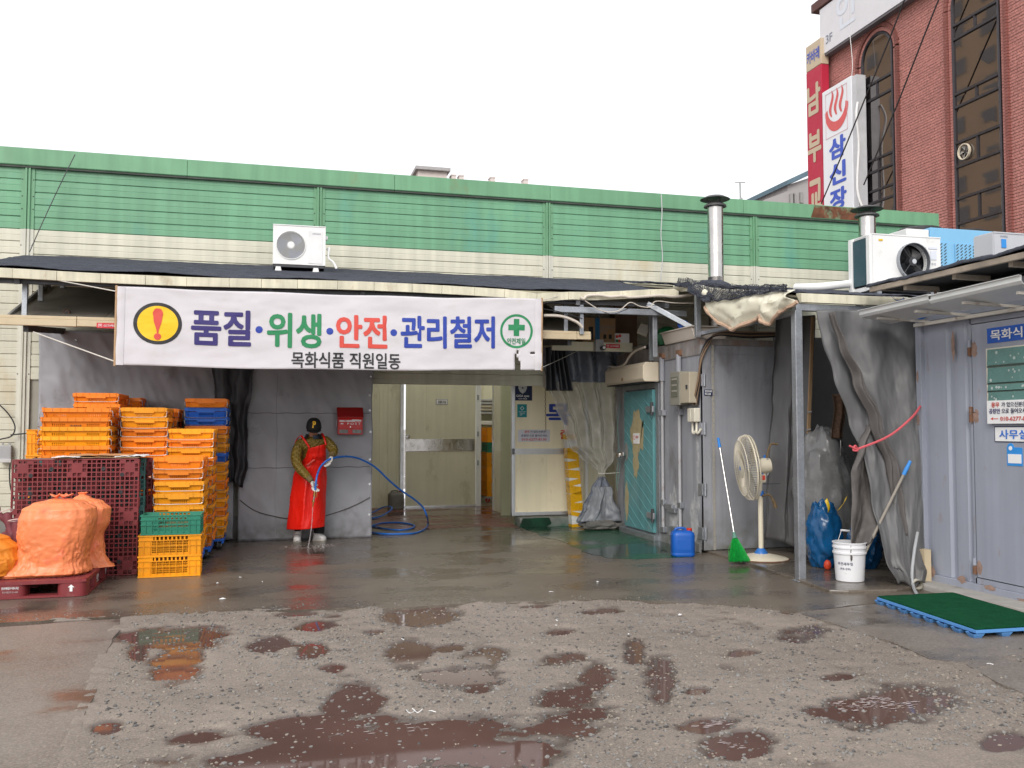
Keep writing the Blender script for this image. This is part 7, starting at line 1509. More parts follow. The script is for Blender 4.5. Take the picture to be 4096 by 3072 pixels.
# hose, gun, water jet
hs_ = thing('garden_hose', 'bright blue hose arching from the gloved hand and coiling on the floor', 'hose', (1.6, 12.4, 0))
HOSE = mat('blue_hose', (.012, .14, .55), .35, var=.06)
path = [on_y(1259, 1968, 11.37), on_y(1264, 1930, 11.38), on_y(1269, 1900, 11.40), on_y(1282, 1868, 11.38), on_y(1303, 1846, 11.36), on_y(1322, 1836, 11.37), on_y(1350, 1829, 11.45), on_y(1392, 1826, 11.6), on_y(1440, 1836, 11.75), on_y(1500, 1868, 11.9), on_y(1555, 1920, 12.05), on_y(1605, 1962, 12.2), on_y(1655, 1996, 12.35), on_y(1692, 2030, 12.5), on_y(1708, 2068, 12.55), on_ground(1712, 2095, .014), on_ground(1698, 2117, .014), on_ground(1660, 2132, .014), on_ground(1600, 2136, .014), on_ground(1530, 2135, .014), on_ground(1478, 2128, .014), on_ground(1440, 2118, .014)]
mb = MB(); mb.tube(spline(path, 10), .0125, 10); mb.build('hose', HOSE, hs_, smooth=True)
mb = MB(); mb.tube(spline([on_ground(x, y, .016) for x, y in ((1440, 2100), (1488, 2104), (1540, 2115), (1600, 2120), (1645, 2114), (1658, 2104), (1640, 2096), (1590, 2090), (1530, 2092), (1488, 2102), (1440, 2112))], 8), .0125, 8); mb.build('hose_coil', HOSE, hs_, smooth=True)
mb = MB(); mb.tube(spline([on_ground(x, y, .016 + k) for x, y, k in ((1440, 2070, 0), (1488, 2072, 0), (1520, 2066, .01), (1550, 2050, .05), (1568, 2034, .10), (1556, 2026, .12), (1530, 2030, .08), (1500, 2045, .02), (1470, 2056, 0), (1430, 2062, 0))], 8), .0125, 8); mb.build('hose_coil', HOSE, hs_, smooth=True)
gun = thing('spray_gun', 'brass and steel spray lance held in the white glove', 'spray gun', on_y(1255, 2000, 11.37))
BRASS = mat('brass', (.50, .33, .12), .35, .9, var=.15)
g0, g1, g2, g3 = on_y(1260, 1962, 11.37), on_y(1257, 1985, 11.37), on_y(1254, 2002, 11.37), on_y(1251, 2028, 11.37)
mb = MB(); mb.tube([g0, g1], .015, 12); mb.build('grip', BRASS, gun, smooth=True); mb = MB(); mb.tube([g1, g2], .011, 12); mb.build('barrel', STEEL, gun, smooth=True)
mb = MB(); mb.tube([g2, g2.lerp(g3, .25), g2.lerp(g3, .3), g3], [.018, .018, .009, .006], 12); mb.build('nozzle', BRASS, gun, smooth=True)
mb = MB(); mb.tube([g0 + Vector((.02, -.01, -.01)), g1 + Vector((.03, -.01, 0)), g1 + Vector((.012, 0, -.02))], .004, 6); mb.build('trigger', BRASS, gun)
mb = MB(); j1 = on_ground(1232, 2192); J = [g3.lerp(j1, t / 12) + Vector((.012 * math.sin(t / 12 * 3.1), 0, 0)) for t in range(13)]; mb.tube(J, [.0032 + .004 * t / 12 + .001 * math.sin(t * 2.1) for t in range(13)], 8)
o = tag(mb.build('water_jet', mat('spray_water', (.50, .46, .47), .15, var=.2, vs=30, alpha=.42, ior=1.33), smooth=True), 'thin jet of water falling from the spray lance to the floor', 'water')
mb = MB(); r = random.Random(4)
for k in range(150):
    a = r.uniform(0, 6.28); q = r.random() ** .5 * .22; s = r.uniform(.0018, .005); c = j1 + Vector((q * 1.5 * math.cos(a), q * .9 * math.sin(a), abs(r.gauss(0, .018)) + .004)); mb.add([tuple(c + Vector(v) * s) for v in ico], icof)
o = struct(mb.build('splash_drops', mat('spray_drops', (.62, .60, .60), .1, var=.05, alpha=.7), fix=False), 'stuff'); o['label'] = 'fine splash drops where the jet hits the floor'; o['category'] = 'water'

# ================================================================ SMALL THINGS ON THE LEFT AND MIDDLE
mbx = thing('mailbox', 'red metal mailbox with white lettering hung on the grey tarpaulin', 'mailbox', (1.05, 12.0, 1.3))
A, B = on_y(1350, 1738, 12.0), on_y(1450, 1632, 12.0); x0, x1, z0, z1 = A.x, B.x, A.z, B.z; yb, yf = 12.06, 11.95
mb = MB(); mb.prism([(x0, yb, z0), (x0, yf, z0), (x0, yf, z0 + .20), (x0, yf - .02, z0 + .225), (x0, yb, z1)], (x1 - x0, 0, 0)); mb.build('body', REDP, mbx, bevel=.004)
mb = MB(); mb.prism([(x0 - .008, yb, z1 + .008), (x0 - .008, yf - .03, z0 + .228), (x0 - .008, yf - .03, z0 + .222), (x0 - .008, yb, z1 + .001)], (x1 - x0 + .016, 0, 0)); mb.build('roof', mat('dark_red_paint', (.36, .012, .012), .4), mbx)
mb = MB(); mb.box(x0 + .01, x1 - .01, yf - .008, yf - .0005, z0 + .075, z0 + .195); mb.build('flap', mat('bright_red', (.62, .03, .03), .35), mbx, bevel=.003)
mb = MB(); mb.box(x0 + .02, x1 - .10, yf - .011, yf - .0085, z0 + .165, z0 + .185); mb.build('label_strip', PRINT['white'], mbx); write('lettering', '우편수', PRINT['red'], mbx, (x0 + .095, yf - .011, z0 + .175), h=.015, bold=.02)
mb = MB(); mb.add([(x1 - .14, yf - .013, z0 + .195), (x1 - .02, yf - .015, z0 + .190), (x1 - .02, yf - .013, z0 + .168), (x1 - .14, yf - .012, z0 + .172)], [(0, 1, 2, 3)]); mb.build('stuck_letter', PRINT['white'], mbx, fix=False)
write('lettering', 'P O S T', PRINT['white'], mbx, ((x0 + x1) / 2 + .045, yf - .008, z0 + .140), w=.17, h=.030, bold=.02)
mb = MB(); mb.box(x0 + .035, x0 + .07, yf - .011, yf - .0085, z0 + .132, z0 + .148); mb.build('letter_icon', PRINT['white'], mbx)
mb = MB(); mb.lathe([(.008, -.012), (.009, -.008)], ((x0 + x1) / 2, yf, z0 + .098), 14, 'y'); mb.build('lock', STEEL, mbx)
for a, b in ((x0 + .02, x0 + .13), (x1 - .13, x1 - .015)): mb = MB(); mb.box(a, b, yf - .004, yf - .0005, z0 + .015, z0 + .062); mb.build('window', mat('mail_window', (.20, .20, .19), .2, var=.4, vs=30), mbx)
mb = MB(); mb.tube([(x0 - .015, 11.99, z0 + .11), (x0 - .015, 11.99, z0 + .19)], .007, 8); mb.build('hanger', GALV, mbx)
def jerrycan(name, lab, cx, cy, rz, w, d, h, m, capm_):
    t = thing(name, lab, 'canister', (cx, cy, 0), rz)
    mb = MB(); out = rrect(-w / 2, w / 2, -d / 2, d / 2, min(w, d) * .28, 5)
    secs = [(0, .92), (.012, 1.0), (h * .12, 1.0), (h * .14, .975), (h * .17, 1.0), (h * .80, 1.0), (h * .90, .96), (h * .96, .82), (h, .62)]
    n = len(out); vs = [(x * s, y * s, z + .003) for z, s in secs for x, y in out]; mb.add(vs, [(i * n + j, i * n + (j + 1) % n, (i + 1) * n + (j + 1) % n, (i + 1) * n + j) for i in range(len(secs) - 1) for j in range(n)] + [tuple(range(n)), tuple((len(secs) - 1) * n + j for j in range(n))])
    part('body', mb.mesh(m, smooth=50), t)
    mb = MB(); mb.tube(spline([(-w * .32, 0, h * .97), (-w * .30, 0, h * 1.06), (-w * .10, 0, h * 1.10), (w * .10, 0, h * 1.07), (w * .12, 0, h * .97)], 5), .013, 8); part('handle', mb.mesh(m, smooth=True), t)
    mb = MB(); mb.lathe([(.028, h * .97), (.030, h * .98), (.030, h * 1.08), (.026, h * 1.09), (.0001, h * 1.09)], (w * .30, 0, 0), 18); part('cap', mb.mesh(capm_, smooth=True), t)
    mb = MB(); mb.box(-w * .30, w * .30, -d / 2 - .002, -d / 2 + .004, h * .28, h * .68); part('front_panel', mb.mesh(m, bevel=.003), t)
    return t
jerrycan('jerrycan', 'blue plastic jerrycan with red cap beside the cold store', 4.485, 9.40, R(-14), .255, .19, .285, mat('blue_can', (.008, .095, .42), .35, var=.06), mat('red_cap', (.60, .03, .01), .4))
jerrycan('jerrycan', 'old grey jerrycan with red cap next to the olive door', 2.19, 16.12, R(4), .27, .2, .30, mat('grey_can', (.16, .155, .14), .6, var=.15, dirt=(.09, .08, .07), da=.2), mat('dull_red_cap', (.30, .04, .03), .5))
# signs on the cream panel
t = thing('camera_service_sign', 'navy square sign with a pale shield on the cream panel', 'sign', (3.58, 12.92, 1.98))
SYc = 12.928
A, B = on_y(2052, 1602, SYc), on_y(2128, 1523, SYc)
mb = MB(); mb.box(A.x, B.x, SYc - .006, SYc, A.z, B.z); mb.build('plate', PRINT['navy'], t, bevel=.001); mx_, w_ = (A.x + B.x) / 2, B.x - A.x; hz = B.z - A.z
mb = MB(); mb.add([(mx_ + x * w_, SYc - .008, A.z + z * hz) for x, z in ((-.23, .86), (-.1, .84), (0, .88), (.1, .84), (.23, .86), (.22, .60), (.14, .44), (0, .34), (-.14, .44), (-.22, .60))], [tuple(range(10))]); mb.build('shield', mat('print_silver', (.55, .56, .58), .5), t, fix=False)
mb = MB(); mb.lathe([(.0001, -.010), (.012, -.010), (.012, -.008)], (mx_, SYc, A.z + .63 * hz), 14, 'y'); mb.build('shield_eye', PRINT['navy'], t)
for a in range(5): mb = MB(); mb.bar((mx_, SYc - .0085, A.z + .63 * hz), (mx_ + .2 * w_ * math.cos(a * 1.257 + .3), SYc - .0085, A.z + (.63 + .2 * math.sin(a * 1.257 + .3)) * hz), .002, .001); mb.build('shield_line', PRINT['navy'], t)
write('lettering', 'GiGA eyes', PRINT['white'], t, (mx_, SYc - .006, A.z + .22 * hz), w=w_ * .68, bold=.02); write('lettering', 'CCTV 작동중', PRINT['white'], t, (mx_, SYc - .006, A.z + .09 * hz), w=w_ * .45, bold=.01)
t = thing('certificate_plate', 'teal rounded plate with a white diamond mark on the cream panel', 'sign', (3.65, 12.92, 1.6)); A, B = on_y(2069, 1669, SYc), on_y(2107, 1617, SYc); mx_, w_ = (A.x + B.x) / 2, B.x - A.x
mb = MB(); mb.box(A.x, B.x, SYc - .006, SYc, A.z, B.z); mb.build('plate', PRINT['teal'], t, bevel=.002)
mb = MB(); s = w_ * .22; cz = B.z - .06; ro = [(s, 0), (0, s), (-s, 0), (0, -s)]; ri = [(x * .72, z * .72) for x, z in ro]; mb.add([(mx_ + x, SYc - .008, cz + z) for x, z in ro + ri], [(i, (i + 1) % 4, 4 + (i + 1) % 4, 4 + i) for i in range(4)]); mb.build('diamond_mark', PRINT['white'], t, fix=False)
write('lettering', 'GREEN LINK', PRINT['white'], t, (mx_, SYc - .006, B.z - .112), w=w_ * .75); write('lettering', '환경관리\n업체', PRINT['white'], t, (mx_, SYc - .006, A.z + .045), w=w_ * .5)
t = thing('visitor_notice', 'white notice with red phone number on the cream panel', 'sign', (3.8, 12.92, 1.3)); A, B = on_y(2072, 1767, SYc), on_y(2199, 1719, SYc); mx_, w_, hz = (A.x + B.x) / 2, B.x - A.x, B.z - A.z
mb = MB(); mb.box(A.x, B.x, SYc - .004, SYc, A.z, B.z); mb.build('sheet', mat('paper', (.62, .62, .68), .6), t)
write('lettering', '용무', PRINT['red'], t, (mx_ - w_ * .22, SYc - .004, B.z - hz * .17), w=w_ * .16, h=hz * .2, bold=.02); write('lettering', '가 있으신분은,', PRINT['navy'], t, (mx_ + w_ * .13, SYc - .004, B.z - hz * .17), w=w_ * .5, h=hz * .2, bold=.01)
write('lettering', '공장안', PRINT['violet'], t, (mx_ - w_ * .29, SYc - .004, B.z - hz * .49), w=w_ * .24, h=hz * .2, bold=.02); write('lettering', '으로 들어오세요.', PRINT['navy'], t, (mx_ + w_ * .14, SYc - .004, B.z - hz * .49), w=w_ * .58, h=hz * .2, bold=.01)
write('lettering', '010-6277-8130', PRINT['red'], t, (mx_, SYc - .004, B.z - hz * .81), w=w_ * .78, h=hz * .2, bold=.02)
chn = thing('hanging_chain', 'thin chain hanging in front of the cream panel', 'chain', (4.0, 12.5, 2.4)); A, B = on_y(2180, 1478, 12.6), on_y(2183, 1725, 12.6)
for k in range(26):
    p = A.lerp(B, (k + .5) / 26); mb = MB(); h = (A.z - B.z) / 26 * .62
    mb.tube([(p.x + (.008 * math.cos(a) if k % 2 else .002), p.y + (.002 if k % 2 else .008 * math.cos(a)), p.z + h * math.sin(a)) for a in [2 * math.pi * q / 10 for q in range(10)]], .0025, 5, closed=True); mb.build('link', RUSTM, chn)
# long parcel wrapped in yellow tape
tp_ = thing('taped_parcel', 'long white parcel wrapped in yellow tape standing on the green floor', 'parcel', (4.17, 12.5, 0))
pb, pt = [on_ground(2253, 2098), on_ground(2304, 2098)], [on_y(2274, 1722, 12.65), on_y(2300, 1722, 12.65)]
b0, b1 = Vector((pb[0].x, 12.52, 0.002)), Vector((pb[1].x, 12.52, .002)); wd = b1.x - b0.x
ax0, ax1 = b0 + Vector((0, 0, 0)), Vector((pt[0].x - .02, 12.70, 1.36))
def par(s, t_, q, g=0.0): c = ax0.lerp(ax1, t_); w2 = wd * lerp(1.0, .86, t_); return (c.x - g + s * (w2 + 2 * g), c.y - g + q * (.16 + 2 * g), c.z)
mb = MB(); mb.add([par(s, t_, q) for t_ in (0, 1) for s, q in ((0, 0), (1, 0), (1, 1), (0, 1))], [(3, 2, 1, 0), (4, 5, 6, 7), (0, 1, 5, 4), (1, 2, 6, 5), (2, 3, 7, 6), (3, 0, 4, 7)]); mb.build('carton', mat('parcel_white', (.62, .62, .60), .5, var=.05), tp_)
YT = mat('parcel_tape', (.62, .33, .008), .25, var=.1, vs=10)
r = random.Random(11); tt = .0
for (a, b, sk_) in ((.0, .035, .01), (.11, .155, -.03), (.17, .255, .0), (.262, .36, .03), (.345, .43, -.015), (.44, .50, .03), (.515, .60, -.01), (.62, .70, .02), (.715, .80, -.02), (.80, .845, .02), (.93, .985, .0)):
    mb = MB(); g = .0025; mb.add([par(s, min(.995, max(.001, t_ + (s - .5) * sk_)), q, g) for t_ in (a, b) for s, q in ((0, 0), (1, 0), (1, 1), (0, 1))], [(0, 1, 5, 4), (1, 2, 6, 5), (2, 3, 7, 6), (3, 0, 4, 7)]); mb.build('tape_band', YT, tp_, fix=False)
# clear strip curtain tied in the middle, with a grey top and skirt
cc_ = thing('clear_curtain', 'clear vinyl curtain with grey bands tied in the middle', 'curtain', (4.5, 12.2, 0))
VIN = mat('clear_vinyl', (.46, .45, .42), .07, var=.25, vs=5, alpha=.52, bump=.5, bs=7, rvar=.05)
GBAND = mat('grey_vinyl', (.135, .15, .185), .30, var=.12, vs=4, bump=.2, bs=10)
def cvf(z0, z1):
    def fn(u, v):
        z = lerp(z0, z1, v)
        xl = interp(z, [(.02, 4.33), (.12, 4.20), (.3, 4.30), (.55, 4.42), (.78, 4.545), (.88, 4.45), (1.02, 4.27), (1.18, 4.10), (1.45, 4.02), (1.75, 3.91), (2.05, 3.78), (2.55, 3.70)]); xr = interp(z, [(.02, 4.86), (.2, 4.86), (.5, 4.76), (.78, 4.63), (1.0, 4.80), (1.5, 4.86), (2.55, 4.88)])
        k = 1 - .75 * math.exp(-((z - .78) / .16) ** 2); y = 12.2 + (.055 if z > .7 else .03) * k * math.sin(u * (26 if z > .7 else 13) + .8 * z) + .05 * k * fbm(u * 4 + z, z * 2.4, 4) - .06 * math.exp(-((z - .3) / .25) ** 2) * math.sin(math.pi * u)
        return (lerp(xl, xr, u), y, z + .02 * math.sin(u * 9) * (z < .1))
    return fn
for nm, a, b, m_ in (('top_band', 2.08, 2.56, GBAND), ('clear_sheet', .70, 2.08, VIN), ('skirt', .06, .74, GBAND)):
    mb = MB(); mb.surf(cvf(a, b), 110, 50); o = mb.build(nm, m_, cc_, smooth=180, fix=False)
    if m_ is GBAND: solidify(o, .004)
mb = MB(); mb.surf(lambda u, v: tuple(Vector(cvf(.60, .12)(u, v)) + Vector((.03 * math.sin(v * 4 + u * 3), -.05 - .06 * v + .03 * fbm(u * 5, v * 4, 9), 0))), 60, 24); solidify(mb.build('skirt_overlap', mat('grey_vinyl_worn', (.20, .21, .23), .5, var=.25, vs=4, dirt=(.10, .095, .085), da=.2, ds=4), cc_, smooth=180, fix=False), .004)
for k, (x, r_) in enumerate(((4.52, .27),)): blob((x, 12.10, .055), r_, .10, .085, k + 2.0, .30).build('weighted_hem', mat('muddy_vinyl', (.12, .115, .105), .7, var=.25, vs=5, dirt=(.06, .055, .05), da=.25), cc_, smooth=True, fix=False)
mb = MB(); mb.tube([(4.585 + .055 * math.cos(a), 12.2 + .05 * math.sin(a), .785) for a in [2 * math.pi * q / 20 for q in range(20)]], .007, 6, closed=True); mb.tube([(4.63, 12.2, .785), (4.82, 12.1, .80)], .005, 6); mb.build('tie', mat('white_rope', (.6, .57, .52)), cc_)
bunch = MB(); bunch.surf(lambda u, v: (3.74 + .26 * u + .12 * v * u, 12.14 + .05 * math.sin(u * 30) , lerp(2.56, 1.95, v)), 60, 16); solidify(bunch.build('bunched_side', mat('dark_vinyl', (.05, .055, .065), .35), cc_, smooth=180, fix=False), .004)
mb = MB(); mb.tube([(3.6, 12.2, 2.575), (4.84, 12.2, 2.575)], .012, 8); mb.build('rail', GALV, cc_)
for q in (((2480, 1610), (2470, 1700), (2476, 1800), (2466, 1900), (2470, 1960)), ((2474, 1770), (2480, 1860), (2472, 1930))):
    mb = MB(); mb.tube(spline([on_y(x, y, 12.0) for x, y in q], 5), .005, 5); tag(mb.build('dangling_cord', mat('green_cord', (.10, .22, .18), .6)), 'thin green cord dangling beside the teal door frame' if q[0][0] == 2480 else 'short green cord end dangling below the teal door latch', 'cord')

# crates and tray shelf seen through the doorway
for k in range(5):
    m_ = GB if k == 3 else YB2; hgt = .195 if k == 3 else .281
    tag(part('plastic_basket', m_, None, (4.25, 17.35, .12 + [0, .281, .562, .843, 1.04][k]), (0, 0, H)), 'green basket in the stack inside the side room' if k == 3 else 'yellow basket in the stack inside the side room', 'basket', 'baskets in the side room')
t = thing('crate_dolly', 'dolly with red wheels under the baskets in the side room', 'dolly', (4.25, 17.35, 0)); mb = MB(); mb.box(4.03, 4.47, 17.08, 17.62, .085, .118); mb.build('frame', GALV, t)
for x, y in ((4.10, 17.16), (4.25, 17.10), (4.40, 17.16)):
    mb = MB(); mb.lathe([(.02, -.018), (.045, -.018), (.048, 0), (.045, .018), (.02, .018)], (x, y, .05), 18, 'y'); w = mb.build('wheel', mat('red_wheel', (.45, .03, .02), .5), t, smooth=True); mb = MB(); mb.bar((x - .01, y - .022, .03), (x + .01, y - .022, .085), .02, .006); mb.build('fork', ALU, w)
rk = thing('tray_rack', 'rack of stacked pale trays on the wall inside the side room', 'rack', (4.6, 16.4, 1.6))
for k in range(5): mb = MB(); mb.box(4.15, 4.75, 18.05, 18.38, 1.72 + k * .065, 1.765 + k * .065); mb.build('tray', mat('pale_tray', (.50, .46, .38), .5) if k in (1, 2) else mat('grey_tray', (.42, .43, .45), .5), rk, bevel=.012)
mb = MB(); mb.box(4.1, 4.8, 18.0, 18.39, 1.50, 1.58); mb.build('shelf', WHITEP, rk, bevel=.01)

# ================================================================ THINGS ON THE RIGHT
fan = thing('pedestal_fan', 'old cream pedestal fan with round cage and rusty base', 'fan', (4.985, 8.62, 0))
fp = on_ground(3045, 2245); IV = mat('fan_ivory', (.66, .60, .47), .4, var=.06, dirt=(.45, .36, .25), da=.06, ds=8); IVG = mat('fan_cage_ivory', (.60, .54, .43), .45)
mb = MB(); mb.lathe([(.285, 0), (.288, .008), (.27, .018), (.15, .045), (.07, .06), (.05, .065)], (fp.x, fp.y, .026), 48); mb.build('base', IV, fan, smooth=True)
mb = MB(); mb.tube([(fp.x + .287 * math.cos(a), fp.y + .287 * math.sin(a), .030) for a in [2 * math.pi * q / 48 for q in range(48)]], .007, 6, closed=True); mb.build('rusty_rim', RUSTM, fan)
FB = mat('fan_blue_trim', (.03, .16, .50), .4)
mb = MB(); mb.lathe([(.072, .084), (.066, .10), (.040, .135), (.035, .14)], (fp.x, fp.y, 0), 24); mb.build('pole_socket', FB, fan, smooth=True)
mb = MB(); mb.tube([(fp.x, fp.y, .12), (fp.x, fp.y, .74)], .027, 16); mb.build('lower_pole', IV, fan, smooth=True); mb = MB(); mb.tube([(fp.x, fp.y, .72), (fp.x, fp.y, .90)], .020, 14); mb.build('upper_pole', IV, fan, smooth=True)
mb = MB(); mb.lathe([(.036, .70), (.038, .71), (.038, .745), (.03, .755)], (fp.x, fp.y, 0), 20); mb.build('clamp_collar', FB, fan, smooth=True)
hub = Vector((fp.x, fp.y, 1.015)); D = Vector((-.965, .26, .0)).normalized(); U = Vector((0, 0, 1)); tilt = Matrix.Rotation(R(-6), 3, 'Y'); D = (tilt @ D).normalized(); Sd = D.cross(U).normalized(); Uu = Sd.cross(D)
def fpt(al, a, r_): return hub + D * al + (Sd * math.cos(a) + Uu * math.sin(a)) * r_
mb = MB(); mb.box(fp.x - .05, fp.x + .05, fp.y - .045, fp.y + .045, .84, 1.0); mb.build('control_box', IV, fan, bevel=.018)
mb = MB(); mb.box(fp.x - .032, fp.x + .032, fp.y - .050, fp.y - .046, .87, .92); mb.build('red_label', PRINT['red'], fan); mb = MB(); mb.box(fp.x - .025, fp.x + .01, fp.y - .050, fp.y - .046, .93, .97); mb.build('blue_label', FB, fan)
def lathe_D(prof, n=28):
    mb = MB(); vs = [fpt(al, 2 * math.pi * j / n, r_) for r_, al in prof for j in range(n)]; mb.add(vs, [(i * n + j, i * n + (j + 1) % n, (i + 1) * n + (j + 1) % n, (i + 1) * n + j) for i in range(len(prof) - 1) for j in range(n)] + [tuple(range(n)), tuple((len(prof) - 1) * n + j for j in range(n))]); return mb
lathe_D([(.03, -.12), (.075, -.11), (.085, -.06), (.085, .04), (.06, .06)]).build('motor', IV, fan, smooth=True)
mb = MB(); q = fpt(-.06, math.pi / 2, .085); mb.tube([q, q + Vector((0, 0, .03))], .012, 10); mb.build('oscillator_knob', FB, fan)
RC = .345
for k in range(84):
    a = 2 * math.pi * k / 84; mb = MB() if k == 0 else mb
    mb.tube([fpt(.20, a, .10), fpt(.215, a, .20), fpt(.20, a, .30), fpt(.165, a, RC), fpt(.12, a, RC + .004)], .0020, 4)
    mb.tube([fpt(.12, a, RC + .004), fpt(.075, a, RC - .01), fpt(.05, a, .25), fpt(.05, a, .08)], .0020, 4)
o = mb.build('cage_wires', IVG, fan, fix=False); o['kind'] = 'stuff'
for al, r_, t_ in ((.12, RC + .005, .008), (.205, .20, .004), (.20, .30, .004), (.20, .10, .006), (.052, .20, .004), (.09, RC, .005)):
    mb = MB(); mb.tube([fpt(al, 2 * math.pi * k / 48, r_) for k in range(48)], t_, 6, closed=True); mb.build('cage_ring', IV, fan, smooth=True)
lathe_D([(.10, .196), (.105, .203), (.06, .212), (.02, .215)]).build('badge', IV, fan, smooth=True); lathe_D([(.025, .216), (.022, .219), (.001, .22)]).build('badge_mark', FB, fan, smooth=True)
for k in range(3):
    a0 = 2.094 * k + .4; mb = MB(); mb.surf(lambda u, v: tuple(fpt(.10 + .05 * (u - .5), a0 + 1.2 * u + .25 * v, lerp(.05, .30, v) )), 8, 8); solidify(mb.build('fan_blade', mat('blade_grey', (.42, .42, .40), .35), fan, smooth=180, fix=False), .004)
mb = MB(); q = fpt(-.08, math.pi / 2, .08); mb.tube(spline([q, q + Vector((.03, 0, .10)), q + Vector((.06, 0, .15)), q + Vector((.13, -.01, .15))], 6), .012, 8); mb.build('cloth_rag', mat('brown_rag', (.16, .11, .06), .9, var=.3, vs=20), fan, smooth=True)
mb = MB(); q = Vector((fp.x, fp.y - .04, .70)); mb.tube(spline([q, q + Vector((.08, 0, .01)), q + Vector((.13, 0, -.05)), q + Vector((.16, 0, -.13))], 6), [.012] * 12 + [.02] * 7, 8); mb.build('cloth_rag', MATS['brown_rag'], fan, smooth=True)
mb = MB(); mb.tube([(fp.x + .03, fp.y, .825), (fp.x + .24, fp.y, .825)], .004, 6); mb.build('height_rod', DARKSTEEL, fan)
mb = MB(); mb.tube(spline([(fp.x + .05, fp.y - .05, 1.06), (fp.x + .08, fp.y - .06, 1.0), (fp.x + .06, fp.y - .05, .92), (fp.x + .10, fp.y - .05, 1.05), (fp.x + .04, fp.y - .07, 1.10)], 8), .006, 6); mb.build('cord', GREYP, fan, smooth=True)
# broom
br = thing('broom', 'green bristle broom with a steel handle leaning near the fan', 'broom', on_ground(2955, 2258))
bt, bh, bb_ = on_y(2873, 1752, 9.3), on_y(2937, 2138, 8.85), on_ground(2958, 2258)
mb = MB(); mb.tube([bt.lerp(bh, .10), bh], .011, 10); mb.build('handle', mat('chrome_tube', (.62, .60, .58), .2, 1.0), br, smooth=True); mb = MB(); mb.tube([bt, bt.lerp(bh, .105)], [.014, .017], 12); mb.build('grip', mat('grip_blue', (.02, .20, .60), .45), br, smooth=True)
mb = MB(); mb.tube([bh.lerp(bt, .02), bh.lerp(bb_, .15)], [.016, .03], 12); mb.build('ferrule', mat('green_ferrule', (.10, .22, .17), .5), br)
mb = MB(); r = random.Random(3); c0 = bh.lerp(bb_, .12)
for k in range(420):
    a = r.uniform(0, 6.28); q = r.random() ** .5; s = c0 + Vector((.026 * q * math.cos(a), .016 * q * math.sin(a), 0)); e = Vector((bb_.x + .125 * q * math.cos(a) + r.gauss(0, .008), bb_.y + .05 * q * math.sin(a) + r.gauss(0, .008), .03 + .018 * r.random()))
    m_ = s.lerp(e, .5) + Vector((r.gauss(0, .006), r.gauss(0, .006), 0)); mb.tube([s, m_, e], [.0035, .003, .002], 3, caps=False)
o = mb.build('bristles', mat('bristle_green', (.008, .30, .045), .45, var=.25, vs=30), br, fix=False); o['kind'] = 'stuff'
mb = MB(); c1 = bh.lerp(bb_, .48); mb.tube([c1 + Vector((.065 * math.cos(a), .03 * math.sin(a), .01 * math.sin(a))) for a in [2 * math.pi * q / 20 for q in range(20)]], .005, 5, closed=True); mb.build('binding_wire', mat('dark_green_wire', (.03, .10, .06), .6), br)
# bucket with stick
bc = on_ground(3400, 2333); bz = .026
bk_ = thing('bucket', 'white plastic bucket with black Korean lettering and wire bail', 'bucket', (bc.x, bc.y, bz))
BKM = mat('bucket_white', (.74, .74, .76), .35, var=.03, dirt=(.5, .48, .46), da=.05, ds=12)
mb = MB(); h = .355; mb.lathe([(.118, 0), (.124, .006), (.139, .24), (.1395, .25), (.150, .252), (.150, .268), (.141, .27), (.142, .30), (.151, .302), (.151, .318), (.143, .32), (.1445, h - .012), (.152, h - .010), (.152, h), (.140, h), (.136, .25), (.120, .02), (.001, .018)], (bc.x, bc.y, bz), 56); mb.build('pail', BKM, bk_, smooth=True)
mb = MB(); e1, e2 = Vector((bc.x - .152, bc.y - .0, bz + .285)), Vector((bc.x + .152, bc.y, bz + .285)); topb = Vector((bc.x - .005, bc.y + .05, bz + .455))
for s, e in ((0, e1), (1, e2)): mb = MB(); mb.tube([e, e.lerp(topb + Vector((-.04 + .08 * s, 0, 0)), .96)], .0028, 6); mb.build('bail_wire', WIRE, bk_)
mb = MB(); mb.tube([topb + Vector((-.045, 0, -.0)), topb + Vector((.045, 0, -.01))], .010, 10); mb.build('bail_grip', BKM, bk_, smooth=True)
def buck_text(body, z, ang0, hgt, m, b=.03):
    V, F, tw, th = text_geo(body, b); s = hgt / th; mb = MB(); vs = []
    for x, y, l in V:
        rr = .1215 + (z + y * s) * (.0625 / 1) + .002 + l; a = ang0 + x * s / rr; vs.append((bc.x + rr * math.cos(a), bc.y + rr * math.sin(a), bz + z + y * s))
    mb.add(vs, F); mb.build('lettering', m, bk_, fix=False)
buck_text('추건새우젓', .165, R(-143), .030, PRINT['navy']); buck_text('(목포·강화)', .118, R(-143), .024, PRINT['navy'], .02)
st_ = thing('stick', 'grey wooden stick with a blue grip standing in the white bucket', 'stick', bc); s0, s1 = Vector((bc.x + .05, bc.y - .02, bz + .05)), on_y(3642, 1843, 7.1); s0 = Vector((bc.x + .02, bc.y - .02, .06))
mb = MB(); mb.tube([s0, s0.lerp(s1, .885)], .0135, 10); mb.build('shaft', mat('grey_stick', (.30, .27, .23), .6, var=.15), st_, smooth=True); mb = MB(); mb.tube([s0.lerp(s1, .88), s0.lerp(s1, .93), s1], [.018, .019, .014], 12); mb.build('grip', mat('grip_sky', (.05, .26, .68), .45), st_, smooth=True)
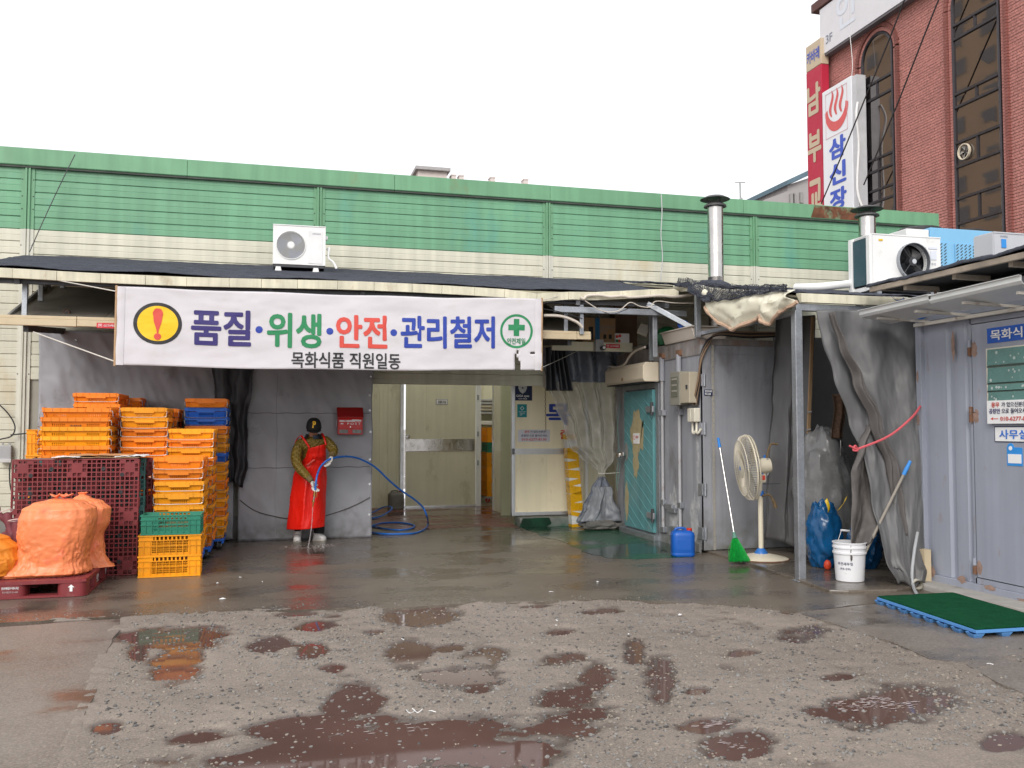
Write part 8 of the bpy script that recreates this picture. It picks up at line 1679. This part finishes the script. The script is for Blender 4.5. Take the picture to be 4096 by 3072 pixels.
# blue pallet with green turf mat
mp_ = thing('plastic_pallet', 'light blue plastic pallet covered with green artificial turf by the container', 'pallet', (5.2, 6.0, 0))
zt = .060; c = [on_ground(3507, 2388, zt), on_ground(3905, 2522, zt), None, on_ground(3757, 2376, zt)]; c[2] = c[1] + (c[3] - c[0]) * 1.25
PB = mat('light_blue_plastic', (.10, .28, .60), .45, var=.06, dirt=(.30, .33, .36), da=.08, ds=9)
ex, ey = (c[3] - c[0]) * 1.22, (c[1] - c[0]); o0 = c[0]; ex.z = ey.z = 0
def mpp(u, v, z): q = o0 + ex * u + ey * v; return (q.x, q.y, z)
TURF = mat('green_turf', (.008, .085, .035), .95, var=.25, vs=12, mottle=.3, bump=1.0, bs=420, spec=.1)
mb = MB(); mb.surf(lambda u, v: mpp(.008 + .984 * u, .008 + .984 * v, zt + .006 + .003 * fbm(u * 6, v * 6, 2)), 40, 50); solidify(mb.build('turf_mat', TURF, mp_, smooth=180, fix=False), .010)
mb = MB(); mb.add([mpp(u, v, z) for z in (zt - .022, zt) for u, v in ((0, 0), (1, 0), (1, 1), (0, 1))], [(3, 2, 1, 0), (4, 5, 6, 7), (0, 1, 5, 4), (1, 2, 6, 5), (2, 3, 7, 6), (3, 0, 4, 7)]); mb.build('deck', PB, mp_, bevel=.003)
for k in range(8):
    for j in range(4):
        u, v = .03 + j * .313, .035 + k * .133; w1, w2 = .075 * .6, .055 * .6
        if j not in (0, 3) and k not in (0, 7): continue
        du, dv = w1 / ex.length * 1.0, w1 / ey.length; mb = MB(); mb.add([mpp(u + a * du * s, v + b * dv * s, z) for z, s in ((zt - .023, 1.0), (.022, .85), (.003, .60)) for a, b in ((-1, -1), (1, -1), (1, 1), (-1, 1))], [(0, 1, 5, 4), (1, 2, 6, 5), (2, 3, 7, 6), (3, 0, 4, 7), (4, 5, 9, 8), (5, 6, 10, 9), (6, 7, 11, 10), (7, 4, 8, 11), (8, 9, 10, 11)]); mb.build('foot', PB, mp_)
# drain pipe end and hose by the container
dp = on_ground(3690, 2368); mb = MB(); D_ = Vector((-.8, -.6, 0)).normalized()
t = thing('drain_pipe', 'white pipe stub and grey hose by the container corner', 'pipe', dp)
mb = MB(); P0 = Vector((5.62, 7.05, .05)); n = 24
for rr, fl_ in ((.042, 0), (.036, 1)):
    mb.tube([P0, P0 + Vector((-.06, -.14, -.008))], rr, 20, caps=False)
mb.build('stub', mat('ivory_plastic', (.66, .62, .52)), t, smooth=True)
mb = MB(); mb.tube(spline([on_y(3670, 2130, 7.12), on_y(3658, 2200, 7.05), on_y(3648, 2290, 6.98), on_y(3652, 2340, 6.93), on_ground(3668, 2378, .02), on_ground(3690, 2392, .02)], 6), .014, 8); mb.build('grey_hose', GREYP, t, smooth=True)
mb = MB(); mb.box(5.72, 5.79, 7.02, 7.10, .0, .33); mb.build('post_stub', mat('aged_cream', (.55, .45, .30)), t)
# litter
mb = MB(); r = random.Random(9)
for (px, py) in ((870, 2335), (960, 2312), (1050, 2330), (890, 2398), (1610, 2560), (2225, 2505), (2228, 2485), (2720, 2462), (2390, 2330), (2205, 2370), (1730, 2850), (3960, 2660), (2515, 2540)):
    p = on_ground(px, py); s = r.uniform(.012, .03); a = r.uniform(0, 3); mb = MB(); mb.add([(p.x + s * math.cos(a), p.y + s * math.sin(a), .006), (p.x - s * .4 * math.sin(a), p.y + s * .4 * math.cos(a), .012), (p.x - s * math.cos(a), p.y - s * math.sin(a), .006), (p.x + s * .3 * math.sin(a), p.y - s * .3 * math.cos(a), .004)], [(0, 1, 2, 3)])
    solidify(tag(mb.build('litter_scrap', PRINT['white'], fix=False), 'small white paper scrap lying on the wet ground', 'litter', 'paper scraps on the ground'), .003)
t = thing('plastic_strap', 'curled white strapping band lying near the big puddle', 'strap', on_ground(1650, 2848)); mb = MB(); mb.tube(spline([on_ground(x, y, .012 + .02 * (k % 2)) for k, (x, y) in enumerate(((1625, 2840), (1640, 2852), (1660, 2842), (1650, 2834), (1670, 2850), (1690, 2836)))], 6), .0022, 5); mb.build('band', PRINT['white'], t)
